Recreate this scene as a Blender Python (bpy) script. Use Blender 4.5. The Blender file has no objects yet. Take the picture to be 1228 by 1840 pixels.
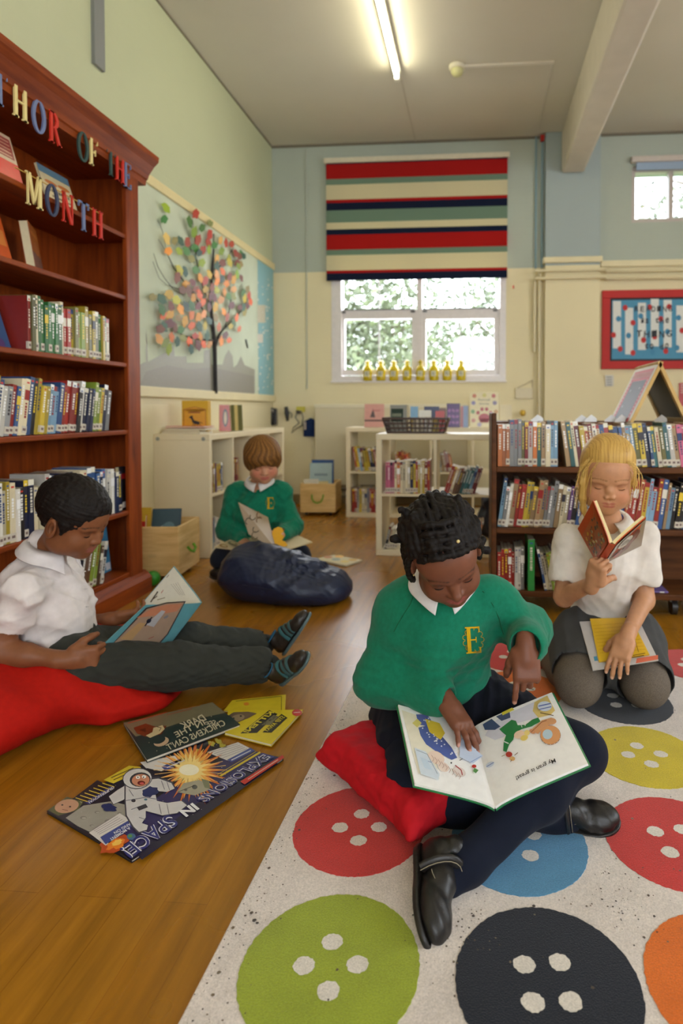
import bpy, bmesh, math, random, mathutils.geometry
import numpy as np
from mathutils import Vector, Matrix, Euler
random.seed(7); np.random.seed(7)
S = bpy.context.scene
COL = S.collection
# ---------------------------------------------------------------- camera
CAMH = 0.94; YAW = math.radians(4.8); PIT = math.radians(1.5); FPX = 1100.0; PCX, PCY = 766.0, 765.0
cam_d = bpy.data.cameras.new('camera'); cam = bpy.data.objects.new('camera', cam_d); COL.objects.link(cam)
cam.location = (0, 0, CAMH); cam.rotation_euler = (math.pi/2 - PIT, 0, YAW)
cam_d.sensor_fit = 'AUTO'; cam_d.sensor_width = 36; cam_d.lens = FPX*36/1840
cam_d.shift_x = (614-PCX)/1840; cam_d.shift_y = (PCY-920)/1840
cam_d.clip_start = .02; cam_d.clip_end = 200
cam_d.dof.use_dof = True; cam_d.dof.focus_distance = 1.42; cam_d.dof.aperture_fstop = 2.8
S.camera = cam
S.view_settings.view_transform = 'Standard'; S.view_settings.look = 'None'
S.view_settings.gamma = 1; S.view_settings.use_curve_mapping = False
S.view_settings.exposure = -0.6
# ---------------------------------------------------------------- world + lights
W = bpy.data.worlds.new('sky'); S.world = W; W.use_nodes = True
nt = W.node_tree; bg = nt.nodes['Background']; bg.inputs[1].default_value = 10.0
bg.inputs[0].default_value = (.86, .93, 1, 1)
def area(name, loc, rot, sx, sy, power, col):
    l = bpy.data.lights.new(name, 'AREA'); l.shape = 'RECTANGLE'; l.size = sx; l.size_y = sy
    l.energy = power; l.color = col
    o = bpy.data.objects.new(name, l); COL.objects.link(o); o.location = loc; o.rotation_euler = rot; return o
area('daylight_window_back', (-.59, 6.3, 1.8), (math.pi/2, 0, math.pi), 1.7, 1.1, 75, (.90, .93, 1))
area('daylight_window_right', (4.3, 1.2, 1.9), (0, math.pi/2, 0), 1.7, 3.2, 16, (.90, .94, 1))  # added lamp, lights the front from an unseen opening on the right
area('daylight_window_rear', (1.2, -2.8, 1.9), (-math.pi/2, 0, math.pi), 3.4, 1.6, 25, (.93, .95, 1))  # added lamp behind the camera, at an unseen opening
# ---------------------------------------------------------------- pixel helpers (photo pixel -> point of a plane)
Fh = np.array([-math.sin(YAW), math.cos(YAW), 0]); Rv = np.array([math.cos(YAW), math.sin(YAW), 0])
Fv = Fh*math.cos(PIT)+np.array([0, 0, -math.sin(PIT)]); Uv = np.cross(Rv, Fv); Cv = np.array([0, 0, CAMH])
def ray(px, py): return Fv+Rv*(px-PCX)/FPX-Uv*(py-PCY)/FPX
def PY(px, py, y): d = ray(px, py); return Cv+d*y/d[1]
def PX(px, py, x): d = ray(px, py); return Cv+d*x/d[0]
def PZ(px, py, z=0): d = ray(px, py); return Cv+d*(z-CAMH)/d[2]
# ---------------------------------------------------------------- colours and materials
def lin(c):
    return tuple(((v/255)/12.92 if v/255 <= .04045 else ((v/255+.055)/1.055)**2.4) for v in c)
MATS = {}
def base_mat(name, rough=.6, spec=.4):
    m = bpy.data.materials.new(name); m.use_nodes = True; n = m.node_tree
    b = n.nodes['Principled BSDF']; b.inputs['Roughness'].default_value = rough
    b.inputs['Specular IOR Level'].default_value = spec
    return m, n, b
def noise(n, scale, detail=4, coord='Object', stretch=None, rough=.5):
    tc = n.nodes.new('ShaderNodeTexCoord'); mp = n.nodes.new('ShaderNodeMapping')
    if stretch: mp.inputs['Scale'].default_value = stretch
    nz = n.nodes.new('ShaderNodeTexNoise'); nz.inputs['Scale'].default_value = scale; nz.inputs['Detail'].default_value = detail
    nz.inputs['Roughness'].default_value = rough
    n.links.new(tc.outputs[coord], mp.inputs[0]); n.links.new(mp.outputs[0], nz.inputs['Vector']); return nz
def bump(n, b, src, strength, dist=.002):
    bp = n.nodes.new('ShaderNodeBump'); bp.inputs['Strength'].default_value = strength; bp.inputs['Distance'].default_value = dist
    n.links.new(src, bp.inputs['Height']); n.links.new(bp.outputs[0], b.inputs['Normal']); return bp
def mulcol(n, b, csock, nz, lo, hi):
    mr = n.nodes.new('ShaderNodeMapRange'); mr.inputs[1].default_value = .3; mr.inputs[2].default_value = .7
    mr.inputs[3].default_value = lo; mr.inputs[4].default_value = hi
    n.links.new(nz.outputs[0], mr.inputs[0])
    vm = n.nodes.new('ShaderNodeVectorMath'); vm.operation = 'SCALE'
    n.links.new(csock, vm.inputs[0]); n.links.new(mr.outputs[0], vm.inputs['Scale'])
    n.links.new(vm.outputs[0], b.inputs['Base Color'])
def painted(name, rough=.6, spec=.3, nscale=0, lo=.9, hi=1.1, bmp=0, bscale=200, stretch=None, sheen=0, coat=0, dist=.001):
    """colour comes from the mesh's own face colours ('Col')"""
    m, n, b = base_mat(name, rough, spec)
    at = n.nodes.new('ShaderNodeAttribute'); at.attribute_name = 'Col'
    if nscale: mulcol(n, b, at.outputs['Color'], noise(n, nscale, 5, stretch=stretch), lo, hi)
    else: n.links.new(at.outputs['Color'], b.inputs['Base Color'])
    if bmp: bump(n, b, noise(n, bscale, 3, stretch=stretch).outputs[0], bmp, dist)
    if sheen: b.inputs['Sheen Weight'].default_value = sheen; b.inputs['Sheen Roughness'].default_value = .5
    if coat: b.inputs['Coat Weight'].default_value = coat; b.inputs['Coat Roughness'].default_value = .25
    return m
M_PAPER = painted('paper_print', .5, .35, 60, .97, 1.03)
M_GLOSSP = painted('glossy_cover_print', .28, .5, 40, .95, 1.04, coat=.2)
M_PLAST = painted('plastic', .35, .5, 30, .96, 1.04)
M_PAINT = painted('painted_surface', .55, .35, 8, .96, 1.03, .15, 90)
M_LAM = painted('white_laminate', .38, .45, 4, .97, 1.02)
M_METAL = painted('painted_metal', .4, .5)
M_CLOTH = painted('woven_cloth', .9, .15, 25, .9, 1.08, .5, 900, sheen=.04)
M_FLEECE = painted('sweatshirt_fleece', .95, .1, 90, .88, 1.1, .5, 700, sheen=.12)
M_SKIN = painted('skin', .48, .35, 60, .93, 1.06, .12, 350)
M_HAIR = painted('hair', .62, .2, 150, .75, 1.25, .5, 300)
M_HAIRF = painted('fine_hair', .5, .3, 0, bmp=.25, bscale=420)
M_LEATHER = painted('leather', .38, .5, 60, .8, 1.2, .4, 500)
M_WALL = None
def wood(name, c1, c2, scale=3, stretch=(8, 1, 8), rough=.5, spec=.22, knots=True):
    m, n, b = base_mat(name, rough, spec)
    nz = noise(n, scale, 6, stretch=stretch, rough=.6)
    cr = n.nodes.new('ShaderNodeValToRGB'); cr.color_ramp.elements[0].position = .32; cr.color_ramp.elements[1].position = .68
    cr.color_ramp.elements[0].color = (*lin(c1), 1); cr.color_ramp.elements[1].color = (*lin(c2), 1)
    n.links.new(nz.outputs[0], cr.inputs[0]); last = cr.outputs[0]
    if knots:
        vo = n.nodes.new('ShaderNodeTexVoronoi'); vo.inputs['Scale'].default_value = 3.2
        tc = n.nodes.new('ShaderNodeTexCoord'); mp = n.nodes.new('ShaderNodeMapping'); mp.inputs['Scale'].default_value = tuple(.5*s if s < 2 else s*.16 for s in stretch)
        n.links.new(tc.outputs['Object'], mp.inputs[0]); n.links.new(mp.outputs[0], vo.inputs['Vector'])
        mr = n.nodes.new('ShaderNodeMapRange'); mr.inputs[1].default_value = .03; mr.inputs[2].default_value = .13; mr.inputs[3].default_value = .45; mr.inputs[4].default_value = 1
        n.links.new(vo.outputs['Distance'], mr.inputs[0])
        vm = n.nodes.new('ShaderNodeVectorMath'); vm.operation = 'SCALE'
        n.links.new(last, vm.inputs[0]); n.links.new(mr.outputs[0], vm.inputs['Scale']); last = vm.outputs[0]
    n.links.new(last, b.inputs['Base Color']); bump(n, b, nz.outputs[0], .12)
    return m
M_PINE = wood('stained_pine', (108, 42, 8), (146, 66, 16), stretch=(9, 9, 1.0))
M_PINEH = wood('stained_pine_shelf', (108, 42, 8), (146, 66, 16), stretch=(9, 1, 9))
M_CRATE = wood('raw_pine', (205, 165, 100), (232, 198, 136), stretch=(1.5, 1.5, 12), knots=True)
M_TROL = wood('dark_teak', (74, 42, 18), (108, 64, 30), stretch=(1, 9, 9), knots=False)
M_EASEL = wood('easel_pine', (196, 160, 96), (218, 184, 122), stretch=(9, 9, 1), knots=False)
# ---------------------------------------------------------------- mesh gatherer
def I4(): return np.eye(4)
def TR(x=0, y=0, z=0): m = np.eye(4); m[:3, 3] = (x, y, z); return m
def RO(axis, deg):
    return np.array(Matrix.Rotation(math.radians(deg), 4, axis))
def FRAME(o, ux, uy, uz=None):
    """4x4 from an origin and two (three) axes, kept at unit length"""
    ux = np.array(ux, float); ux /= np.linalg.norm(ux); uy = np.array(uy, float)
    uz = np.cross(ux, uy); uz /= np.linalg.norm(uz); uy = np.cross(uz, ux)
    m = np.eye(4); m[:3, 0] = ux; m[:3, 1] = uy; m[:3, 2] = uz; m[:3, 3] = o; return m
class G:
    def __init__(s, col=(200, 200, 200), m=None):
        s.v = []; s.f = []; s.c = []; s.sm = []; s.col = col; s.m = np.eye(4) if m is None else m
    def add(s, vs, fs, col=None, smooth=False):
        o = len(s.v); vs = np.asarray(vs, float).reshape(-1, 3)
        vs = vs @ s.m[:3, :3].T + s.m[:3, 3]
        s.v.extend(map(tuple, vs)); cc = col or s.col
        for f in fs: s.f.append(tuple(i+o for i in f)); s.c.append(cc); s.sm.append(smooth)
    def box(s, x0, x1, y0, y1, z0, z1, col=None):
        vs = [(x, y, z) for x in (x0, x1) for y in (y0, y1) for z in (z0, z1)]
        s.add(vs, [(0, 1, 3, 2), (4, 6, 7, 5), (0, 4, 5, 1), (2, 3, 7, 6), (0, 2, 6, 4), (1, 5, 7, 3)], col); return s
    def rbox(s, x0, x1, y0, y1, z0, z1, r=.004, col=None):
        """box with all edges chamfered"""
        bm = bmesh.new(); bmesh.ops.create_cube(bm, size=1)
        for v in bm.verts: v.co = ((x0+x1)/2+v.co.x*(x1-x0), (y0+y1)/2+v.co.y*(y1-y0), (z0+z1)/2+v.co.z*(z1-z0))
        r = min(r, .45*min(abs(x1-x0), abs(y1-y0), abs(z1-z0)))
        bmesh.ops.bevel(bm, geom=bm.edges[:], offset=r, segments=2, affect='EDGES', profile=.5)
        s.add([v.co[:] for v in bm.verts], [[v.index for v in f.verts] for f in bm.faces], col); bm.free(); return s
    def prism(s, pts, y0, y1, col=None, plane='xz', smooth=False):
        """closed outline extruded; plane 'xz' -> along y, 'xy' -> along z, 'yz' -> along x"""
        n = len(pts)
        mk = {'xz': lambda p, t: (p[0], t, p[1]), 'xy': lambda p, t: (p[0], p[1], t), 'yz': lambda p, t: (t, p[0], p[1])}[plane]
        vs = [mk(p, y0) for p in pts]+[mk(p, y1) for p in pts]
        s.add(vs, [tuple(range(n)), tuple(range(2*n-1, n-1, -1))], col)
        s.add(vs, [(i, i+n, (i+1) % n+n, (i+1) % n) for i in range(n)], col, smooth); return s
    def tube(s, path, r, k=10, col=None, closed=False, flat=1):
        P = [np.array(p, float) for p in path]; n = len(P); rr = r if hasattr(r, '__len__') else [r]*n
        up = np.array([0, 0, 1.]); vs = []; N = None
        for i in range(n):
            if closed: t = P[(i+1) % n]-P[i-1]
            else: t = P[min(i+1, n-1)]-P[max(i-1, 0)]
            t /= np.linalg.norm(t)+1e-12
            if N is None: N = np.cross(t, up) if abs(t[2]) < .95 else np.cross(t, (1, 0, 0))
            N = N-t*(N@t); N /= np.linalg.norm(N)+1e-12; B = np.cross(t, N)
            for j in range(k):
                a = 2*math.pi*j/k; vs.append(P[i]+N*math.cos(a)*rr[i]+B*math.sin(a)*rr[i]*flat)
        fs = []
        for i in range(n if closed else n-1):
            a = i*k; b = ((i+1) % n)*k
            for j in range(k): fs.append((a+j, a+(j+1) % k, b+(j+1) % k, b+j))
        s.add(vs, fs, col, True)
        if not closed: s.add(vs, [tuple(range(k-1, -1, -1)), tuple(range((n-1)*k, n*k))], col)
        return s
    def lathe(s, prof, k=24, col=None, c=(0, 0, 0)):
        vs = []; n = len(prof)
        for (r, z) in prof:
            for j in range(k): a = 2*math.pi*j/k; vs.append((c[0]+max(r, 1e-5)*math.cos(a), c[1]+max(r, 1e-5)*math.sin(a), c[2]+z))
        fs = [(i*k+j, i*k+(j+1) % k, (i+1)*k+(j+1) % k, (i+1)*k+j) for i in range(n-1) for j in range(k)]
        s.add(vs, fs, col, True); s.add(vs, [tuple(range(k-1, -1, -1)), tuple(range((n-1)*k, n*k))], col); return s
    def cyl(s, c, r, h, axis='z', k=20, col=None):
        mm = s.m; s.m = mm @ TR(*c) @ {'z': np.eye(4), 'x': RO('Y', 90), 'y': RO('X', -90)}[axis]
        s.lathe([(r, 0), (r, h)], k, col); s.m = mm; return s
    def grid(s, fn, nu, nv, col=None, smooth=True, thick=None):
        vs = [fn(i/nu, j/nv) for i in range(nu+1) for j in range(nv+1)]
        fs = [(i*(nv+1)+j, (i+1)*(nv+1)+j, (i+1)*(nv+1)+j+1, i*(nv+1)+j+1) for i in range(nu) for j in range(nv)]
        s.add(vs, fs, col, smooth); return s
    def build(s, name, mat, parent=None, loc=None):
        me = bpy.data.meshes.new(name); v = np.array(s.v, float)
        if loc is not None: v = v-np.array(loc)
        me.from_pydata(v.tolist(), [], s.f); me.update()
        ca = me.color_attributes.new('Col', 'FLOAT_COLOR', 'CORNER')
        cols = []; cache = {}
        for f, c in zip(s.f, s.c):
            if c not in cache: cache[c] = (*lin(c), 1.0)
            cols.extend(cache[c]*len(f))
        ca.data.foreach_set('color', cols)
        me.polygons.foreach_set('use_smooth', s.sm)
        o = bpy.data.objects.new(name, me); COL.objects.link(o); me.materials.append(mat)
        if loc is not None: o.location = loc
        if parent is not None: o.parent = parent
        return o
def tag(o, label=None, cat=None, group=None, kind=None):
    if label: o['label'] = label
    if cat: o['category'] = cat
    if group: o['group'] = group
    if kind: o['kind'] = kind
    return o
def thing(name, label, cat, loc=(0, 0, 0), rz=0, group=None):
    o = bpy.data.objects.new(name, None); COL.objects.link(o); o.location = loc; o.rotation_euler = (0, 0, rz)
    o.empty_display_size = .05
    return tag(o, label, cat, group)
def struct(name, g, mat): return tag(g.build(name, mat), kind='structure')
def world_mat(o, m): o.matrix_world = Matrix(m.tolist()); return o
def copy_tree(o, parent=None):
    c = o.copy(); COL.objects.link(c)
    if parent is not None: c.parent = parent
    for ch in list(o.children): copy_tree(ch, c)
    return c
# ---------------------------------------------------------------- flat printed art (real thin shapes on covers and signs)
_tc = {}
def text_polys(txt, bold=0, spacing=1):
    k = (txt, bold, spacing)
    if k in _tc: return _tc[k]
    cu = bpy.data.curves.new('t', 'FONT'); cu.body = txt; cu.size = 1; cu.offset = bold; cu.resolution_u = 3; cu.space_character = spacing
    ob = bpy.data.objects.new('t', cu); COL.objects.link(ob)
    dg = bpy.context.evaluated_depsgraph_get(); me = bpy.data.meshes.new_from_object(ob.evaluated_get(dg))
    vs = np.array([v.co[:2] for v in me.vertices]) if len(me.vertices) else np.zeros((0, 2)); fs = [tuple(p.vertices) for p in me.polygons]
    bpy.data.objects.remove(ob); bpy.data.curves.remove(cu); bpy.data.meshes.remove(me)
    if len(vs): vs = vs-vs.min(0); w = vs.max(0)
    else: w = np.array([1, 1])
    _tc[k] = (vs, fs, w); return _tc[k]
class Art:
    """draws in u,v (metres) on a frame fn(u,v)->point; every layer sits .15 mm above the last"""
    def __init__(s, g, fn, nrm=None, eps=.00018):
        s.g = g; s.fn = fn; s.L = 0; s.eps = eps
    def pt(s, u, v, L):
        p = np.array(s.fn(u, v), float); h = 1e-3
        a = np.array(s.fn(u+h, v))-p; b = np.array(s.fn(u, v+h))-p; n = np.cross(a, b); n /= np.linalg.norm(n)+1e-15
        return p+n*s.eps*(L+1)
    def poly(s, pts, col, L=None):
        if L is None: s.L += .5; L = s.L
        s.g.add([s.pt(u, v, L) for u, v in pts], [tuple(range(len(pts)))], col); return s
    def rect(s, u0, v0, u1, v1, col, L=None): return s.poly([(u0, v0), (u1, v0), (u1, v1), (u0, v1)], col, L)
    def ell(s, u, v, a, b, col, rot=0, L=None, k=18, jag=0):
        ca, sa = math.cos(rot), math.sin(rot); pts = []
        for i in range(k):
            t = 2*math.pi*i/k; r = 1+jag*random.uniform(-1, 1); x, y = a*r*math.cos(t), b*r*math.sin(t); pts.append((u+x*ca-y*sa, v+x*sa+y*ca))
        return s.poly(pts, col, L)
    def star(s, u, v, r1, r2, n, col, L=None):
        pts = []
        for i in range(2*n):
            t = math.pi*i/n; r = (r1*random.uniform(.8, 1.1) if i % 2 == 0 else r2); pts.append((u+r*math.cos(t), v+r*math.sin(t)))
        if L is None: s.L += .5; L = s.L
        c = s.pt(u, v, L); vs = [c]+[s.pt(a, b, L) for a, b in pts]; m = len(pts)
        s.g.add(vs, [(0, i+1, (i+1) % m+1) for i in range(m)], col); return s
    def line(s, pts, w, col, L=None):
        if L is None: s.L += .5; L = s.L
        for (a, b), (c, d) in zip(pts[:-1], pts[1:]):
            dx, dy = c-a, d-b; q = math.hypot(dx, dy)+1e-9; nx, ny = -dy/q*w/2, dx/q*w/2
            s.poly([(a-nx, b-ny), (c-nx, d-ny), (c+nx, d+ny), (a+nx, b+ny)], col, L)
        return s
    def text(s, txt, u, v, h, col, w=None, rot=0, bold=0, L=None, skew=0, center=False):
        vs, fs, sz = text_polys(txt, bold)
        if L is None: s.L += .5; L = s.L
        sy = h/max(sz[1], .01); sx = sy if w is None else w/max(sz[0], .01); ca, sa = math.cos(rot), math.sin(rot); P = []
        off = sz[0]*sx/2 if center else 0
        for x, y in vs:
            a, b = x*sx+y*sy*skew-off, y*sy; P.append(s.pt(u+a*ca-b*sa, v+a*sa+b*ca, L))
        s.g.add(P, fs, col); return s
def flat(o, du, dv):
    o, du, dv = map(lambda q: np.array(q, float), (o, du, dv)); du = du/np.linalg.norm(du); dv = dv/np.linalg.norm(dv)
    return lambda u, v: o+du*u+dv*v
# serif capitals drawn as strokes in a 1 x 1.25 cell
def serif_letter(ch):
    """list of polygons (u,v); height 1"""
    t, n = .17, .06; P = []
    def R(a, b, c, d): P.append([(a, b), (c, b), (c, d), (a, d)])
    def stem(x, w=t): R(x, 0, x+w, 1); R(x-.07, 0, x+w+.07, .05); R(x-.07, .95, x+w+.07, 1)
    def arc(cx, cy, rx, ry, a0, a1, w0, w1, k=14):
        o = []; i_ = []
        for j in range(k+1):
            a = math.radians(a0+(a1-a0)*j/k); ww = w0*abs(math.cos(a))+w1*abs(math.sin(a))
            o.append((cx+rx*math.cos(a), cy+ry*math.sin(a))); i_.append((cx+(rx-ww)*math.cos(a), cy+(ry-ww)*math.sin(a)))
        for j in range(k): P.append([o[j], o[j+1], i_[j+1], i_[j]])
    if ch == 'T': stem(.3); R(0, .93, .77, 1); R(0, .8, .05, .94); R(.72, .8, .77, .94)
    elif ch == 'H': stem(.07); stem(.6); R(.2, .47, .62, .53)
    elif ch == 'O': arc(.42, .5, .42, .52, 0, 360, t, n, 28)
    elif ch == 'E': stem(.07); R(.2, 0, .68, n); R(.2, 1-n, .66, 1); R(.2, .48, .5, .53); R(.63, 0, .68, .22); R(.61, .8, .66, 1); R(.46, .4, .5, .61)
    elif ch == 'F': stem(.07); R(.2, 1-n, .66, 1); R(.2, .46, .5, .51); R(.61, .8, .66, 1); R(.46, .38, .5, .6)
    elif ch == 'R': stem(.07); arc(.3, .74, .33, .26, -90, 90, t, n); R(.2, .95, .32, 1); R(.2, .48, .32, .53); P.append([(.32, .5), (.48, .5), (.78, 0), (.6, 0)]); R(.6, 0, .82, .05)
    elif ch == 'M': R(.07, 0, .13, 1); R(.0, 0, .22, .05); R(-.02, .95, .15, 1); P.append([(.07, 1), (.26, 1), (.52, .08), (.42, .08)]); P.append([(.42, .08), (.5, .08), (.8, 1), (.7, 1)]); R(.72, 0, .9, 1); R(.65, 0, .97, .05); R(.75, .95, .97, 1)
    elif ch == 'N': R(.08, 0, .14, 1); R(0, 0, .22, .05); P.append([(.02, 1), (.22, 1), (.74, 0), (.6, 0)]); R(.68, 0, .74, 1); R(.6, .95, .82, 1)
    return P
# ================================================================ ROOM
LX, BY, CZ, RX, RY0 = -2.05, 6.02, 3.56, 4.5, -3.0
CREAM = (226, 214, 176); BLUE = (172, 180, 168); WHITE = (226, 222, 208)
def wall_mat(name, brick):
    m = painted(name, .6, .3, 1.5, .97, 1.03)
    n = m.node_tree; b = n.nodes['Principled BSDF']
    nz = noise(n, 40, 3)
    if brick:
        tc = n.nodes.new('ShaderNodeTexCoord'); mp = n.nodes.new('ShaderNodeMapping')
        mp.inputs['Rotation'].default_value = (math.pi/2, 0, 0) if brick == 'y' else (math.pi/2, 0, math.pi/2)
        br = n.nodes.new('ShaderNodeTexBrick'); br.inputs['Scale'].default_value = 1; br.inputs['Brick Width'].default_value = .225
        br.inputs['Row Height'].default_value = .075; br.inputs['Mortar Size'].default_value = .006; br.inputs['Mortar Smooth'].default_value = .6
        br.inputs['Color1'].default_value = (1, 1, 1, 1); br.inputs['Color2'].default_value = (.9, .9, .9, 1); br.inputs['Mortar'].default_value = (0, 0, 0, 1)
        sx = n.nodes.new('ShaderNodeSeparateXYZ'); cb = n.nodes.new('ShaderNodeCombineXYZ')
        n.links.new(tc.outputs['Object'], sx.inputs[0]); n.links.new(sx.outputs['X' if brick == 'y' else 'Y'], cb.inputs[0]); n.links.new(sx.outputs['Z'], cb.inputs[1])
        n.links.new(cb.outputs[0], br.inputs['Vector'])
        bump(n, b, br.outputs['Color'], .22, .003)
    else: bump(n, b, nz.outputs[0], .15, .002)
    return m
MW_B = wall_mat('painted_brick_back', 'y'); MW_L = wall_mat('painted_brick_left', 'x'); MW_P = wall_mat('painted_plaster', None)
# floor
m, n, b = base_mat('oak_laminate', .3, .55)
tc = n.nodes.new('ShaderNodeTexCoord'); sx = n.nodes.new('ShaderNodeSeparateXYZ'); cb = n.nodes.new('ShaderNodeCombineXYZ')
n.links.new(tc.outputs['Object'], sx.inputs[0]); n.links.new(sx.outputs['Y'], cb.inputs[0]); n.links.new(sx.outputs['X'], cb.inputs[1])
br = n.nodes.new('ShaderNodeTexBrick'); br.inputs['Scale'].default_value = 1; br.inputs['Brick Width'].default_value = 1.1; br.inputs['Row Height'].default_value = .085
br.inputs['Mortar Size'].default_value = .0008; br.offset = .37; br.inputs['Color1'].default_value = (*lin((152, 100, 20)), 1); br.inputs['Color2'].default_value = (*lin((160, 108, 26)), 1); br.inputs['Mortar'].default_value = (*lin((138, 88, 18)), 1)
n.links.new(cb.outputs[0], br.inputs['Vector'])
nz = noise(n, 2.2, 7, stretch=(14, 1.2, 1), rough=.62); nz2 = noise(n, 1.2, 3)
mulcol(n, b, br.outputs['Color'], nz, .72, 1.2)
mr = n.nodes.new('ShaderNodeMapRange'); mr.inputs[3].default_value = .20; mr.inputs[4].default_value = .34
n.links.new(nz2.outputs[0], mr.inputs[0]); n.links.new(mr.outputs[0], b.inputs['Roughness']); bump(n, b, nz.outputs[0], .06)
M_FLOOR = m
g = G(); g.box(LX-.2, RX+.2, RY0-.2, BY+.2, -.1, 0); struct('floor', g, M_FLOOR)
M_CEIL = painted('ceiling_paint', .8, .2, 1.2, .95, 1.03)
g = G((205, 200, 186)); g.box(LX-.2, RX+.2, RY0-.2, BY+.2, CZ, CZ+.1); struct('ceiling', g, M_CEIL)
DADO = 2.31
def wall_y(y0, y1, xs, zs, holes, name, mat):
    g = G()
    for i in range(len(xs)-1):
        for j in range(len(zs)-1):
            cx, cz = (xs[i]+xs[i+1])/2, (zs[j]+zs[j+1])/2
            if any(a < cx < b and c < cz < d for a, b, c, d in holes): continue
            g.box(xs[i], xs[i+1], y0, y1, zs[j], zs[j+1], CREAM if cz < DADO else BLUE)
    return struct(name, g, mat)
W1 = (-1.45, .275, 1.22, 3.28); W2 = (1.46, 2.5, 2.72, 3.25)
wall_y(BY, BY+.3, [LX-.2, W1[0], W1[1], W2[0], W2[1], RX+.2], [0, W1[2], DADO, W2[2], W2[3], W1[3], CZ], [W1, W2], 'wall_back', MW_B)
g = G(); g.box(LX-.2, LX, RY0, BY, 0, DADO, (222, 210, 172)); g.box(LX-.2, LX, RY0, BY, DADO, CZ, (190, 194, 160)); struct('wall_left', g, MW_L)
# unseen right and rear walls, with openings added to let daylight in
g = G()
for y0, y1, z0, z1 in [(RY0, -.5, 0, CZ), (2.9, BY, 0, CZ), (-.5, 2.9, 0, 1.0), (-.5, 2.9, 2.8, CZ)]: g.box(RX, RX+.2, y0, y1, z0, z1, CREAM)
struct('wall_right', g, MW_P)
g = G()
for x0, x1, z0, z1 in [(LX-.2, -.6, 0, CZ), (3, RX+.2, 0, CZ), (-.6, 3, 0, 1.0), (-.6, 3, 2.75, CZ)]: g.box(x0, x1, RY0-.2, RY0, z0, z1, CREAM)
struct('wall_rear', g, MW_P)
# beam and pillar, ledges
g = G((206, 198, 182)); g.rbox(.785, 1.0, RY0, 5.93, 3.17, CZ, .025); struct('trim_1', g, M_PAINT)
g = G(); g.box(.64, 1.15, 5.93, BY, 0, 2.31, CREAM); g.box(.64, 1.15, 5.93, BY, 2.31, CZ, (160, 172, 172)); struct('trim_2', g, MW_P)
g = G(CREAM); g.rbox(.62, 1.17, 5.90, BY-.001, 2.33, 2.385, .006); g.rbox(1.17, RX, 5.985, BY-.001, 2.30, 2.36, .006); struct('trim_3', g, M_PAINT)
g = G((214, 206, 182)); g.box(LX, LX+.012, 4, BY, 0, .1); struct('baseboard_left', g, M_PAINT)
g = G((150, 128, 84)); g.box(LX, .63, BY-.015, BY, 0, .09); g.box(1.15, RX, BY-.015, BY, 0, .09); struct('baseboard_back', g, M_PAINT)
g = G((120, 112, 96))
g.box(LX, .63, BY-.02, BY, CZ-.018, CZ); g.box(LX, LX+.01, 2, BY, CZ-.012, CZ); g.box(1.15, RX, BY-.02, BY, CZ-.02, CZ); struct('trim_4', g, M_PAINT)
g = G((190, 184, 168)); g.box(-.615, -.6, 4.9, BY-.02, CZ-.004, CZ); struct('trim_5', g, M_PAINT)
# wall pipes
def piping(label, paths, r, col, name='wall_pipe'):
    g = G(col)
    for p in paths: g.tube(p, r, 10)
    return tag(g.build(name, M_METAL), label, 'pipe')
piping('two cream pipes running level along the pillar and wall under the ledge', [[(.55, 5.90, 2.255), (1.2, 5.90, 2.255), (1.22, 5.99, 2.255), (2.6, 5.99, 2.255)], [(.55, 5.90, 2.185), (1.2, 5.90, 2.185), (1.22, 5.99, 2.185), (2.6, 5.99, 2.185)]], .014, (222, 210, 172))
piping('cream pipe dropping down the wall beside the pillar from the level pipes', [[(.59, 5.975, 2.255), (.59, 5.975, .1)], [(.545, 5.985, 2.185), (.545, 5.985, 1.5)]], .014, (216, 204, 168))
piping('blue painted cable conduit rising to the ceiling left of the pillar', [[(.555, 6.0, 2.3), (.555, 6.0, 3.55)], [(.612, 5.99, 2.3), (.612, 5.99, 3.55)]], .009, (128, 158, 170), 'cable_conduit')
piping('thin vertical conduit on the back wall near the left corner', [[(-1.70, 6.01, 1.15), (-1.70, 6.01, 3.5)]], .005, (176, 182, 170), 'cable_conduit')
g = G((214, 208, 194)); g.box(-.12, .57, 4.725, 4.755, CZ-.014, CZ); g.box(.555, .572, 4.755, 5.92, CZ-.012, CZ, (196, 190, 176))
tag(g.build('ceiling_conduit', M_METAL), 'white cable trunking on the ceiling from smoke detector to the back wall', 'conduit')
g = G((176, 40, 30)); g.box(.59, .625, 5.93, 5.97, 3.49, 3.54); tag(g.build('alarm_clip', M_PLAST), 'small red clip high on the wall beside the pillar', 'clip')
t = thing('smoke_detector', 'round white smoke detector on the ceiling beside the beam', 'smoke detector', (-.16, 4.74, CZ))
g = G((220, 214, 190)); g.lathe([(.062, 0), (.062, -.022), (.05, -.03)], 24); g.build('base', M_PLAST, t)
g = G((206, 204, 150)); g.lathe([(.045, -.03), (.046, -.05), (.035, -.07), (.012, -.078)], 24); g.build('sensor', M_PLAST, t)
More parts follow.
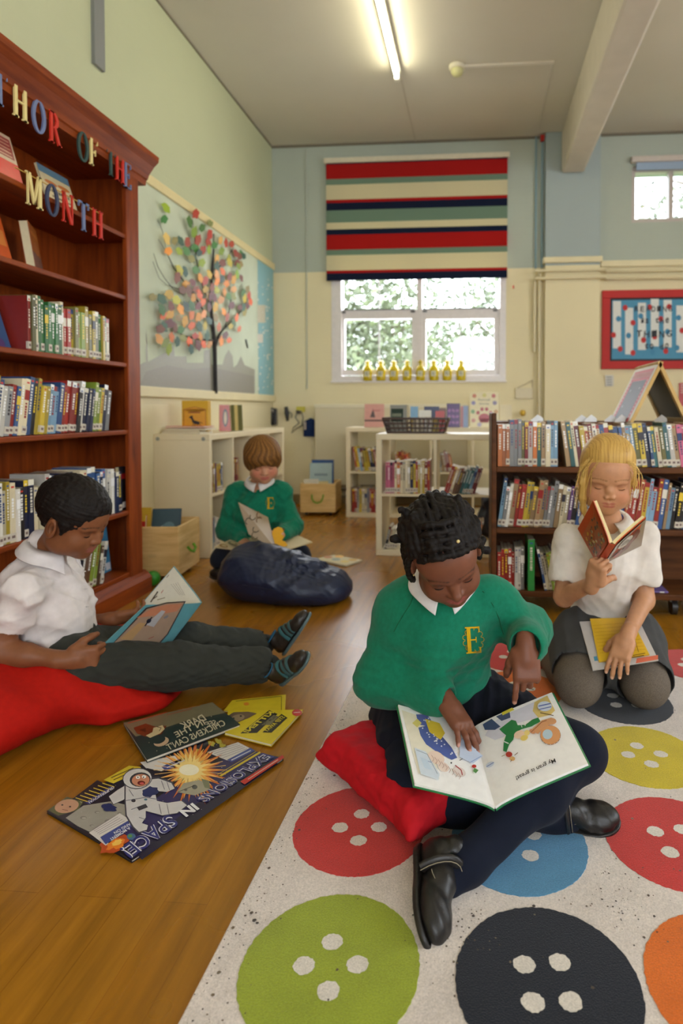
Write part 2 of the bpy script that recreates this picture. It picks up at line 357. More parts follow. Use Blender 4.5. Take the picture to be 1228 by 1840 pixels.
# fluorescent lights
me_, n_, b_ = base_mat('lit_tube', .4); b_.inputs['Emission Color'].default_value = (1, .93, .66, 1); b_.inputs['Emission Strength'].default_value = 52; b_.inputs['Base Color'].default_value = (1, 1, 1, 1)
M_TUBE = me_
def batten(x, y, lab):
    t = thing('ceiling_light', lab, 'light', (x, y, CZ), 0, 'fluorescent battens on the ceiling')
    g = G((214, 210, 190)); g.rbox(-.03, .03, -.78, .78, -.045, 0, .005); g.build('housing', M_METAL, t)
    for s in (-1, 1): g = G((230, 226, 210)); g.rbox(-.02, .02, s*.755-.02, s*.755+.02, -.105, -.044, .005); g.build('end_cap', M_PLAST, t)
    g = G(); g.tube([(0, -.735, -.08), (0, .735, -.08)], .015, 12); g.build('tube', M_TUBE, t); return t
batten(-.62, 3.96, 'lit fluorescent tube batten on the ceiling in front of the striped blind')
for i, (x, y) in enumerate([(-.62, 1.3), (2.1, 3.9)]):  # two more battens out of view, added to light the room
    batten(x, y, ['lit fluorescent batten overhead, nearest the pine bookcase', 'lit fluorescent batten on the far side of the beam'][i])
# ---------------------------------------------------------------- windows
mg, ng, bg_ = base_mat('window_glass', .02); ng.nodes.remove(bg_)
tr = ng.nodes.new('ShaderNodeBsdfTransparent'); gl = ng.nodes.new('ShaderNodeBsdfGlossy'); gl.inputs['Roughness'].default_value = .02
mx = ng.nodes.new('ShaderNodeMixShader'); mx.inputs[0].default_value = .06
ng.links.new(tr.outputs[0], mx.inputs[1]); ng.links.new(gl.outputs[0], mx.inputs[2]); ng.links.new(mx.outputs[0], ng.nodes['Material Output'].inputs[0])
M_GLASS = mg
def pxbox(g, a, b, y0, y1, col=None, depth=None):
    """box whose front face spans the two photo points on the plane y0"""
    p, q = PY(*a, y0), PY(*b, y0); g.box(min(p[0], q[0]), max(p[0], q[0]), y0, y1, min(p[2], q[2]), max(p[2], q[2]), col)
t = thing('window_1', None, None); t['kind'] = 'structure'
FW = (222, 216, 216)
g = G(FW)
x0, x1, z0, z1 = W1
for a in [(x0, x0+.10, z0, z1), (x1-.06, x1, z0, z1), (x0+.1, x1-.06, z0, z0+.055), (x0+.1, x1-.06, z1-.06, z1)]: g.box(a[0], a[1], BY-.005, BY+.12, a[2], a[3])
xm = float(PY(754.5, 560, 6.05)[0]); g.box(xm-.025, xm+.025, BY+.02, BY+.1, z0+.055, z1-.06)
g.build('window_frame', M_PLAST, t)
for s, (a, b) in enumerate([((620, 574), (741, 664)), ((766, 574), (888, 664))]):
    p, q = PY(*a, 6.06), PY(*b, 6.06); g = G(FW); w = .055
    zt = float(PY(600, 558, 6.06)[2])
    xa, xb = min(p[0], q[0]), max(p[0], q[0]); zb, zc = q[2], p[2]
    g.box(xa-w, xb+w, BY+.03, BY+.08, zc, zt); g.box(xa-w, xb+w, BY+.03, BY+.08, zb-w, zb); g.box(xa-w, xa, BY+.03, BY+.08, zb, zc); g.box(xb, xb+w, BY+.03, BY+.08, zb, zc)
    sh = g.build('sash', M_PLAST, t)
    g = G((60, 60, 58)); g.box(xa-.02, xb+.02, BY+.012, BY+.02, zt-.004, zt+.004)
    for q2 in (xa-.01, xb+.01, ): g.box(q2-.02, q2+.02, BY+.01, BY+.03, zt-.03, zt-.015)
    g.box((xa+xb)/2-.003, (xa+xb)/2+.003, BY+.01, BY+.02, zt, zt+.05); g.build('latch_bar', M_METAL, sh)
    g = G((200, 200, 200)); g.box((xa+xb)/2-.008, (xa+xb)/2+.008, BY+.085, BY+.09, zb, z1-.06); g.build('glazing_bar', M_PLAST, t)
    g = G(); g.box(xa-.01, xb+.01, BY+.06, BY+.063, zb, zc); g.build('pane', M_GLASS, sh)
    g = G(); g.box(xa-.02, xb+.02, BY+.06, BY+.063, zt, z1-.06); g.build('pane', M_GLASS, t)
g = G(FW); g.rbox(x0-.01, x1+.01, BY-.03, BY+.02, z0-.012, z0+.004, .003); g.build('window_sill', M_PLAST, t)
t = thing('window_2', None, None); t['kind'] = 'structure'
g = G((188, 178, 172)); x0, x1, z0, z1 = W2; xm = float(PY(1206, 350, 6.05)[0])
for a in [(x0, x0+.035, z0, z1), (x1-.04, x1, z0, z1), (x0+.035, x1-.04, z0, z0+.04), (x0+.035, x1-.04, z1-.05, z1), (xm-.02, xm+.02, z0+.04, z1-.05)]: g.box(a[0], a[1], BY+.02, BY+.1, a[2], a[3])
g.build('window_frame', M_PLAST, t)
for a, b in ((x0+.035, xm-.02), (xm+.02, x1-.04)): g = G(); g.box(a, b, BY+.05, BY+.053, z0+.04, z1-.05); g.build('pane', M_GLASS, t)
# blinds
t = thing('roller_blind', 'red, navy, sage and cream striped roller blind half covering the big window', 'blind')
ya = 5.965; g = G(); lo, hi = PY(586, 294, ya), PY(912, 499, ya)
top, bot = float(lo[2]), float(hi[2]); xa, xb = float(lo[0]), float(hi[0])
st = [(155, 160, 'n'), (160, 232, 'r'), (232, 260, 's'), (260, 333, 'c'), (333, 348, 'r'), (348, 385, 'n'), (385, 445, 's'), (445, 478, 'c'), (478, 505, 'n'), (505, 578, 'r'), (578, 605, 's'), (605, 680, 'c'), (680, 693, 'r'), (693, 730, 'n')]
BC = {'n': (24, 32, 56), 'r': (170, 28, 26), 's': (116, 140, 122), 'c': (214, 204, 168)}
for a, b_2, c in st:
    z_a, z_b = top+(bot-top)*(a-155)/575, top+(bot-top)*(b_2-155)/575; g.box(xa, xb, ya, ya+.003, z_b, z_a, BC[c])
mb = painted('blind_fabric', .85, .15, 120, .97, 1.03); nn = mb.node_tree; pb = nn.nodes['Principled BSDF']
tl = nn.nodes.new('ShaderNodeBsdfTranslucent'); mx = nn.nodes.new('ShaderNodeMixShader'); mx.inputs[0].default_value = .18
at = [x for x in nn.nodes if x.type == 'ATTRIBUTE'][0]; nn.links.new(at.outputs['Color'], tl.inputs[0])
nn.links.new(pb.outputs[0], mx.inputs[1]); nn.links.new(tl.outputs[0], mx.inputs[2]); nn.links.new(mx.outputs[0], nn.nodes['Material Output'].inputs[0])
g.build('fabric', mb, t)
g = G((214, 206, 182)); g.rbox(xa-.02, xb+.02, ya-.02, ya+.045, top, top+.05, .008); g.build('head_rail', M_PLAST, t)
g = G((200, 60, 50)); g.cyl((xb+.06, ya+.02, bot-.10), .008, .03); g.build('cord_pull', M_PLAST, t)
t = thing('roller_blind', 'rolled up white blind in its cassette above the small high window', 'blind')
g = G((200, 190, 182)); g.rbox(1.44, 2.5, 5.955, 6.015, 3.27, 3.325, .01); g.build('head_rail', M_PLAST, t)
g = G((170, 190, 214)); g.box(1.49, 2.46, 5.985, 5.99, 3.20, 3.275); g.build('fabric', mb, t)
# ---------------------------------------------------------------- outside: trees beyond the glass
M_LEAF = painted('foliage_leaf', .5, .3); M_BARK = painted('bark', .9, .1, 20, .7, 1.2)
def tree(x, y, h, r, lab, dark, dens, trunk=.12, lean=0):
    t = thing('garden_tree', lab, 'tree', (x, y, -.8), 0, 'trees outside the windows')
    g = G((110, 100, 84)); g.tube([(0, 0, 0), (lean*.3, 0, h*.35), (lean, 0, h*.8)], [trunk, trunk*.8, trunk*.4], 10)
    for k in range(7):
        a = random.uniform(0, 6.28); z = h*random.uniform(.35, .7)
        g.tube([(lean*z/h, 0, z), (lean*z/h+.5*r*math.cos(a), .5*r*math.sin(a), z+.3*r), (lean*z/h+r*.9*math.cos(a), .9*r*math.sin(a), z+.5*r)], [trunk*.4, trunk*.25, trunk*.1], 6)
    g.build('trunk', M_BARK, t); g = G()
    cl = [(random.gauss(0, .5)*r, random.gauss(0, .35)*r, h*.62+random.gauss(0, .42)*r) for _ in range(int(dens*15))]
    for cxx, cyy, czz in cl:
        for _ in range(58):
            c = np.array([cxx, cyy, czz])+np.random.normal(0, .16*r, 3); R = np.random.normal(0, 1, (2, 3)); R /= np.linalg.norm(R, axis=1)[:, None]
            s = random.uniform(.045, .095); k = random.uniform(.7, 1.25); cc = tuple(int(min(255, q*k)) for q in dark)
            g.add([c-R[0]*s, c+R[1]*s*.6, c+R[0]*s, c-R[1]*s*.6], [(0, 1, 2, 3)], cc)
    g.build('foliage', M_LEAF, t)
tree(-2.6, 10.5, 4.8, 1.9, 'leafy green tree seen through the left panes of the big window', (122, 132, 104), 8)
tree(1.0, 15.0, 5.8, 2.2, 'pale green tree seen through the right panes of the big window', (132, 142, 118), 8)
tree(3.7, 11.0, 7.5, 1.7, 'leaning tree trunk seen through the small high window', (120, 128, 112), 2, .2, 1.6)
tree(-2.6, 20.5, 5.2, 2.8, 'bushy tree farther away between the two mullion sides', (128, 138, 110), 9)
g = G((120, 140, 90)); g.box(-14, 16, BY+.4, 40, -1, -.8); tag(g.build('lawn', painted('grass', .9, .1, 3, .8, 1.2)), kind='structure')
# ================================================================ FURNITURE
# pine bookcase, face on X=-1.72
XF = -1.72; t = thing('bookcase', 'tall stained pine bookcase with moulded cornice against the left wall', 'bookcase', (0, 0, 0))
BY0, BY1 = 1.0, 3.0
g = G(); g.rbox(LX+.005, XF+.0, BY1-.035, BY1, 0, 2.2, .004); g.rbox(XF-.02, XF+.004, BY1-.11, BY1+.0, .05, 2.12, .004); g.build('side_panel', M_PINE, t)
g = G(); g.rbox(LX+.005, XF, BY0, BY0+.035, 0, 2.2, .004); g.rbox(XF-.02, XF+.004, BY0, BY0+.1, .05, 2.12, .004); g.build('side_panel', M_PINE, t)
g = G(); g.box(LX+.003, LX+.015, BY0+.03, BY1-.03, .03, 2.16); g.build('back_panel', M_PINE, t)
SH = {'A': 1.80, 'B': 1.50, 'C': 1.17, 'D': .84, 'E': .44, 'F': .132}
for k, z in SH.items(): g = G(); g.rbox(LX+.014, XF-.002, BY0+.036, BY1-.036, z-.022, z, .004); g.build('shelf', M_PINEH, t)
g = G(); cp = [(LX+.005, 2.10), (XF+.004, 2.10), (XF+.008, 2.125), (XF+.016, 2.13), (XF+.022, 2.15), (XF+.05, 2.19), (XF+.075, 2.215), (XF+.078, 2.24), (LX+.005, 2.24)]
g.prism(cp, BY0-.05, BY1+.07, plane='xz'); g.build('cornice', M_PINEH, t)
g = G(); g.prism([(LX+.005, 0), (XF+.035, 0), (XF+.035, .075), (XF+.02, .095), (XF, .11), (LX+.2, .11), (LX+.2, .06), (LX+.005, .06)], BY0-.01, BY1+.03, plane='xz'); g.build('plinth', M_PINEH, t)
KH, KD, KC = .785, .37, .3625
WLAM = (230, 216, 182)
def kallax(lab, loc, rz, cols=4):
    """front face on local y=0, body towards +y, x from 0"""
    t = thing('cube_shelf_unit', lab, 'shelf unit', loc, rz); w = cols*KC+.04
    g = G(WLAM); g.rbox(0, w, 0, KD, KH-.038, KH, .003); g.build('top_panel', M_LAM, t)
    g = G(WLAM); g.rbox(0, w, 0, KD, 0, .038, .003); g.build('bottom_panel', M_LAM, t)
    for x in (0, w-.038): g = G(WLAM); g.rbox(x, x+.038, 0.001, KD-.001, .038, KH-.038, .003); g.build('side_panel', M_LAM, t)
    for i in range(1, cols): x = .02+i*KC-.01; g = G(WLAM); g.box(x, x+.018, .003, KD-.003, .038, KH-.038); g.build('divider', M_LAM, t)
    for i in range(cols):
        x = .02+i*KC; g = G(WLAM); g.box(x+(.018 if i == 0 else .008), x+KC-(.018 if i == cols-1 else .01), .003, KD-.003, KH/2-.008, KH/2+.008); g.build('shelf', M_LAM, t)
    return t
kL = kallax('white cube shelf unit along the left wall behind the reading boy', (-1.68, 5.30, 0), -math.pi/2)
kL.location = (-1.68, 3.72, 0); kL.rotation_euler = (0, 0, math.pi/2); # front faces +x, body towards -x
kB = kallax('white cube shelf unit at the back under the yellow bottles', (-1.145, 5.26, 0), 0)
kM = kallax('white cube shelf unit in the middle, carrying the brown basket', (-.65, 3.88, 0), 0)
g = G((150, 150, 140))
for yy in (3.735, 4.05): pass
for (yy) in (3.719,):
    for xx in (-2.02, -1.72): g.cyl((xx, yy-.002, .755), .012, .004, 'y')
g.build('cap', M_PLAST, None); bpy.data.objects['cap'].parent = kL; bpy.data.objects['cap'].matrix_parent_inverse = Matrix.Rotation(-math.pi/2, 4, 'Z') @ Matrix.Translation((1.68, -3.72, 0))
# dark book trolley
TX0, TX1, TY = .065, 1.62, 2.80
t = thing('book_trolley', 'dark wooden library trolley with three shelves of books, on castors', 'book trolley', (0, 0, 0))
for x in (TX0, TX1-.022): g = G(); g.rbox(x, x+.022, TY, TY+.62, .085, .925, .004); g.build('side_panel', M_TROL, t)
g = G(); g.box(TX0+.022, TX1-.022, TY+.27, TY+.285, .09, .88); g.build('back_panel', M_TROL, t)
for z in (.68, .40, .11): g = G(); g.rbox(TX0+.022, TX1-.022, TY+.005, TY+.268, z-.026, z, .004); g.build('shelf', M_TROL, t)
g = G(); g.rbox(TX0+.022, TX1-.022, TY+.286, TY+.61, .862, .88, .004); g.build('top_panel', M_TROL, t)
for z in (.40, .11): g = G(); g.rbox(TX0+.022, TX1-.022, TY+.286, TY+.615, z-.026, z, .004); g.build('shelf', M_TROL, t)
for x in (TX0+.1, .90, TX1-.1):
    for y in (TY+.08, TY+.5):
        g = G((40, 40, 40)); g.cyl((x-.012, y, .036), .036, .024, 'x', 20); g.build('castor', M_PLAST, t)
        bpy.data.objects[-1] if 0 else None
        g = G((120, 118, 110)); g.box(x-.018, x+.018, y-.015, y+.015, .06, .084); g.build('castor_bracket', M_METAL, t)
# ================================================================ BOOKS
PAL = dict(red=(178, 42, 34), crimson=(140, 28, 40), orange=(214, 110, 34), yellow=(214, 182, 40), cream=(222, 208, 168), white=(222, 218, 206), green=(48, 120, 58), lime=(140, 168, 48), olive=(120, 116, 54),
           teal=(44, 116, 120), blue=(44, 88, 156), navy=(28, 38, 80), sky=(118, 164, 198), grey=(140, 142, 144), black=(30, 30, 34), purple=(92, 50, 116), pink=(208, 92, 130), brown=(110, 70, 42), tan=(176, 142, 96))
ORD = 'first second third fourth fifth sixth seventh eighth ninth tenth eleventh twelfth thirteenth fourteenth fifteenth sixteenth seventeenth eighteenth nineteenth'.split()
TENS = {2: 'twent', 3: 'thirt', 4: 'fort', 5: 'fift', 6: 'sixt', 7: 'sevent', 8: 'eight', 9: 'ninet'}
def ordinal(i):
    if i <= 19: return ORD[i-1]
    if i % 10 == 0: return TENS[i//10]+'ieth'
    return TENS[i//10]+'y-'+ORD[i % 10-1]
def book_mesh(w, d, h, cn, paperback=True, sticker=True):
    """spine on y=0 towards -y, thickness w along x, height h"""
    c = PAL[cn]; k = random.uniform(.85, 1.12); mu = sum(c)/3; c = tuple(int(min(250, (q*.82+mu*.18)*k*.95)) for q in c); t = .0012 if paperback else .0026; ov = 0 if paperback else .003
    g = G(c); g.box(0, t, 0, d, 0, h); g.box(w-t, w, 0, d, 0, h); g.rbox(0, w, -.0012, t, 0, h, .001)
    g.box(t, w-t, t, d-.001-ov, ov, h-ov, (216, 206, 180))
    lum = sum(c)/3; tc_ = random.choice([(230, 226, 210), (230, 200, 60), (240, 240, 236)] if lum < 120 else [(40, 36, 50), (150, 30, 30), (34, 60, 110), (250, 250, 250)])
    y = -.0016
    r = random.random(); z0, z1 = h*random.uniform(.36, .46), h*random.uniform(.74, .88)
    if r < .3: g.box(0, w, y, 0, h*.9, h, tc_)
    elif r < .45: g.box(0, w, y, 0, h*.62, h*.8, tc_); z0, z1 = h*.3, h*.58
    # title: a row of small marks running down the spine, with a thinner author line
    z = z0
    while z < z1:
        dz = random.uniform(.004, .011); g.box(w*.32, w*.68, y-.0003, 0, z, z+dz, tc_); z += dz+random.uniform(.002, .005)
    g.box(w*.25, w*.75, y-.0003, 0, h*.915, h*.945, random.choice([(200, 60, 50), (60, 90, 150), (230, 220, 190), tc_]))
    return g
BOOKN = [0]
def shelf_books(org, along, out, length, z, pal, hr, wr, dr, where, group, lean=0, leanj=2, paper=.8, sticker=.6, tall=None, short=False):
    """row of standing books: along = unit x,y vector to the right as seen; out = towards the viewer"""
    x = hr[1]*math.sin(math.radians(-lean)) if lean < 0 else 0; i = 0; items = []
    length = length-(hr[1]*math.sin(math.radians(lean)) if lean > 0 else 0)*.9
    pl = [p for p, c in pal.items() for _ in range(c)]; prev = None
    while True:
        w = random.uniform(*wr)
        if x+w > length: break
        cn = random.choice(pl)
        h = random.uniform(*hr)
        if prev and random.random() < .22: cn, h = prev[0], prev[1]*random.uniform(.99, 1.01)   # sets sit together
        items.append((x, w, h, random.uniform(*dr), cn)); prev = (cn, h); x += w*(1/math.cos(math.radians(lean)))+.0006
    n = len(items)
    for i, (x, w, h, d, cn) in enumerate(items):
        g = book_mesh(w, d, h, cn, random.random() < paper)
        o = g.build('book', M_GLOSSP)
        ln = math.radians(lean+random.uniform(-leanj, leanj)*(1 if lean else .3))
        ln = math.radians(lean) if lean else 0
        m = FRAME(org+np.array(along)*x+np.array([0, 0, z+.0005]), along, -np.array(out)); ux = m[:3, 0]; uy = m[:3, 1]
        # lean: turn about the depth axis, standing on the lower corner
        cs, sn = math.cos(ln), math.sin(ln); up = np.array([0, 0, 1.])
        m[:3, 0] = ux*cs-up*sn; m[:3, 2] = up*cs+ux*sn
        if ln > 0: m[2, 3] += w*sn
        m[:3, 3] += uy*random.uniform(0, .012)
        o.matrix_world = Matrix(m.tolist())
        if random.random() < sticker:
            s = G((206, 198, 182)); s.box(-.0004, w+.0004, -.0028, .008, .008, .036); s.box(w*.2, w*.8, -.0032, -.0027, .017, .027, (120, 100, 96)); c = s.build('spine_label', M_PAPER, o)
        l = items[i-1][4] if i else None; r = items[i+1][4] if i < n-1 else None
        nb = f'between {l} and {r} ones' if l and r else ('at the left end' if r else 'at the right end')
        tag(o, f'{cn} book {nb}, {ordinal(i+1)} from left, {where}', 'book', group)
        BOOKN[0] += 1
    return items
YV = (0, 1, 0); XV = (1, 0, 0)
def case_row(y0, y1, z, *a, **k): return shelf_books(np.array([XF-.012, y0, 0]), (0, 1, 0), (1, 0, 0), y1-y0, z, *a, **k)
case_row(2.25, 2.79, SH['C'], dict(green=6, lime=3, olive=3, navy=2, yellow=2, blue=2, red=2, cream=2, orange=1), (.19, .235), (.015, .028), (.14, .17), 'upper row of pine bookcase', 'books on the upper row of the bookcase')
case_row(2.04, 2.80, SH['D'], dict(yellow=4, lime=2, white=3, sky=2, navy=2, red=2, orange=1, grey=2, blue=2, cream=2, black=1), (.19, .235), (.016, .03), (.14, .17), 'eye-level pine bookcase shelf', 'books on the eye level row of the bookcase', lean=9)
case_row(2.04, 2.86, SH['E'], dict(white=4, sky=2, blue=3, navy=3, cream=3, crimson=2, brown=1, black=2, grey=2, yellow=1), (.19, .24), (.016, .03), (.14, .17), 'low pine bookcase shelf', 'books on the low row of the bookcase')
case_row(2.50, 2.76, SH['F'], dict(cream=2, brown=2, blue=2, lime=1, white=2), (.19, .24), (.014, .03), (.14, .18), 'bottom pine bookcase shelf', 'books on the bottom shelf of the bookcase', lean=14)
def tro_row(x0, x1, z, *a, **k): return shelf_books(np.array([x0, TY+.02, 0]), (1, 0, 0), (0, -1, 0), x1-x0, z, *a, **k)
TOPP = dict(cream=5, white=3, sky=4, blue=2, navy=1, yellow=1, pink=1, crimson=2, red=1, teal=2, orange=1, olive=2, grey=3, tan=4)
tro_row(TX0+.028, .37, .68, TOPP, (.19, .215), (.013, .022), (.13, .16), 'top trolley shelf left', 'books on the top shelf of the trolley')
tro_row(.375, 1.0, .68, TOPP, (.185, .215), (.013, .022), (.13, .16), 'top trolley shelf right', 'books on the top shelf of the trolley', lean=-8)
tro_row(TX0+.028, 1.0, .40, dict(sky=3, blue=3, cream=3, tan=3, grey=3, red=2, white=3, purple=2, black=2, olive=2, teal=2, yellow=1, orange=1), (.19, .235), (.013, .023), (.13, .16), 'middle trolley shelf', 'books on the middle shelf of the trolley', lean=8)
tro_row(TX0+.028, .10+.13, .11, dict(red=2, grey=1, white=1, brown=1), (.17, .2), (.012, .018), (.13, .16), 'bottom trolley shelf left', 'books on the bottom shelf of the trolley', lean=0)
tro_row(.27, .47, .11, dict(pink=3, lime=2, cream=2, orange=2, crimson=2, yellow=1, blue=1, purple=2), (.17, .205), (.009, .015), (.13, .16), 'bottom trolley shelf right', 'books on the bottom shelf of the trolley', lean=-11)
PAL['grass'] = (50, 176, 76); g = book_mesh(.03, .17, .235, 'grass'); o = g.build('book', M_GLOSSP); o.location = (.232, TY+.015, .1105); tag(o, 'tall bright green hardback on the bottom shelf of the dark trolley', 'book')
def kal_row(t, ci, row, a, b, *args, **k):
    """cell ci, row 0 low / 1 high; a,b offsets inside the cell"""
    z = .038 if row == 0 else KH/2+.008
    R = Matrix.Rotation(t.rotation_euler[2], 4, 'Z'); al = np.array(R @ Vector((1, 0, 0))); ou = np.array(R @ Vector((0, -1, 0)))
    o = np.array(t.location)+al*(.04+ci*KC+a)-ou*.02; o[2] = 0
    return shelf_books(o, tuple(al), tuple(ou), b-a, z, *args, **k)
small = dict(hr=(.17, .23), wr=(.014, .024), dr=(.13, .17))
kal_row(kM, 0, 1, .02, .32, dict(cream=5, white=3, red=2, navy=2, orange=2, yellow=2, pink=1), (.20, .215), (.012, .02), (.13, .17), 'middle unit upper left cube', 'books in the middle unit upper left cube')
kal_row(kM, 1, 1, .03, .30, dict(brown=2, red=3, crimson=2, sky=2, navy=2, cream=3, teal=1, lime=1), (.18, .21), (.012, .02), (.13, .17), 'middle unit upper right cube', 'books in the middle unit upper right cube', lean=18)
kal_row(kM, 1, 0, .12, .30, dict(orange=2, cream=2, black=1, tan=2, green=1), (.17, .22), (.012, .02), (.13, .17), 'middle unit lower right cube', 'books in the middle unit lower right cube', lean=16)
kal_row(kM, 0, 0, .01, .12, dict(red=2, cream=2, black=2, orange=1), (.12, .16), (.012, .02), (.13, .17), 'middle unit lower left cube', 'books in the middle unit lower left cube', lean=12)
kal_row(kB, 0, 1, .01, .31, dict(yellow=5, green=1, sky=2, crimson=2, navy=1, red=1), (.20, .225), (.014, .024), (.13, .17), 'back unit upper left cube', 'books in the back unit upper left cube', lean=-9)
kal_row(kB, 0, 0, .01, .31, dict(yellow=2, red=2, grey=3, sky=1, cream=1, orange=1), (.19, .235), (.014, .024), (.13, .17), 'back unit lower left cube', 'books in the back unit lower left cube')
for ci in (1, 2):
    kal_row(kB, ci, 1, .02, .18, dict(cream=2, orange=2, yellow=2, red=2, crimson=1, tan=2, sky=1), (.15, .2), (.014, .024), (.13, .17), f'back unit upper cube {["", "second", "third", "fourth"][ci]} along', 'books in the back unit upper cubes', lean=-10)
kal_row(kL, 0, 1, .01, .20, dict(brown=2, crimson=1, yellow=2, blue=1, orange=1, purple=1), (.18, .2), (.014, .024), (.13, .17), 'left unit nearest upper cube', 'books in the left unit')
kal_row(kL, 1, 1, .01, .14, dict(crimson=2, brown=1, red=2, black=1), (.18, .21), (.014, .024), (.13, .17), 'left unit second upper cube', 'books in the left unit')
kal_row(kL, 0, 0, .01, .16, dict(sky=2, white=2, grey=1), (.18, .21), (.014, .024), (.13, .17), 'left unit nearest lower cube', 'books in the left unit')
kal_row(kL, 3, 1, .05, .12, dict(yellow=2, white=2), (.1, .14), (.014, .024), (.1, .14), 'left unit farthest upper cube', 'books in the left unit')
print('BOOKS', BOOKN)
# ================================================================ SOFT SHAPES (distance fields turned into one continuous mesh)
def smoothstep(a, b, x): t = np.clip((x-a)/(b-a), 0, 1); return t*t*(3-2*t)
class Field:
    def __init__(s, lo, hi, h):
        s.lo = np.array(lo, float); s.h = h; s.n = np.ceil((np.array(hi)-s.lo)/h).astype(int)+1
        s.F = np.full(s.n, .05, np.float32)
    def sub_(s, lo, hi):
        a = np.clip(np.floor((np.array(lo)-s.lo)/s.h).astype(int), 0, s.n-1); b = np.clip(np.ceil((np.array(hi)-s.lo)/s.h).astype(int)+1, 0, s.n)
        if (b <= a).any(): return None
        ax = [((np.arange(a[i], b[i])*s.h)+s.lo[i]).astype(np.float32) for i in range(3)]
        return (slice(a[0], b[0]), slice(a[1], b[1]), slice(a[2], b[2])), ax[0][:, None, None], ax[1][None, :, None], ax[2][None, None, :]
    def comb(s, sl, d, k, op):
        A = s.F[sl]
        if op == 'sub': A2 = -A; h = np.maximum(k-np.abs(A2-d), 0)/k; s.F[sl] = -(np.minimum(A2, d)-h*h*k*.25)
        elif op == 'and': h = np.maximum(k-np.abs(A-d), 0)/k; s.F[sl] = np.maximum(A, d)+h*h*k*.25
        else: h = np.maximum(k-np.abs(A-d), 0)/k; s.F[sl] = np.minimum(A, d)-h*h*k*.25
    def cap(s, a, b, ra, rb=None, k=.02, op='add', flat=None):
        rb = ra if rb is None else rb; a = np.array(a, float); b = np.array(b, float); R = max(ra, rb)+k+3*s.h
        q = s.sub_(np.minimum(a, b)-R, np.maximum(a, b)+R)
        if q is None: return s
        sl, X, Y, Z = q; ab = b-a; L2 = float(ab@ab)+1e-12
        t = np.clip(((X-a[0])*ab[0]+(Y-a[1])*ab[1]+(Z-a[2])*ab[2])/L2, 0, 1)
        d = np.sqrt((X-a[0]-t*ab[0])**2+(Y-a[1]-t*ab[1])**2+(Z-a[2]-t*ab[2])**2)-(ra+(rb-ra)*t)
        s.comb(sl, d.astype(np.float32), k, op); return s
    def chain(s, pts, rs, k=.015, op='add'):
        for i in range(len(pts)-1): s.cap(pts[i], pts[i+1], rs[i], rs[i+1], k, op)
        return s
    def _loc(s, c, ext, R):
        q = s.sub_(np.array(c)-ext, np.array(c)+ext)
        if q is None: return None
        sl, X, Y, Z = q; dx, dy, dz = X-c[0], Y-c[1], Z-c[2]
        if R is None: return sl, dx, dy, dz
        return sl, dx*R[0, 0]+dy*R[1, 0]+dz*R[2, 0], dx*R[0, 1]+dy*R[1, 1]+dz*R[2, 1], dx*R[0, 2]+dy*R[1, 2]+dz*R[2, 2]
    def ell(s, c, r, R=None, k=.02, op='add'):
        q = s._loc(c, max(r)+k+3*s.h, R)
        if q is None: return s
        sl, x, y, z = q; k0 = np.sqrt((x/r[0])**2+(y/r[1])**2+(z/r[2])**2); k1 = np.sqrt((x/r[0]**2)**2+(y/r[1]**2)**2+(z/r[2]**2)**2)+1e-9
        s.comb(sl, (k0*(k0-1)/k1).astype(np.float32), k, op); return s
    def box(s, c, hf, R=None, rnd=.01, k=.01, op='add'):
        q = s._loc(c, float(np.linalg.norm(hf))+k+3*s.h, R)
        if q is None: return s
        sl, x, y, z = q; qx, qy, qz = abs(x)-hf[0]+rnd, abs(y)-hf[1]+rnd, abs(z)-hf[2]+rnd
        d = np.sqrt(np.maximum(qx, 0)**2+np.maximum(qy, 0)**2+np.maximum(qz, 0)**2)+np.minimum(np.maximum(qx, np.maximum(qy, qz)), 0)-rnd
        s.comb(sl, d.astype(np.float32), k, op); return s
    def plane(s, p, nrm, k=.005):
        """cut away everything on the side the normal points to"""
        ax = [((np.arange(s.n[i])*s.h)+s.lo[i]).astype(np.float32) for i in range(3)]
        d = (ax[0][:, None, None]-p[0])*nrm[0]+(ax[1][None, :, None]-p[1])*nrm[1]+(ax[2][None, None, :]-p[2])*nrm[2]
        s.comb((slice(None),)*3, d.astype(np.float32), k, 'and'); return s
    def ripple(s, amp, scale, seed=0, stretch=(1, 1, 1), mask=None, ridge=False, n=5):
        rg = np.random.RandomState(seed); ax = [((np.arange(s.n[i])*s.h)+s.lo[i]).astype(np.float32) for i in range(3)]
        idx = np.nonzero(np.abs(s.F) < amp*2+s.h*2.5); X, Y, Z = ax[0][idx[0]], ax[1][idx[1]], ax[2][idx[2]]; d = 0
        for i in range(n):
            k = rg.normal(0, 1, 3)*np.array(stretch)/scale; k2 = rg.normal(0, 1, 3)*.6/scale; ph = rg.uniform(0, 6.28, 2)
            v = np.sin(k[0]*X+k[1]*Y+k[2]*Z+ph[0]+1.6*np.sin(k2[0]*X+k2[1]*Y+k2[2]*Z+ph[1]))
            d = d+((1-np.abs(v))*1.4-.5 if ridge else v)
        d = d*amp/math.sqrt(n)
        if mask is not None: d = d*mask(X, Y, Z)
        s.F[idx] -= d.astype(np.float32); return s
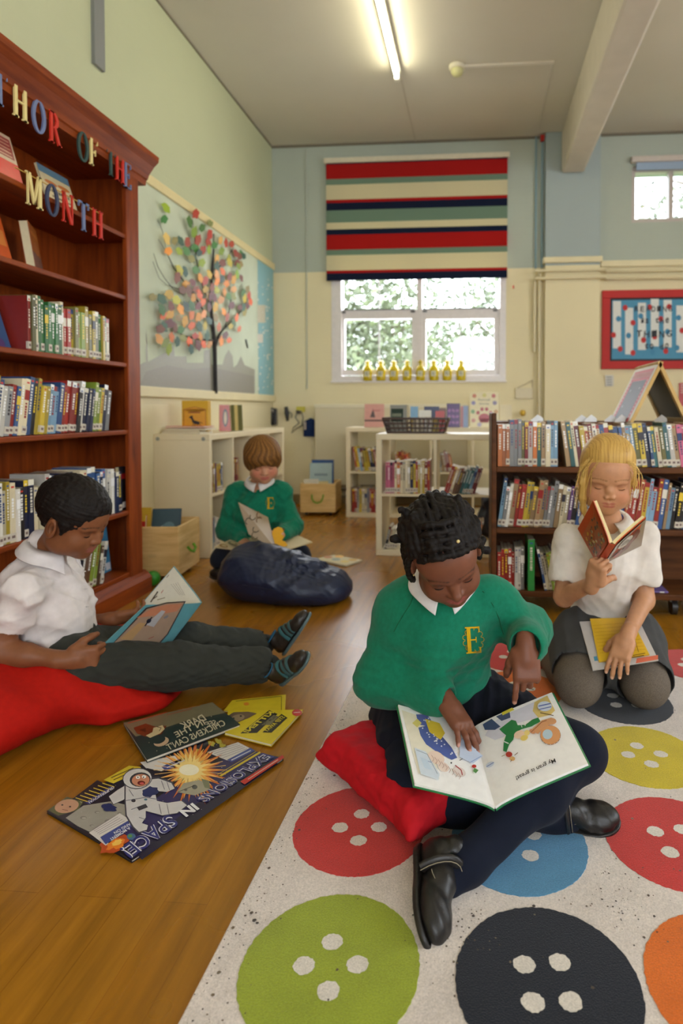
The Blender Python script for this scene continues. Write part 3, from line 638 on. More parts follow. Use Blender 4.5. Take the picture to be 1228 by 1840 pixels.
    def mesh(s, smooth=1):
        F = s.F; ins = F < 0; nx, ny, nz = F.shape
        c = np.zeros((nx-1, ny-1, nz-1), np.int8)
        for i in (0, 1):
            for j in (0, 1):
                for k in (0, 1): c += ins[i:nx-1+i, j:ny-1+j, k:nz-1+k]
        cell = np.nonzero((c > 0) & (c < 8)); del c
        N = len(cell[0]); idm = np.full((nx-1, ny-1, nz-1), -1, np.int32); idm[cell] = np.arange(N)
        P = np.zeros((N, 3)); W = np.zeros(N); C0 = np.stack(cell, 1)
        cor = [(0, 0, 0), (1, 0, 0), (0, 1, 0), (1, 1, 0), (0, 0, 1), (1, 0, 1), (0, 1, 1), (1, 1, 1)]
        val = [F[cell[0]+a, cell[1]+b, cell[2]+d] for a, b, d in cor]
        for a in range(8):
            for b in range(a+1, 8):
                if sum(abs(cor[a][q]-cor[b][q]) for q in range(3)) != 1: continue
                m = (val[a] < 0) != (val[b] < 0); t = val[a]/(val[a]-val[b]+1e-20)
                p = np.array(cor[a])[None]+t[:, None]*(np.array(cor[b])-np.array(cor[a]))[None]
                P[m] += p[m]; W[m] += 1
        V = (C0+P/W[:, None])*s.h+s.lo
        Q = []
        for axn in range(3):
            u, w = (axn+1) % 3, (axn+2) % 3
            sa = [slice(None)]*3; sb = [slice(None)]*3; sa[axn] = slice(0, -1); sb[axn] = slice(1, None)
            A, B = ins[tuple(sa)], ins[tuple(sb)]; e = np.nonzero(A != B); e = np.stack(e, 1)
            ok = (e[:, u] > 0) & (e[:, w] > 0) & (e[:, u] < F.shape[u]-1) & (e[:, w] < F.shape[w]-1); e = e[ok]
            fl = A[tuple(e.T)]
            def cid(du, dw): q = e.copy(); q[:, u] -= du; q[:, w] -= dw; return idm[tuple(q.T)]
            q = np.stack([cid(1, 1), cid(0, 1), cid(0, 0), cid(1, 0)], 1); q[~fl] = q[~fl][:, ::-1]; Q.append(q)
        Q = np.concatenate(Q); Q = Q[(Q >= 0).all(1)]
        for _ in range(smooth):
            S_ = np.zeros_like(V); D = np.zeros(len(V))
            for a in range(4):
                b = (a+1) % 4; np.add.at(S_, Q[:, a], V[Q[:, b]]); np.add.at(S_, Q[:, b], V[Q[:, a]]); np.add.at(D, Q[:, a], 1); np.add.at(D, Q[:, b], 1)
            V = V*.4+.6*S_/np.maximum(D, 1)[:, None]
        return V, Q
def biggest(V, Q):
    """keep only the largest connected piece"""
    lab = np.arange(len(V))
    for _ in range(400):
        m = lab[Q].min(1); new = lab.copy()
        for a in range(4): np.minimum.at(new, Q[:, a], m)
        new = new[new]
        if (new == lab).all(): break
        lab = new
    u, c = np.unique(lab[Q[:, 0]], return_counts=True); keep = u[c.argmax()]
    Q = Q[lab[Q[:, 0]] == keep]; used = np.unique(Q); mp = np.full(len(V), -1); mp[used] = np.arange(len(used)); return V[used], mp[Q]
def soft(name, fld, col, mat, parent=None, paint=None, smooth=1, keep=True):
    V, Q = fld.mesh(smooth)
    if keep: V, Q = biggest(V, Q)
    me = bpy.data.meshes.new(name); me.vertices.add(len(V)); me.vertices.foreach_set('co', V.astype(np.float32).ravel())
    me.loops.add(len(Q)*4); me.loops.foreach_set('vertex_index', Q.astype(np.int32).ravel())
    me.polygons.add(len(Q)); me.polygons.foreach_set('loop_start', np.arange(0, len(Q)*4, 4, dtype=np.int32)); me.polygons.foreach_set('loop_total', np.full(len(Q), 4, dtype=np.int32))
    me.update(calc_edges=True); me.polygons.foreach_set('use_smooth', np.ones(len(Q), bool))
    C = np.ones((len(V), 4), np.float32); C[:, :3] = lin(col)
    if paint:
        for fn, cc in paint: w = np.clip(fn(V), 0, 1)[:, None]; C[:, :3] = C[:, :3]*(1-w)+np.array(lin(cc))*w
    ca = me.color_attributes.new('Col', 'FLOAT_COLOR', 'POINT'); ca.data.foreach_set('color', C.ravel())
    o = bpy.data.objects.new(name, me); COL.objects.link(o); me.materials.append(mat)
    if parent is not None: o.parent = parent
    return o
def spot(c, r, R=None, soft_=.35):
    c = np.array(c); r = np.array([r]*3 if not hasattr(r, '__len__') else r)
    def f(V):
        d = V-c
        if R is not None: d = d @ R
        q = np.sqrt(((d/r)**2).sum(1)); return 1-smoothstep(1-soft_, 1+soft_, q)
    return f
# ---------------------------------------------------------------- heads, hands, shoes
def head_frame(c, yaw, pitch, roll, s):
    """local x = the person's right, y = forward, z = up; yaw 180 faces the camera"""
    R = np.array(Matrix.Rotation(math.radians(yaw), 3, 'Z') @ Matrix.Rotation(math.radians(-pitch), 3, 'X') @ Matrix.Rotation(math.radians(roll), 3, 'Y'))
    c = np.array(c, float)
    return dict(c=c, R=R, s=s, P=lambda x, y, z: c+R @ (np.array([x, y, z])*s))
def head(F, H, nose=1, lips=1, cheek=1, ear=1):
    P, s, R = H['P'], H['s'], H['R']; E = lambda c, r, k=.02, op='add': F.ell(P(*c), [q*s for q in r], R, k*s, op)
    E((0, -.014, .032), (.073, .092, .077), .02)
    E((0, .018, -.03), (.058, .064, .066), .03)
    E((0, .040, .036), (.056, .042, .042), .03)                        # brow
    E((0, .056, -.077), (.021, .02, .017), .03)                        # chin
    for q in (-1, 1):
        E((q*.033, .048, -.036), (.027*cheek, .026, .028), .025)
        E((q*.045, .005, -.062), (.022, .034, .024), .03)
        F.ell(P(q*.031, .083, .0), [.014*s, .013*s, .010*s], R, .012*s, 'sub')
        E((q*.030, .0645, -.001), (.0145, .0135, .0125), .004)         # lowered lid over the eyeball
        F.cap(P(q*.016, .079, .016), P(q*.045, .068, .014), .005*s, .004*s, .012*s)
    F.chain([P(0, .074, .006), P(0, .083, -.010), P(0, .092*nose, -.024)], [.006*s, .0075*s, .0105*s*nose], .010*s)
    for q in (-1, 1): F.ell(P(q*.0105*nose, .083, -.028), [.0075*s*nose, .009*s, .0065*s], R, .006*s); F.ell(P(q*.0055, .090, -.0345), [.0028*s, .0035*s, .003*s], R, .002*s, 'sub')
    E((0, .066, -.052), (.022, .014, .014), .015)
    L = lips
    for q in (-1, 1):
        F.cap(P(0, .0815, -.0478), P(q*.0195, .072, -.0525), .0042*s*L, .0022*s, .004*s)
        F.cap(P(0, .0800, -.0575), P(q*.0185, .071, -.0535), .0050*s*L, .0022*s, .004*s)
        F.cap(P(0, .0865, -.0522), P(q*.021, .0755, -.0528), .0011*s, .0008*s, .002*s, 'sub')
    F.cap(P(0, .079, -.041), P(0, .085, -.034), .002*s, .0015*s, .004*s, 'sub')
    if ear:
        for q in (-1, 1):
            Re = R @ np.array(Matrix.Rotation(q*math.radians(-18), 3, 'Z'))
            F.ell(P(q*(.074+.004*(ear-1)*10), -.008, -.006), [.008*s*ear, .018*s*ear, .028*s*ear], Re, .006*s)
            F.ell(P(q*.083, -.004, -.003), [.006*s, .010*s, .017*s], Re, .004*s, 'sub')
def face_paint(H, lip, brow, lid, browy=.0, lw=1):
    P, s, R = H['P'], H['s'], H['R']; out = []
    for q in (-1, 1): out += [(spot(P(q*.009, .080, -.0485), [.014*s*lw, .012*s, .005*s*lw], R), lip), (spot(P(q*.007, .080, -.0575), [.014*s*lw, .012*s, .0058*s*lw], R), lip)]
    for q in (-1, 1):
        for t in np.linspace(0, 1, 6): out.append((spot(P(q*(.013+.035*t), .078-.014*t, .0195+browy+.003*(1-t)+.004*math.sin(t*2.6)), [.0055*s, .012*s, .0034*s*(1.1-.4*t)], R), brow))
        out.append((spot(P(q*.031, .076, .006), [.017*s, .01*s, .006*s], R, .6), lid))
    return out
def lashes(H, parent, col=(24, 16, 14), w=1):
    P, s = H['P'], H['s']; g = G(col)
    for q in (-1, 1):
        pts = []
        for t in np.linspace(-1, 1, 9):
            x = .0305+.0118*t; zz = -.0055-.0022*(1-t*t); yy = .0655+math.sqrt(max(0, .0134**2-(.0118*t*.95)**2-(zz*1.0)**2))-.0003; pts.append(P(q*x, yy, zz))
        g2 = G(col); g2.tube(pts, [.0005*s]+[.0016*s*w]*7+[.0005*s], 6); g2.build('eyelashes', M_HAIR, parent)
FING = [(.0245, .0, .056, .0076, 6), (.0085, .003, .063, .0078, 1), (-.0080, .001, .058, .0074, -3), (-.0230, -.006, .046, .0065, -9)]
def hand(F, wrist, ydir, zdir, s, curls, thumb=(35, 25, 20), tdir=None, side=1, spread=1.0, nails=None, wr=.021):
    """origin at the wrist, y towards the fingers, z out of the back; side=+1 puts the thumb on +x. curls: four (a,b,c) in degrees"""
    y = np.array(ydir, float); y /= np.linalg.norm(y); z = np.array(zdir, float); z -= y*(z@y); z /= np.linalg.norm(z); x = np.cross(y, z)*side
    B = np.stack([x, y, z], 1); o = np.array(wrist, float); P = lambda a, b, c: o+B @ (np.array([a, b, c])*s)
    Rr = B if np.linalg.det(B) > 0 else B @ np.diag([1, 1, -1.])
    F.box(P(.0, .046, 0), [.033*s, .036*s, .0125*s], Rr, .0115*s, .012*s)
    F.cap(P(0, -.02, 0), P(0, .03, 0), wr*s, .020*s, .015*s)
    F.ell(P(.02, .03, -.008), [.016*s, .026*s, .012*s], Rr, .012*s)
    tips = []
    for (fx, fy, L, r, an), cu in zip(FING, curls):
        seg = [L*.44, L*.31, L*.25]; p = np.array([fx, .073+fy, 0.]); a = 0; pts = [p-np.array([0, .012, 0]), p]; sp = math.radians(an*spread)
        for q, l in zip(cu, seg):
            a += math.radians(q); p = p+np.array([math.sin(sp)*math.cos(a), math.cos(sp)*math.cos(a), -math.sin(a)])*l; pts.append(p)
        W_ = [P(*q) for q in pts]; F.chain(W_, [r*1.05*s, r*s*1.06, r*s*.96, r*s*.9, r*s*.78], .0035*s)
        d = (W_[-1]-W_[-2]); d /= np.linalg.norm(d); nl = B @ np.array([0, math.sin(a), math.cos(a)]); tips.append((W_[-1]-d*.001*s+nl*r*.62*s, r*s, W_[-1], d, nl))
    tb = np.array([.026, .016, -.004]); a, b, c = [math.radians(q) for q in thumb]; pts = [tb]; ang = a; down = c
    for l, k in ((.030, 1), (.024, .55), (.017, .2)):
        tb = tb+np.array([math.sin(ang*k+.1)*math.cos(down), math.cos(ang*k+.1)*math.cos(down), -math.sin(down)])*l; down += b*.5; pts.append(tb)
    W_ = [P(*q) for q in pts]; F.chain(W_, [.0125*s, .0105*s, .009*s, .0075*s], .006*s)
    if nails is not None:
        for c0, r, _, d, nl in tips: nails.append((spot(c0+d*.002*s, r*.85), None))
    return [t[2] for t in tips], W_
def rot_from(y, z):
    y = np.array(y, float); y /= np.linalg.norm(y); z = np.array(z, float); z -= y*(z@y); z /= np.linalg.norm(z); return np.stack([np.cross(y, z), y, z], 1)
def shoe(parent, heel, toe, up, L, kind, seam=(150, 140, 120)):
    """heel, toe: points under the sole; up: direction of the ankle"""
    heel, toe = np.array(heel, float), np.array(toe, float); d = toe-heel; d /= np.linalg.norm(d); B = rot_from(d, up); o = heel; s = L/.21
    P = lambda x, y, z: o+B @ (np.array([x, y, z])*s)
    lo = np.min([P(x, y, z) for x in (-.05, .05) for y in (-.02, .23) for z in (-.02, .12)], 0)-.01; hi = np.max([P(x, y, z) for x in (-.05, .05) for y in (-.02, .23) for z in (-.02, .12)], 0)+.01
    F = Field(lo, hi, .0025)
    F.ell(P(0, .042, .030), [.031*s, .046*s, .030*s], B, .02*s); F.ell(P(.002, .150, .026), [.039*s, .060*s, .029*s], B, .03*s)
    F.cap(P(0, .04, .05), P(0, .10, .042), .027*s, .030*s, .02*s); F.cap(P(0, .035, .055), P(0, .04, .078), .028*s, .025*s, .012*s)
    if kind == 'trainer': F.ell(P(0, .04, .1), [.021*s, .026*s, .03*s], B, .006*s, 'sub')
    F.plane(P(0, 0, .008), B @ np.array([0, 0, -1.]), .004)
    F.ripple(.0012, .012, 3)
    st = (26, 24, 24) if kind == 'school' else (40, 33, 28)
    sh = soft('shoe', F, st, M_LEATHER, parent)
    F = Field(lo, hi, .0025)
    F.ell(P(0, .045, .008), [.034*s, .050*s, .030*s], B, .02*s); F.ell(P(.002, .148, .008), [.043*s, .066*s, .030*s], B, .04*s); F.cap(P(0, .04, .008), P(0, .12, .008), .03*s, .034*s, .02*s)
    F.plane(P(0, 0, .0125), B @ np.array([0, 0, 1.]), .003); F.plane(P(0, 0, 0), B @ np.array([0, 0, -1.]), .003)
    soft('sole', F, (30, 28, 27) if kind == 'school' else (84, 106, 110), M_LEATHER, sh)
    def arc(y, zt, rx, n=11, rz=None, y2=0):
        return [P(rx*math.cos(a), y+y2*math.sin(a), .02+(zt-.02)*math.sin(a)) for a in np.linspace(0, math.pi, n)]
    if kind == 'school':
        for yy, zt, rx in ((.083, .083, .0365), ):
            g = G((34, 32, 32)); g.tube(arc(yy, zt, rx, 13, y2=-.004), .006*s, 8, flat=2.0); st_ = g.build('strap', M_LEATHER, sh)
            for dd in (-.0085, .0085): g = G(seam); g.tube(arc(yy+dd, zt+.0045, rx+.004, 13, y2=-.004), .0009*s, 5); g.build('stitching', M_CLOTH, st_)
        g = G(seam); g.tube([P(.034*math.cos(a), .125+.035*math.sin(a)-.03, .053+.004*math.sin(a)-.012*abs(math.cos(a))) for a in np.linspace(0, math.pi, 13)], .0008*s, 5); g.build('stitching', M_CLOTH, sh)
    else:
        for i, yy in enumerate((.088, .108, .128)):
            g = G([(56, 96, 100), (58, 84, 84), (62, 90, 92)][i]); g.tube(arc(yy, .078-.009*i, .0335+.002*i, 13), .0035*s, 8, flat=2.2); g.build('strap', M_CLOTH, sh)
        g = G((40, 90, 120)); g.tube([P(.026*math.cos(a), .036+.030*math.sin(a), .085) for a in np.linspace(0, 2*math.pi, 21)[:-1]], .0035*s, 6, closed=True); g.build('ankle_cuff', M_CLOTH, sh)
    return sh
def collar(parent, P, ri, ro, zi, zo, col, tip=.035, gap=8, n=40, drop=.02, mat=None, ax=1.0, tiltf=0):
    """P(x,y,z): neck frame (y forward, z up). Two wings that meet at the front and end in points"""
    g = G(col)
    for sd in (-1, 1):
        rows = []
        for i in range(n+1):
            t = i/n; a = math.radians(gap)+(math.pi-math.radians(gap))*t      # 0 = front, pi = back
            e = max(0, 1-t*3.2); e = e*e
            inn = (sd*ri*math.sin(a)*ax, ri*math.cos(a), zi-tiltf*math.cos(a)*.5)
            mid_r = (ri+ro)/2+.004; rr = ro+tip*e*.35
            out = (sd*rr*math.sin(a)*ax+sd*e*tip*.35, rr*math.cos(a), zo-drop*e-tiltf*math.cos(a))
            mid = (sd*mid_r*math.sin(a)*ax+sd*e*tip*.15, mid_r*math.cos(a), (zi+zo)/2+.007-drop*.35*e-tiltf*math.cos(a)*.75)
            rows.append([P(*inn), P(*mid), P(*out)])
        vs = []; T = .0022
        for r in rows: vs += r
        vs2 = [v-np.array(P(0, 0, T))+np.array(P(0, 0, 0)) for v in vs]
        o = len(vs); fs = []
        for i in range(n):
            for j in range(2): a = i*3+j; fs.append((a, a+3, a+4, a+1)); fs.append((a+o, a+1+o, a+4+o, a+3+o))
            fs.append((i*3, i*3+o, i*3+3+o, i*3+3)); fs.append((i*3+2, i*3+5, i*3+5+o, i*3+2+o))
        fs.append((0, 1, 1+o, o)); fs.append((1, 2, 2+o, 1+o)); fs.append((n*3, n*3+o, n*3+1+o, n*3+1)); fs.append((n*3+1, n*3+1+o, n*3+2+o, n*3+2))
        g.add(vs+vs2, fs, col, True)
    return g.build('collar', mat or M_CLOTH, parent)
def badge(parent, surf, cu, cv, h, col=(206, 164, 24)):
    """embroidered letter E with scrollwork; surf(u,v)->point just outside the cloth"""
    g = G(col); A = Art(g, surf, eps=.0006); w = h*.62
    for p in serif_letter('E'): A.poly([(cu+(a-.35)*w*1.25, cv+(b-.5)*h) for a, b in p], col, 1)
    rg = random.Random(4)
    for k in range(10):
        a0 = k/10*6.28; c = (cu+.46*h*math.cos(a0)*.8, cv+.44*h*math.sin(a0))
        A.line([(c[0]+.09*h*math.cos(b), c[1]+.09*h*math.sin(b)) for b in np.linspace(a0-1.9, a0+1.9, 8)], h*.025, (190, 150, 30), 2)
    for k in range(3): A.line([(cu-.25*h+.08*h*k, cv-.3*h), (cu-.1*h+.1*h*k, cv-.2*h), (cu+.1*h, cv-.28*h+.05*h*k)], h*.02, (150, 130, 40), 2.5)
    return g.build('badge', M_CLOTH, parent)
class PArt(Art):
    """art placed on a real plane through three points; the coordinates handed in are photo pixels read off the picture"""
    def __init__(s, g, a, b, c, eps=.0002):
        a, b, c = map(lambda q: np.array(q, float), (a, b, c)); n = np.cross(b-a, c-a); n /= np.linalg.norm(n)
        if n@(Cv-a) < 0: n = -n
        s.n = n; s.a = a
        def fn(u, v): d = ray(u, v); t = ((a-Cv)@n)/(d@n); return Cv+d*t
        s.g = g; s.fn = fn; s.L = 0; s.eps = eps
    def pt(s, u, v, L): return s.fn(u, v)+s.n*s.eps*(L+1)
    def qtext(s, txt, p00, p10, p01, col, bold=0, L=None):
        """baseline p00->p10, height p00->p01 (pixels)"""
        vs, fs, sz = text_polys(txt, bold); p00, p10, p01 = map(np.array, (p00, p10, p01))
        if L is None: s.L += .5; L = s.L
        s.g.add([s.pt(*(p00+(p10-p00)*x/sz[0]+(p01-p00)*y/sz[1]), L) for x, y in vs], fs, col); return s
class PageArt(PArt):
    """as PArt, but follows the (slightly twisted and bowed) page of an open book"""
    def __init__(s, g, St, Sb, Ot, Ob, off, bulge, eps=.0003):
        St, Sb, Ot, Ob = map(np.array, (St, Sb, Ot, Ob)); n = np.cross(Ot-St, Sb-St); n /= np.linalg.norm(n); n = n if n@(Cv-Sb) > 0 else -n
        s.g = g; s.L = 0; s.eps = eps; s.n = n
        def fn(px, py):
            d = ray(px, py); t = ((Sb-Cv)@n)/(d@n); v = .5; u = .5
            for _ in range(16):
                P = Cv+d*t
                for _ in range(3):
                    a0 = Sb+(Ob-Sb)*u; a1 = St+(Ot-St)*u; e = a1-a0; v = ((P-a0)@e)/(e@e); b0 = Sb+(St-Sb)*v; b1 = Ob+(Ot-Ob)*v; e = b1-b0; u = ((P-b0)@e)/(e@e)
                b0 = Sb+(St-Sb)*v; b1 = Ob+(Ot-Ob)*v; S_ = b0+(b1-b0)*u+n*(off+(bulge*math.sin(math.pi*min(1, max(0, u))**.55)))
                t += ((S_-P)@n)/(d@n)
            return Cv+d*t
        s.fn = fn
    def poly(s, pts, col, L=None):
        if L is None: s.L += .5; L = s.L
        if len(pts) > 12 and max(np.ptp(np.array(pts), axis=0)) < 8:
            s.g.add([s.pt(u, v, L) for u, v in pts], [tuple(range(len(pts)))], col); return s
        T = [[np.array(pts[i], float) for i in t] for t in mathutils.geometry.tessellate_polygon([[Vector((u, v, 0)) for u, v in pts]])]
        for _ in range(3):
            N = []
            for a, b, c in T:
                if max(np.linalg.norm(a-b), np.linalg.norm(b-c), np.linalg.norm(c-a)) < 9: N.append([a, b, c]); continue
                m, n, o = (a+b)/2, (b+c)/2, (c+a)/2; N += [[a, m, o], [m, b, n], [o, n, c], [m, n, o]]
            T = N
        vs = []; fs = []; ix = {}
        for t in T:
            f = []
            for q in t:
                k = (round(q[0], 3), round(q[1], 3))
                if k not in ix: ix[k] = len(vs); vs.append(s.pt(q[0], q[1], L))
                f.append(ix[k])
            fs.append(tuple(f))
        s.g.add(vs, fs, col); return s
def open_book(lab, cat, St, Sb, Lt, Lb, Rt, Rb, cover, inner=(226, 222, 210), th=.004, bulge=.008, ncov=None, page_l=None):
    """spine top/bottom, left outer top/bottom, right outer top/bottom (as world points of the pages)"""
    St, Sb, Lt, Lb, Rt, Rb = [np.array(q, float) for q in (St, Sb, Lt, Lb, Rt, Rb)]
    t = thing('open_book', lab, cat, tuple(Sb)); mi = Matrix.Translation(-Sb)
    nL = np.cross(Lt-St, Sb-St); nL /= np.linalg.norm(nL); nR = np.cross(Sb-St, Rt-St); nR /= np.linalg.norm(nR)
    if nL@nR < -.99: nR = nL
    def page(side, u, v, off=0):
        ot, ob, nn = (Lt, Lb, nL) if side < 0 else (Rt, Rb, nR)
        a = Sb+(St-Sb)*v; b = ob+(ot-ob)*v; p = a+(b-a)*u; return p+nn*(bulge*math.sin(math.pi*min(1, u*1.0)**.55)*(1 if u < 1 else 0)+off)
    def slab(side, o1, o2, col, u1=1.0, vm=0, name='pages', mat=M_PAPER, nu=16, bl=1):
        g = G(col); vs = []; nv = 2
        ot, ob, nn = (Lt, Lb, nL) if side < 0 else (Rt, Rb, nR)
        for off, bb in ((o1, bl), (o2, 1 if bl else 0)):
            for i in range(nu+1):
                for j in range(nv+1):
                    u = i/nu*u1; v = -vm+(1+2*vm)*j/nv; a = Sb+(St-Sb)*v; b = ob+(ot-ob)*v
                    vs.append(a+(b-a)*u+nn*(bb*bulge*math.sin(math.pi*min(1, u)**.55)+off))
        K = (nu+1)*(nv+1); fs = []; id_ = lambda k, i, j: k*K+i*(nv+1)+j
        for i in range(nu):
            for j in range(nv):
                fs.append((id_(0, i, j), id_(0, i+1, j), id_(0, i+1, j+1), id_(0, i, j+1))); fs.append((id_(1, i, j), id_(1, i, j+1), id_(1, i+1, j+1), id_(1, i+1, j)))
            fs.append((id_(0, i, 0), id_(1, i, 0), id_(1, i+1, 0), id_(0, i+1, 0))); fs.append((id_(0, i, nv), id_(0, i+1, nv), id_(1, i+1, nv), id_(1, i, nv)))
        for j in range(nv): fs.append((id_(0, nu, j), id_(1, nu, j), id_(1, nu, j+1), id_(0, nu, j+1))); fs.append((id_(0, 0, j), id_(0, 0, j+1), id_(1, 0, j+1), id_(1, 0, j)))
        g.add(vs, fs, col, False); o = g.build(name, mat, t); o.matrix_parent_inverse = mi; return o
    for sd in (-1, 1):
        slab(sd, 0, -th, inner if sd > 0 or page_l is None else page_l)
        slab(sd, -th-.0002, -th-.0026, cover, 1.02, .012, 'cover', M_GLOSSP, 12, 1 if th < .003 else 1)
    return t, (nL, nR), mi
# ================================================================ PEOPLE
J = PY
def bounds(pts, m): a = np.array(pts); return a.min(0)-m, a.max(0)+m
GREEN = (24, 116, 88)
def lerp(a, b, t): return np.array(a)*(1-t)+np.array(b)*t
# ---- A: girl in front, cross-legged on the red cushion
def girl_front():
    SK = (116, 70, 50)
    t = thing('person', 'child in green sweatshirt sitting cross-legged on the red cushion, open picture book in lap', 'person', tuple(PZ(780, 1380)))
    mi = Matrix.Translation(-t.location)
    pel, wst, ch, nb = J(790, 1215, 1.69), J(786, 1165, 1.66), J(790, 1118, 1.59), J(797, 1050, 1.535)
    H = head_frame(J(800, 1000, 1.43), 180+20, 34, 17, 1.06)
    sl, sr = J(712, 1092, 1.59), J(888, 1078, 1.60)
    el, er = J(680, 1222, 1.56), J(950, 1130, 1.66)
    wl, wr_ = J(800, 1256, 1.45), J(945, 1160, 1.47)
    hl, hr = J(738, 1290, 1.66), J(852, 1272, 1.66)
    kl, kr = J(742, 1422, 1.38), J(1042, 1352, 1.44)
    al, ar = J(1000, 1462, 1.37), J(826, 1560, 1.19)
    F = Field(*bounds([pel, nb, H['c']+[0, 0, .08], sl, sr, el, er, wl, wr_, hl, hr, kl, kr, al, ar], .15), .0026)
    F.lo[2] = max(F.lo[2], -.01)
    head(F, H, nose=1.02, lips=1.45)
    F.cap(nb, H['P'](0, -.02, -.055), .038, .040, .03)
    F.chain([nb, ch, wst, pel], [.05, .095, .085, .095], .04); F.cap(sl, sr, .035, .035, .03)
    for a, b, c in ((sl, el, wl), (sr, er, wr_)): F.chain([a, b, c], [.036, .031, .0205], .02)
    for a, b, c in ((hl, kl, al), (hr, kr, ar)): F.chain([a, b, c], [.07, .05, .033], .02); F.cap(b, lerp(b, c, .4), .046, .046, .02)
    nails = []
    tl = J(864, 1352, 1.355)
    hand(F, wl, tl-wl, (.12, .25, 1), 1.02, [(6, 18, 10), (4, 14, 10), (4, 16, 10), (8, 18, 12)], (30, 15, 18), side=-1, spread=1.4, nails=nails)
    hand(F, wr_, (.02, -.42, -.9), (.05, -.93, .42), 1.0, [(10, 14, 8), (48, 80, 50), (55, 85, 50), (58, 85, 50)], (20, 25, 30), side=1, nails=nails)
    P = H['P']
    paint = face_paint(H, (146, 78, 72), (44, 26, 20), (88, 50, 36)) + [(f, (188, 138, 122)) for f, _ in nails]
    b = soft('body', F, SK, M_SKIN, t, paint); b.matrix_parent_inverse = mi
    kids = []
    lashes(H, b)
    # sweatshirt
    F = Field(*bounds([pel, nb, sl, sr, el, er, wl, wr_], .12), .0035)
    F.cap(sl, sr, .052, .052, .05); F.chain([lerp(nb, ch, .25), ch, wst, pel], [.062, .118, .112, .118], .06)
    F.ell(lerp(pel, wst, .3)+[.0, -.04, .0], [.135, .095, .075], None, .05)
    F.ell(ch+[0, .02, -.02], [.135, .09, .12], None, .05)
    F.chain([sl, el, lerp(el, wl, .92)], [.056, .056, .036], .045); F.chain([sr, er, lerp(er, wr_, .86)], [.055, .054, .040], .045)
    F.cap(lerp(el, wl, .80), lerp(el, wl, .93), .039, .037, .008); F.cap(lerp(er, wr_, .70), lerp(er, wr_, .92), .047, .049, .01)
    F.ripple(.0055, .06, 11, (1, 1, 1.2)); F.ripple(.0032, .035, 5, (.9, .9, 1.1), ridge=True, mask=lambda X, Y, Z: 1-.65*smoothstep(.36, .44, Z))
    y_ = (wr_-er)/np.linalg.norm(wr_-er); F.cap(lerp(er, wr_, .90), lerp(er, wr_, 1.12), .034, .036, .006, 'sub')
    y_ = (wl-el)/np.linalg.norm(wl-el); F.cap(lerp(el, wl, .93), lerp(el, wl, 1.1), .026, .029, .004, 'sub')
    sw = soft('sweatshirt', F, GREEN, M_FLEECE, t); kids.append(sw)
    # badge sits on the chest cloth: find the surface along the view ray with a short march through the field
    def surf_of(Fd):
        def val(p):
            q = (p-Fd.lo)/Fd.h; i = np.floor(q).astype(int); f = q-i
            if (i < 0).any() or (i > np.array(Fd.F.shape)-2).any(): return .05
            r = 0
            for a in (0, 1):
                for b_ in (0, 1):
                    for c in (0, 1): r += Fd.F[i[0]+a, i[1]+b_, i[2]+c]*(f[0] if a else 1-f[0])*(f[1] if b_ else 1-f[1])*(f[2] if c else 1-f[2])
            return r
        def fn(px, py, near=.9, far=4):
            d = ray(px, py); t_ = near/d[1]
            while t_ < far:
                v = val(Cv+d*t_)
                if v < .0006: return Cv+d*(t_-.001)
                t_ += max(v*.6, .001)
            return Cv+d*far
        return fn
    sf = surf_of(F)
    def bad(parent, sf, cx, cy, hpx, near, tilt=0):
        cache = {}
        def fn(u, v):
            k = (round(u*2)/2, round(v*2)/2)
            return sf(cx+u*math.cos(tilt)+v*math.sin(tilt), cy-v*math.cos(tilt)+u*math.sin(tilt), near)
        g = G((206, 164, 24)); L = [0]
        def poly(pts, col, l): g.add([fn(u, v)-ray(cx, cy)*.0006*l for u, v in pts], [tuple(range(len(pts)))], col)
        w = hpx*.62
        def sub(p, n=3):
            out = []
            for a, b_ in zip(p, p[1:]+p[:1]):
                for i in range(n): out.append((a[0]+(b_[0]-a[0])*i/n, a[1]+(b_[1]-a[1])*i/n))
            return out
        for p in serif_letter('E'): poly(sub([((a-.35)*w*1.45, (b_-.5)*hpx*1.08) for a, b_ in p]), (206, 164, 24), 5)
        for k in range(11):
            a0 = k/11*6.28; c = (.40*hpx*math.cos(a0)*.85, .42*hpx*math.sin(a0)); r = .1*hpx
            pts = [(c[0]+r*math.cos(b_), c[1]+r*math.sin(b_)) for b_ in np.linspace(a0-1.9, a0+1.9, 8)]
            for p, q in zip(pts[:-1], pts[1:]):
                dx, dy = q[0]-p[0], q[1]-p[1]; l = math.hypot(dx, dy); nx, ny = -dy/l*hpx*.010, dx/l*hpx*.010
                poly([(p[0]-nx, p[1]-ny), (q[0]-nx, q[1]-ny), (q[0]+nx, q[1]+ny), (p[0]+nx, p[1]+ny)], (186, 146, 24), 1)
        o = g.build('badge', M_CLOTH, parent); return o
    globals()['surf_of'] = surf_of; globals()['make_badge'] = bad
    bad(sw, sf, 851, 1150, 44, 1.2, -.06)
    for pts in ([(748, 1058), (738, 1085), (722, 1110), (708, 1135)], [(868, 1062), (885, 1085), (897, 1110), (905, 1140)]):
        g = G((16, 92, 62)); g.tube([sf(*p, 1.2)+ray(*p)*.001 for p in pts], .0016, 6); g.build('seam', M_FLEECE, sw)
    NP = head_frame(nb+[0, -.012, .004], 180+6, 26, 4, 1)['P']
    kids.append(collar(t, NP, .046, .078, .030, .006, (226, 224, 226), tip=.045, drop=.016, gap=4, ax=1.12))
    # skirt and leggings
    F = Field(*bounds([hl, hr, kl, kr, al, ar], .13), .0035); F.lo[2] = max(F.lo[2], -.012)
    F.cap(hl, hr, .088, .088, .03)
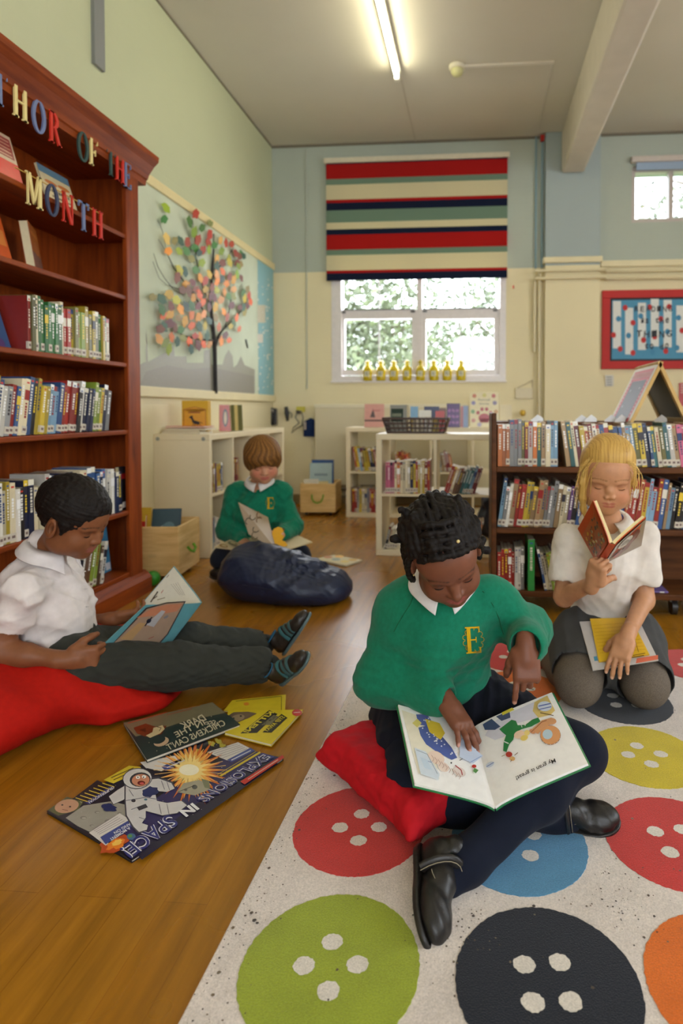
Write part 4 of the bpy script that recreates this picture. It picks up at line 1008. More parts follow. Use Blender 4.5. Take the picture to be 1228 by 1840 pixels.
    for a, b_, c, r in ((hl, kl, al, .071), (hr, kr, ar, .060)):
        F.chain([a, b_], [.088, r], .03); F.chain([b_, lerp(b_, c, .35), lerp(b_, c, .95), lerp(b_, c, 1.08)], [r*.9, .053, .038, .034], .03)
    F.ripple(.0016, .03, 8)
    kids.append(soft('leggings', F, (20, 25, 40), M_CLOTH, t))
    F = Field(*bounds([hl, hr, lerp(hl, kl, .55), lerp(hr, kr, .6)], .14), .004)
    F.cap(hl, hr, .096, .096, .05); F.cap(hl, lerp(hl, kl, .5), .098, .092, .06); F.cap(hr, lerp(hr, kr, .62), .096, .074, .06); F.cap(lerp(hl, kl, .4), lerp(hr, kr, .4), .05, .05, .07)
    F.ripple(.004, .035, 2, (1.4, .6, .8), ridge=True)
    kids.append(soft('skirt', F, (22, 23, 34), M_CLOTH, t))
    for hp, tp, up, L in ((J(756, 1528, 1.235), J(764, 1692, 1.05), (.86, -.05, .50), .205), (J(962, 1472, 1.385), J(1108, 1478, 1.372), (.0, -.42, .9), .185)):
        kids.append(shoe(t, hp, tp, up, L, 'school'))
    # hair: close cap plus twisted locks
    s = H['s']; R = H['R']
    F = Field(H['c']-.17, H['c']+.17, .0026)
    F.ell(P(0, -.026, .040), [.0785*s, .090*s, .081*s], R, .01)
    F.ell(P(0, .085, -.022), [.078*s, .060*s, .084*s], R, .012, 'sub')
    F.ell(P(0, .0, -.085), [.09*s, .075*s, .06*s], R, .02, 'sub')
    def skull(x, y, z, r=0):
        d = np.array([x, y, z], float); d /= np.linalg.norm(d/np.array([.078, .093, .083])); return P(*(np.array([0, -.022, .038])+d*(1+r)))
    rg = random.Random(5); locks = []
    for i, a0 in enumerate(np.linspace(-80, 80, 17)):
        a = math.radians(a0); pts = []
        for q in np.linspace(0, 1, 14):
            el_ = math.radians(28+q*150); x = math.sin(a)*(.45+.55*abs(math.cos(el_*.9))); pts.append(skull(math.sin(a)*.95, math.cos(el_)*1.0*max(.35, math.cos(a*.8)), math.sin(el_)*math.cos(a*.75)+.02, .10+.05*math.sin(q*9+i)))
        locks.append(pts)
    # the front locks that sweep across the brow to the person's left
    for i in range(5):
        z0 = .088+.011*i
        locks.append([P(*q) for q in [(.060-.004*i, .045-.012*i, .060+.012*i), (.030, .074-.012*i, z0+.006), (0, .078-.012*i, z0+.004), (-.034, .066-.012*i, z0-.008), (-.064, .038-.012*i, .058+.008*i), (-.080, .006-.010*i, .02), (-.084, -.012-.01*i, -.024), (-.080, -.02-.008*i, -.060+.012*i)]])
    for i in range(4):
        locks.append([P(*q) for q in [(.060, .030-.018*i, .070), (.078, .012-.016*i, .040), (.086, 0-.016*i, .0), (.085, -.006-.014*i, -.040), (.080, -.014-.012*i, -.070+.01*i)]])
    # loose knots that stick out
    for a_, b_ in (((-.082, -.03, -.04), (-.112, -.022, -.052)), ((-.08, -.02, -.02), (-.104, -.03, -.006)), ((.075, -.04, .05), (.112, -.035, .062)), ((.05, -.05, .10), (.078, -.06, .128)), ((.04, -.02, .115), (.05, -.02, .134)), ((-.05, -.05, .1), (-.062, -.05, .122))):
        locks.append([P(*a_), P(*lerp(a_, b_, .35)), P(*lerp(a_, b_, .7))])
    for pts in locks:
        n_ = 26; Q = []
        for k in range(n_):
            q = k/(n_-1)*(len(pts)-1); i = min(int(q), len(pts)-2); Q.append(lerp(pts[i], pts[i+1], q-i))
        for k in range(n_-1):
            r = .0072+.0016*math.sin(k*2.6); F.cap(Q[k], Q[k+1], r, r, .003)
    F.ripple(.0016, .006, 3)
    hr_ = soft('hair', F, (22, 17, 15), M_HAIR, t, keep=False, smooth=0)
    kids.append(hr_)
    g = G((210, 190, 130)); c = skull(-.25, .75, .62, .22); g.lathe([(.0005, -.004), (.004, -.002), (.004, .002), (.0005, .004)], 10, c=c); g.build('hair_bead', M_PLAST, hr_)
    g = G((220, 190, 110)); c = P(.077, -.002, -.036); g.lathe([(.0004, -.0025), (.0025, 0), (.0004, .0025)], 10, c=c); g.build('earring', M_METAL, b)
    for k in kids: k.matrix_parent_inverse = mi
    return t
# ---- B: fair-haired girl kneeling
def girl_kneel():
    SK = (192, 140, 104)
    t = thing('person', 'fair-haired child kneeling on the rug in white polo shirt and grey skirt, reading a paperback', 'person', tuple(PZ(1105, 1270)))
    mi = Matrix.Translation(-t.location); kids = []
    pel, wst, ch, nb = J(1092, 1118, 2.16), J(1090, 1075, 2.15), J(1088, 1005, 2.11), J(1090, 940, 2.06)
    H = head_frame(J(1092, 857, 1.99), 180-6, 16, -2, 1.08)
    sl, sr = J(1020, 968, 2.10), J(1158, 966, 2.10)
    el, er = J(1014, 1072, 2.06), J(1158, 1078, 2.06)
    wl, wr_ = J(1066, 1048, 1.90), J(1128, 1142, 1.885)
    hl, hr = J(1050, 1150, 2.12), J(1130, 1150, 2.12)
    kl, kr = J(1040, 1226, 1.925), J(1160, 1228, 1.925)
    al, ar = kl+[-.07, .30, -.03], kr+[.05, .30, -.03]
    F = Field(*bounds([pel, nb, H['c']+[0, 0, .08], sl, sr, el, er, wl, wr_, hl, hr, kl, kr, al, ar], .12), .0028)
    head(F, H, nose=.86, lips=.8)
    F.cap(nb, H['P'](0, -.02, -.055), .038, .040, .03)
    F.chain([nb, ch, wst, pel], [.045, .09, .08, .09], .04); F.cap(sl, sr, .033, .033, .03)
    for a, b, c in ((sl, el, wl), (sr, er, wr_)): F.chain([a, b, c], [.034, .031, .021], .02)
    for a, b, c in ((hl, kl, al), (hr, kr, ar)): F.chain([a, b, c], [.068, .052, .035], .02)
    for c, q in ((al, -1), (ar, 1)): F.cap(c, c+[-.0*q, .1, -.01], .03, .02, .02)
    nails = []
    tl = J(1078, 1008, 1.88)
    hand(F, wl, (.10, -.35, .75), (-.75, -.6, -.1), .98, [(70, 88, 50), (72, 88, 50), (74, 88, 50), (76, 86, 50)], (8, 60, 70), side=1, nails=None)
    hand(F, wr_, J(1111, 1190, 1.838)-wr_, (-.25, -.55, .9), .98, [(14, 16, 10), (14, 18, 10), (16, 18, 12), (18, 18, 12)], (40, 15, 25), side=1, spread=1.2, nails=nails)
    paint = face_paint(H, (172, 100, 84), (140, 98, 60), (170, 118, 88), lw=.72) + [(f, (222, 178, 156)) for f, _ in nails]
    for q in (-1, 1): paint.append((spot(H['P'](q*.036, .07, -.03), .022, None, .8), (196, 134, 102)))
    b = soft('body', F, SK, M_SKIN, t, paint); kids.append(b); lashes(H, b, (110, 76, 50), .8)
    # polo
    F = Field(*bounds([pel, nb, sl, sr, lerp(sl, el, .6), lerp(sr, er, .6)], .12), .0035)
    PO = (222, 214, 204)
    F.cap(sl, sr, .042, .042, .04); F.chain([lerp(nb, ch, .2), ch, wst, pel], [.055, .100, .094, .104], .05)
    F.ell(ch+[0, 0.0, -.03], [.118, .082, .12], None, .04); F.ell(lerp(pel, wst, .2)+[0, -.01, 0], [.13, .098, .05], None, .04)
    for a, c in ((sl, el), (sr, er)): F.cap(a, lerp(a, c, .62), .046, .054, .03)
    F.ripple(.0045, .06, 21, (1, 1, .9)); F.ripple(.003, .05, 25, (1.2, .8, .8), ridge=True)
    for a, c in ((sl, el), (sr, er)): d = (c-a)/np.linalg.norm(c-a); F.cap(lerp(a, c, .66), lerp(a, c, 1.0), .044, .05, .003, 'sub')
    F.plane(lerp(pel, wst, -.28), (0, 0, -1))
    po = soft('polo_shirt', F, PO, M_CLOTH, t); kids.append(po)
    sf = surf_of(F)
    g = G((206, 198, 190)); g.tube([sf(1096, y, 1.7)-ray(1096, y)*.0008 for y in range(955, 1008, 6)], .0016, 6); g.build('placket', M_CLOTH, po)
    NP = head_frame(nb+[0, -.006, .0], 180, 22, 0, 1)['P']
    kids.append(collar(t, NP, .047, .082, .030, .004, PO, tip=.03, drop=.008, gap=14, ax=1.1))
    # tights over the folded legs
    F = Field(*bounds([hl, hr, kl, kr, al, ar], .13), .0035)
    TI = (104, 94, 84)
    for a, b_, c in ((hl, kl, al), (hr, kr, ar)):
        F.chain([a, b_], [.085, .074], .02); F.chain([b_+[0, .02, -.012], lerp(b_, c, .4), c], [.06, .058, .04], .02); F.cap(c, c+[0, .11, -.015], .035, .024, .02)
    F.plane((0, 0, .002), (0, 0, -1))
    mt = painted('speckled_tights', .9, .15, 380, .72, 1.25, .4, 900)
    kids.append(soft('tights', F, TI, mt, t))
    F = Field(*bounds([hl, hr, kl, kr, pel], .16), .004); SKT = (70, 70, 70)
    F.cap(hl, hr, .10, .10, .05); F.cap(hl, lerp(hl, kl, .70), .104, .092, .05); F.cap(hr, lerp(hr, kr, .82), .104, .094, .05); F.cap(lerp(hl, kl, .3), lerp(hr, kr, .3), .06, .06, .09); F.cap(pel, lerp(pel, wst, .3), .104, .096, .04)
    F.cap(lerp(hr, kr, .75)+[.03, 0, -.03], lerp(hr, kr, .75)+[.06, .05, -.04], .05, .04, .03)
    F.ripple(.0035, .04, 31, (1.5, .7, .6), ridge=True)
    F.cap(lerp(hl, kl, .80), lerp(hl, kl, 1.5), .084, .09, .004, 'sub'); F.cap(lerp(hr, kr, .92), lerp(hr, kr, 1.6), .085, .09, .004, 'sub'); F.plane((0, 0, .03), (0, 0, -1))
    kids.append(soft('skirt', F, SKT, M_CLOTH, t))
    for c in (al, ar):
        hp = c+[0, .02, -.0]; hp[2] = .075; tp = hp+[0, .15, -.04]; kids.append(shoe(t, hp+[0, 0, .02], tp+[0, 0, .0], (0, -.3, -.95), .19, 'school'))
    P = H['P']; s = H['s']; R = H['R']
    F = Field(H['c']-.18, H['c']+.18, .0028)
    F.ell(P(0, -.022, .038), [.0805*s, .096*s, .086*s], R, .01); F.ell(P(0, .01, .082), [.058*s, .052*s, .034*s], R, .04)
    F.ell(P(0, -.075, .045), [.05*s, .04*s, .045*s], R, .03)
    F.ell(P(-.002, .092, -.028), [.060*s, .062*s, .088*s], R, .014, 'sub'); F.ell(P(0, .02, -.10), [.09*s, .08*s, .07*s], R, .02, 'sub')
    F.chain([P(.062, .04, .045), P(.073, .045, -.0), P(.070, .045, -.05), P(.066, .04, -.09), P(.060, .04, -.115)], [.012, .013, .012, .009, .004], .012)
    F.chain([P(-.066, .02, .04), P(-.076, .012, -.01), P(-.078, .01, -.035)], [.010, .008, .003], .01)
    # strands: fine ridges swept back and over
    def strands(F, amp, fr, dirv, seed=0):
        ax = [((np.arange(F.n[i])*F.h)+F.lo[i]).astype(np.float32) for i in range(3)]; idx = np.nonzero(np.abs(F.F) < .012)
        p = np.stack([ax[i][idx[i]] for i in range(3)], 1)-H['c']; q = p @ R
        u = q[:, 0]*dirv[0]+q[:, 1]*dirv[1]+q[:, 2]*dirv[2]+.006*np.sin(q[:, 1]*60+seed)+.004*np.sin(q[:, 2]*90)
        F.F[idx] -= (amp*np.sin(u*fr)+amp*.6*np.sin(u*fr*1.7+1)).astype(np.float32)
    strands(F, .00035, 640, (1, .25, .0)); globals()['strands_fn'] = None
    def hair_paint(V):
        q = (V-H['c']) @ R; u = q[:, 0]+.25*q[:, 1]+.006*np.sin(q[:, 1]*60); return .5+.35*np.sin(u*640+3*np.sin(u*97))*np.sin(u*211+q[:, 1]*40)
    hr_ = soft('hair', F, (186, 144, 72), M_HAIR, t, [(hair_paint, (216, 178, 100)), (lambda V: .7-hair_paint(V)*1.2, (156, 114, 56))], smooth=1); kids.append(hr_); hr_.data.materials[0] = M_HAIRF
    g = G((216, 180, 104)); rg = random.Random(3)
    for i in range(46):
        sd = 1 if i < 32 else -1; x0 = sd*(.058+rg.uniform(-.02, .016)); l = rg.uniform(.09, .19); y0 = .045+rg.uniform(-.03, .02)
        g.tube([P(x0*.8, y0, .075), P(x0+sd*.012, y0+.008, .04), P(x0+sd*(.016+rg.uniform(-.006, .012)), y0+.004, .075-l*.6), P(x0+sd*rg.uniform(-.004, .028), y0-.004, .075-l)], [.0009, .0009, .0007, .0003], 4)
    for i in range(16):
        a = rg.uniform(-1, 1); g.tube([P(a*.05, .06, .10), P(a*.07+.01, .01, .135+rg.uniform(-.004, .012)), P(a*.05, -.05, .12)], [.0004, .0007, .0004], 4)
    g.build('loose_strands', M_HAIR, hr_)
    for k in kids: k.matrix_parent_inverse = mi
    return t
# ---- C: boy on the red bean bag, legs stretched out to the right
def boy_left():
    SK = (132, 82, 52)
    t = thing('person', 'child in white shirt and dark trousers leaning on the red beanbag, legs stretched out', 'person', tuple(PZ(240, 1250)))
    mi = Matrix.Translation(-t.location); kids = []
    pel, wst, ch, nb = J(120, 1172, 1.86), J(95, 1125, 1.85), J(62, 1070, 1.84), J(82, 1000, 1.83)
    H = head_frame(J(134, 936, 1.82), -90-4, 24, 4, 1.07)
    sn, sf_ = J(40, 1062, 1.70), J(112, 1035, 1.98)
    en, ef = J(-4, 1172, 1.66), J(120, 1128, 2.04)
    wn, wf = J(118, 1186, 1.70), J(205, 1112, 2.03)
    hn, hf = J(140, 1200, 1.78), J(160, 1182, 1.94)
    kn, kf = J(320, 1196, 1.86), J(345, 1158, 2.04)
    an, af = J(482, 1196, 2.01), J(474, 1158, 2.16)
    F = Field(*bounds([pel, nb, H['c']+[0, 0, .08], sn, sf_, en, ef, wn, wf, hn, hf, kn, kf, an, af], .12), .0028)
    head(F, H, nose=.98, lips=1.3, ear=1.12)
    F.cap(nb, H['P'](0, -.03, -.055), .040, .044, .03)
    F.chain([nb, ch, wst, pel], [.045, .09, .085, .095], .04); F.cap(sn, sf_, .035, .035, .03)
    for a, b, c in ((sn, en, wn), (sf_, ef, wf)): F.chain([a, b, c], [.036, .034, .0235], .02); F.cap(b, lerp(b, c, .4), .034, .034, .02)
    for a, b, c in ((hn, kn, an), (hf, kf, af)): F.chain([a, b, c], [.068, .05, .034], .02)
    hand(F, wn, J(178, 1180, 1.74)-wn, (.25, -.95, .05), 1.08, [(50, 70, 40), (55, 75, 40), (58, 75, 40), (60, 75, 40)], (30, 20, 20), side=-1)
    hand(F, wf, J(238, 1106, 2.05)-wf, (-.2, -.7, -.6), 1.0, [(30, 40, 20), (34, 44, 20), (36, 46, 20), (40, 50, 24)], (10, 10, 10), side=1)
    b = soft('body', F, SK, M_SKIN, t, face_paint(H, (150, 88, 76), (44, 28, 20), (104, 62, 40)) + [(spot(H['P'](q*.083, -.004, -.004), .009), (90, 52, 34)) for q in (-1, 1)]); kids.append(b); lashes(H, b)
    SH_ = (224, 216, 214)
    F = Field(*bounds([pel, nb, sn, sf_, en, ef], .13), .0035)
    F.cap(sn, sf_, .050, .050, .05); F.chain([lerp(nb, ch, .15), ch, wst, pel], [.064, .112, .108, .100], .05); F.ell(lerp(ch, wst, .5)+[.02, 0, 0], [.105, .125, .12], None, .05)
    F.cap(nb+[.0, 0, .015], nb+[0, 0, -.03], .052, .062, .02)
    F.cap(sn, lerp(sn, en, .80), .062, .070, .035); F.cap(sf_, lerp(sf_, ef, .75), .056, .062, .035)
    F.ripple(.009, .08, 41, (1, 1, 1)); F.ripple(.0085, .055, 43, (1, 1, .8), ridge=True); F.ripple(.004, .03, 47, (1, .7, 1.2), ridge=True)
    F.cap(lerp(sn, en, .86), lerp(sn, en, 1.3), .058, .066, .003, 'sub'); F.cap(lerp(sf_, ef, .82), lerp(sf_, ef, 1.3), .052, .06, .003, 'sub')
    sh = soft('shirt', F, SH_, M_CLOTH, t); kids.append(sh)
    NP = head_frame(nb+[.004, 0, .006], -90, 20, 4, 1)['P']
    kids.append(collar(t, NP, .054, .085, .040, .004, (228, 222, 222), tip=.048, drop=.022, gap=10, ax=1.06))
    g = G((208, 200, 198))
    for f in (.2, .45, .7): g.lathe([(.0004, -.002), (.005, -.001), (.005, .001), (.0004, .002)], 10, c=lerp(nb, wst, f)+[.125, 0, 0])
    g.build('button', M_PLAST, sh)
    TRO = (52, 54, 50)
    F = Field(*bounds([hn, hf, kn, kf, an, af], .13), .0035)
    F.cap(hn, hf, .095, .095, .04); F.cap(pel, lerp(pel, wst, .35), .10, .10, .04)
    for a, b_, c in ((hn, kn, an), (hf, kf, af)): F.chain([a, b_, lerp(b_, c, .90)], [.092, .068, .056], .03)
    F.ripple(.003, .045, 51, (.6, 1.2, 1.4)); F.ripple(.0035, .03, 53, (.5, .9, 1.8), ridge=True)
    for b_, c in ((kn, an), (kf, af)): F.cap(lerp(b_, c, .95), lerp(b_, c, 1.4), .046, .05, .003, 'sub')
    F.plane((0, 0, .002), (0, 0, -1))
    kids.append(soft('trousers', F, TRO, M_CLOTH, t))
    F = Field(*bounds([an, af], .10), .003)
    for b_, c in ((kn, an), (kf, af)): F.cap(lerp(b_, c, .85), lerp(b_, c, 1.02), .037, .036, .003)
    so = soft('socks', F, (46, 48, 46), M_CLOTH, t, keep=False); kids.append(so)
    kids.append(shoe(t, J(506, 1226, 2.00), J(572, 1166, 1.93)+[0, 0, 0], (-.62, -.35, .42), .175, 'trainer'))
    kids.append(shoe(t, J(512, 1176, 2.16), J(566, 1096, 2.14), (-.80, -.12, .30), .19, 'trainer'))
    P = H['P']; s = H['s']; R = H['R']
    F = Field(H['c']-.16, H['c']+.16, .0028)
    F.ell(P(0, -.018, .046), [.086*s, .108*s, .088*s], R, .01); F.cap(P(0, -.085, 0), P(0, -.082, -.040), .036, .02, .03)
    for q in (-1, 1): F.cap(P(q*.068, .022, .02), P(q*.068, .020, -.012), .014, .006, .01)
    F.ell(P(0, .092, -.024), [.080*s, .062*s, .082*s], R, .012, 'sub'); F.ell(P(0, .03, -.085), [.10*s, .082*s, .075*s], R, .016, 'sub')
    for q in (-1, 1): F.ell(P(q*.085, -.010, -.006), [.024*s, .024*s, .034*s], R, .006, 'sub')
    F.ripple(.0016, .005, 6)
    kids.append(soft('hair', F, (26, 21, 19), M_HAIR, t, smooth=1))
    for k in kids: k.matrix_parent_inverse = mi
    return t
# ---- D: boy at the back with the big flap book
def boy_back():
    SK = (206, 150, 116)
    t = thing('person', 'brown-haired child in green sweatshirt sitting behind the navy beanbag, turning a big book', 'person', tuple(PZ(465, 1020)))
    mi = Matrix.Translation(-t.location); kids = []
    pel, wst, ch, nb = J(462, 985, 3.44), J(463, 960, 3.43), J(464, 915, 3.40), J(468, 868, 3.36)
    H = head_frame(J(473, 829, 3.30), 180+24, 22, 5, 1.10)
    sl, sr = J(425, 886, 3.40), J(506, 884, 3.40)
    el, er = J(410, 952, 3.36), J(524, 945, 3.36)
    wl, wr_ = J(440, 975, 3.20), J(506, 960, 3.20)
    hl, hr = J(440, 1000, 3.40), J(486, 1000, 3.40)
    kl, kr = J(402, 1003, 3.30), J(536, 1000, 3.30)
    al, ar = J(500, 1026, 3.29), J(440, 1026, 3.27)
    F = Field(*bounds([pel, nb, H['c']+[0, 0, .08], sl, sr, el, er, wl, wr_, hl, hr, kl, kr, al, ar], .12), .0035)
    head(F, H); F.cap(nb, H['P'](0, -.02, -.055), .038, .040, .03)
    F.chain([nb, ch, wst, pel], [.05, .09, .085, .09], .04); F.cap(sl, sr, .035, .035, .03)
    for a, b, c in ((sl, el, wl), (sr, er, wr_)): F.chain([a, b, c], [.034, .031, .022], .02)
    for a, b, c in ((hl, kl, al), (hr, kr, ar)): F.chain([a, b, c], [.068, .05, .034], .02)
    hand(F, wl, (.3, -.9, .1), (0, .1, 1), 1.0, [(30, 30, 20)]*4, side=-1); hand(F, wr_, (-.15, -.9, .2), (.3, .1, 1), 1.0, [(35, 40, 20)]*4, side=1)
    b = soft('body', F, SK, M_SKIN, t, face_paint(H, (186, 100, 88), (112, 76, 44), (186, 128, 100)) + [(spot(H['P'](q*.036, .07, -.03), .022, None, .8), (208, 130, 104)) for q in (-1, 1)]); kids.append(b); lashes(H, b, (70, 48, 36))
    F = Field(*bounds([pel, nb, sl, sr, el, er, wl, wr_], .12), .004)
    F.cap(sl, sr, .052, .052, .05); F.chain([lerp(nb, ch, .2), ch, wst, pel], [.06, .125, .12, .12], .05); F.chain([sl, el, lerp(el, wl, .9)], [.056, .056, .04], .04); F.chain([sr, er, lerp(er, wr_, .9)], [.056, .056, .04], .04)
    F.ripple(.005, .05, 61, (1, 1, 1.5)); F.ripple(.004, .03, 63, (.6, .8, 1.8), ridge=True)
    sw = soft('sweatshirt', F, GREEN, M_FLEECE, t); kids.append(sw)
    make_badge(sw, surf_of(F), 486, 904, 19, 2.9)
    NP = head_frame(nb+[0, -.01, .002], 180+8, 24, 2, 1)['P']; kids.append(collar(t, NP, .05, .076, .030, .006, (224, 222, 216), tip=.03, drop=.012, gap=4, ax=1.1))
    F = Field(*bounds([hl, hr, kl, kr, al, ar], .13), .004); F.cap(hl, hr, .09, .09, .03)
    for a, b_, c in ((hl, kl, al), (hr, kr, ar)): F.chain([a, b_, lerp(b_, c, .95)], [.09, .065, .046], .03)
    F.plane((0, 0, .002), (0, 0, -1)); F.ripple(.003, .04, 66); kids.append(soft('trousers', F, (34, 38, 50), M_CLOTH, t))
    kids.append(shoe(t, al+[0, 0, -.03], al+[.17, -.03, -.03], (0, -.3, .95), .19, 'school')); kids.append(shoe(t, ar+[0, 0, -.03], ar+[-.17, -.02, -.03], (0, -.3, .95), .19, 'school'))
    P = H['P']; s = H['s']; R = H['R']
    F = Field(H['c']-.16, H['c']+.16, .003)
    F.ell(P(0, -.014, .040), [.093*s, .108*s, .092*s], R, .01); F.ell(P(0, -.03, -.01), [.092*s, .088*s, .06*s], R, .03); F.ell(P(0, .05, .05), [.078*s, .050*s, .046*s], R, .03)
    F.ell(P(0, .110, -.044), [.070*s, .066*s, .066*s], R, .010, 'sub'); F.ell(P(0, .02, -.112), [.10*s, .09*s, .065*s], R, .014, 'sub')
    ax = [((np.arange(F.n[i])*F.h)+F.lo[i]).astype(np.float32) for i in range(3)]; idx = np.nonzero(np.abs(F.F) < .012)
    def uu(V): q = (V-H['c']) @ R; a = np.arctan2(q[:, 0], q[:, 1]+.03); return a*.085+.006*np.sin(q[:, 2]*70)
    p = np.stack([ax[i][idx[i]] for i in range(3)], 1); u = uu(p); F.F[idx] -= (.0009*np.sin(u*420)+.0007*np.sin(u*730+1)).astype(np.float32)
    kids.append(soft('hair', F, (112, 74, 34), M_HAIR, t, [(lambda V: .4+.3*np.sin(uu(V)*420)*np.sin(uu(V)*130), (150, 106, 52)), (lambda V: .3-.4*np.sin(uu(V)*300+1), (84, 54, 26))], smooth=0))
    for k in kids: k.matrix_parent_inverse = mi
    return t
import time
for fn in PEOPLE if 'PEOPLE' in globals() else (girl_front, girl_kneel, boy_left, boy_back):
    t0_ = time.time()
    if isinstance(fn, str): fn = globals()[fn]
    fn(); print(fn.__name__, round(time.time()-t0_, 1), 's')
# ================================================================ RUG
def rug():
    a = math.radians(-1.6); ca, sa = math.cos(a), math.sin(a); O = np.array([-.452, .88, 0])
    def W_(u, v, z=0): return O+np.array([u*ca-v*sa, u*sa+v*ca, z])
    m = np.eye(4); m[:3, 0] = (ca, sa, 0); m[:3, 1] = (-sa, ca, 0); m[:3, 3] = O
    g = G((224, 213, 205)); g.m = m; Hh = .008
    g.rbox(0, 1.95, -.75, 1.56, .0005, Hh, .003)
    LIME, BLK, ORG, RED, BLU, NAV, YEL = (152, 166, 44), (26, 30, 42), (224, 112, 26), (200, 52, 46), (84, 142, 182), (34, 62, 128), (208, 186, 26)
    def cell(x, y): d = np.array([x, y, 0])-O; return float(d[0]*ca+d[1]*sa), float(-d[0]*sa+d[1]*ca)
    B = [(-.243, .985, LIME, 8, .150), (.115, .985, BLK, 50, .150), (.425, 1.0, ORG, 30, .148), (-.26, 1.325, RED, 5, .145), (.09, 1.305, BLU, 38, .145), (.43, 1.34, RED, 60, .148), (-.25, 1.66, NAV, 10, .145), (.10, 1.66, LIME, 20, .145), (.452, 1.672, YEL, 12, .148),
         (-.24, 2.0, YEL, 40, .145), (.135, 2.03, ORG, 10, .145), (.47, 1.98, BLK, 45, .147), (.80, 1.36, LIME, 0, .147), (.80, 1.69, NAV, 40, .147), (.815, 2.0, LIME, 20, .147), (.14, 2.31, RED, 15, .140), (-.22, 2.31, BLU, 15, .140), (.49, 2.31, ORG, 15, .140), (.79, 2.29, RED, 15, .140), (.78, 1.02, RED, 30, .147),
         (-.25, .65, RED, 0, .147), (.10, .65, YEL, 0, .147), (.43, .66, BLU, 10, .147), (1.15, 1.36, ORG, 0, .147), (1.15, 1.69, RED, 40, .147), (1.16, 2.0, BLU, 20, .147), (1.15, 2.3, YEL, 20, .14), (1.13, 1.02, BLK, 0, .147)]
    rg = random.Random(9)
    for x, y, c, rot, r in B:
        u, v = cell(x, y); n = 150; pts = []; jag = [rg.uniform(-1, 1) for _ in range(n)]
        for i in range(n):
            t = 2*math.pi*i/n; rr = r*(1+.008*jag[i]+.006*math.sin(3*t+x*9)); pts.append((u+rr*math.cos(t), v+rr*math.sin(t), Hh+.0012))
        ring = [(p[0], p[1], Hh-.001) for p in pts]
        g.add(pts+ring, [tuple(range(n))]+[(i, i+n, (i+1) % n+n, (i+1) % n) for i in range(n)], c)
        for k in range(4):
            t = math.radians(rot+90*k+rg.uniform(-8, 8)); hx, hy = u+r*.30*math.cos(t), v+r*.30*math.sin(t); hp = []
            for i in range(26): q = 2*math.pi*i/26; rr = r*(.118+rg.uniform(-.008, .008)); hp.append((hx+rr*math.cos(q)*1.05, hy+rr*.95*math.sin(q), Hh+.0018))
            g.add(hp, [tuple(range(26))], (226, 218, 208))
    for k in range(520):                                                   # crumbs and scuffs of dirt
        r = rg.random()
        if r < .45: u, v = abs(rg.gauss(0, .035))+.004, rg.uniform(-.1, 1.2)
        elif r < .6: u, v = rg.gauss(.42, .05), rg.gauss(.22, .05)
        elif r < .75: u, v = rg.gauss(.72, .06), rg.gauss(.30, .05)
        else: u, v = rg.uniform(0, 1.3), rg.uniform(-.1, 1.3)
        s = rg.uniform(.0005, .0017) if rg.random() < .93 else rg.uniform(.0017, .0032); t0 = rg.uniform(0, 6)
        pts = [(u+s*(1+.6*rg.random())*math.cos(t0+q), v+s*(1+.6*rg.random())*math.sin(t0+q), Hh+.0022) for q in np.linspace(0, 6.28, 6)[:-1]]
        g.add(pts, [tuple(range(5))], rg.choice([(92, 76, 62), (70, 60, 52), (120, 104, 84)]))
    mr_ = painted('rug_pile', .95, .1, 320, .80, 1.12, .8, 420, sheen=.25, dist=.002)
    n = mr_.node_tree; b = n.nodes['Principled BSDF']; lk = b.inputs['Base Color'].links[0].from_socket
    nz = noise(n, 9, 6, rough=.65); r_ = n.nodes.new('ShaderNodeMapRange'); r_.inputs[1].default_value = .3; r_.inputs[2].default_value = .62; r_.inputs[3].default_value = .86; r_.inputs[4].default_value = 1.03
    n.links.new(nz.outputs[0], r_.inputs[0]); vm = n.nodes.new('ShaderNodeVectorMath'); vm.operation = 'SCALE'; n.links.new(lk, vm.inputs[0]); n.links.new(r_.outputs[0], vm.inputs['Scale']); n.links.new(vm.outputs[0], b.inputs['Base Color'])
    o = g.build('button_rug', mr_); tag(o, 'white rug printed with large multicoloured four-hole buttons', 'rug')
rug()
# ================================================================ BEAN BAGS AND CUSHION
M_NYLON = painted('coated_nylon', .42, .45, 40, .93, 1.07, .25, 500); M_COTTON = painted('cotton_drill', .8, .2, 60, .92, 1.08, .3, 900)
F = Field((-1.42, 2.62, -.01), (-.50, 3.28, .34), .005)
F.ell((-1.06, 2.98, .115), (.235, .21, .135), None, .05); F.ell((-.86, 2.96, .075), (.20, .19, .10), None, .08); F.ell((-.73, 2.98, .05), (.10, .15, .06), None, .07); F.ell((-1.12, 2.99, .19), (.12, .13, .07), None, .06)
F.cap((-1.06, 2.95, .25), (-.80, 2.93, .165), .02, .02, .04); F.cap((-.90, 2.90, .20), (-.76, 2.90, .12), .018, .02, .03)
F.ripple(.009, .075, 71, (1, .7, 1.3), ridge=True, mask=lambda X, Y, Z: smoothstep(.05, .16, Z)); F.ripple(.0065, .022, 74, (.8, 1, 1.4), ridge=True, mask=lambda X, Y, Z: smoothstep(.08, .2, Z)*smoothstep(-1.1, -.8, X)+.25)
F.plane((0, 0, .004), (0, 0, -1), .02)
o = soft('bean_bag', F, (26, 36, 62), M_NYLON); tag(o, 'slumped navy blue beanbag on the wooden floor in front of the big flap book', 'beanbag')
sfb = surf_of(F); g = G((18, 24, 44)); g.tube([sfb(x, y, 2.4)-ray(x, y)*.0005 for x, y in ((372, 1040), (400, 1047), (440, 1052), (490, 1060), (540, 1070), (585, 1074))], .002, 6); g.build('seam', M_NYLON, o)
F = Field((-1.84, 1.12, -.01), (-.86, 2.32, .42), .006)
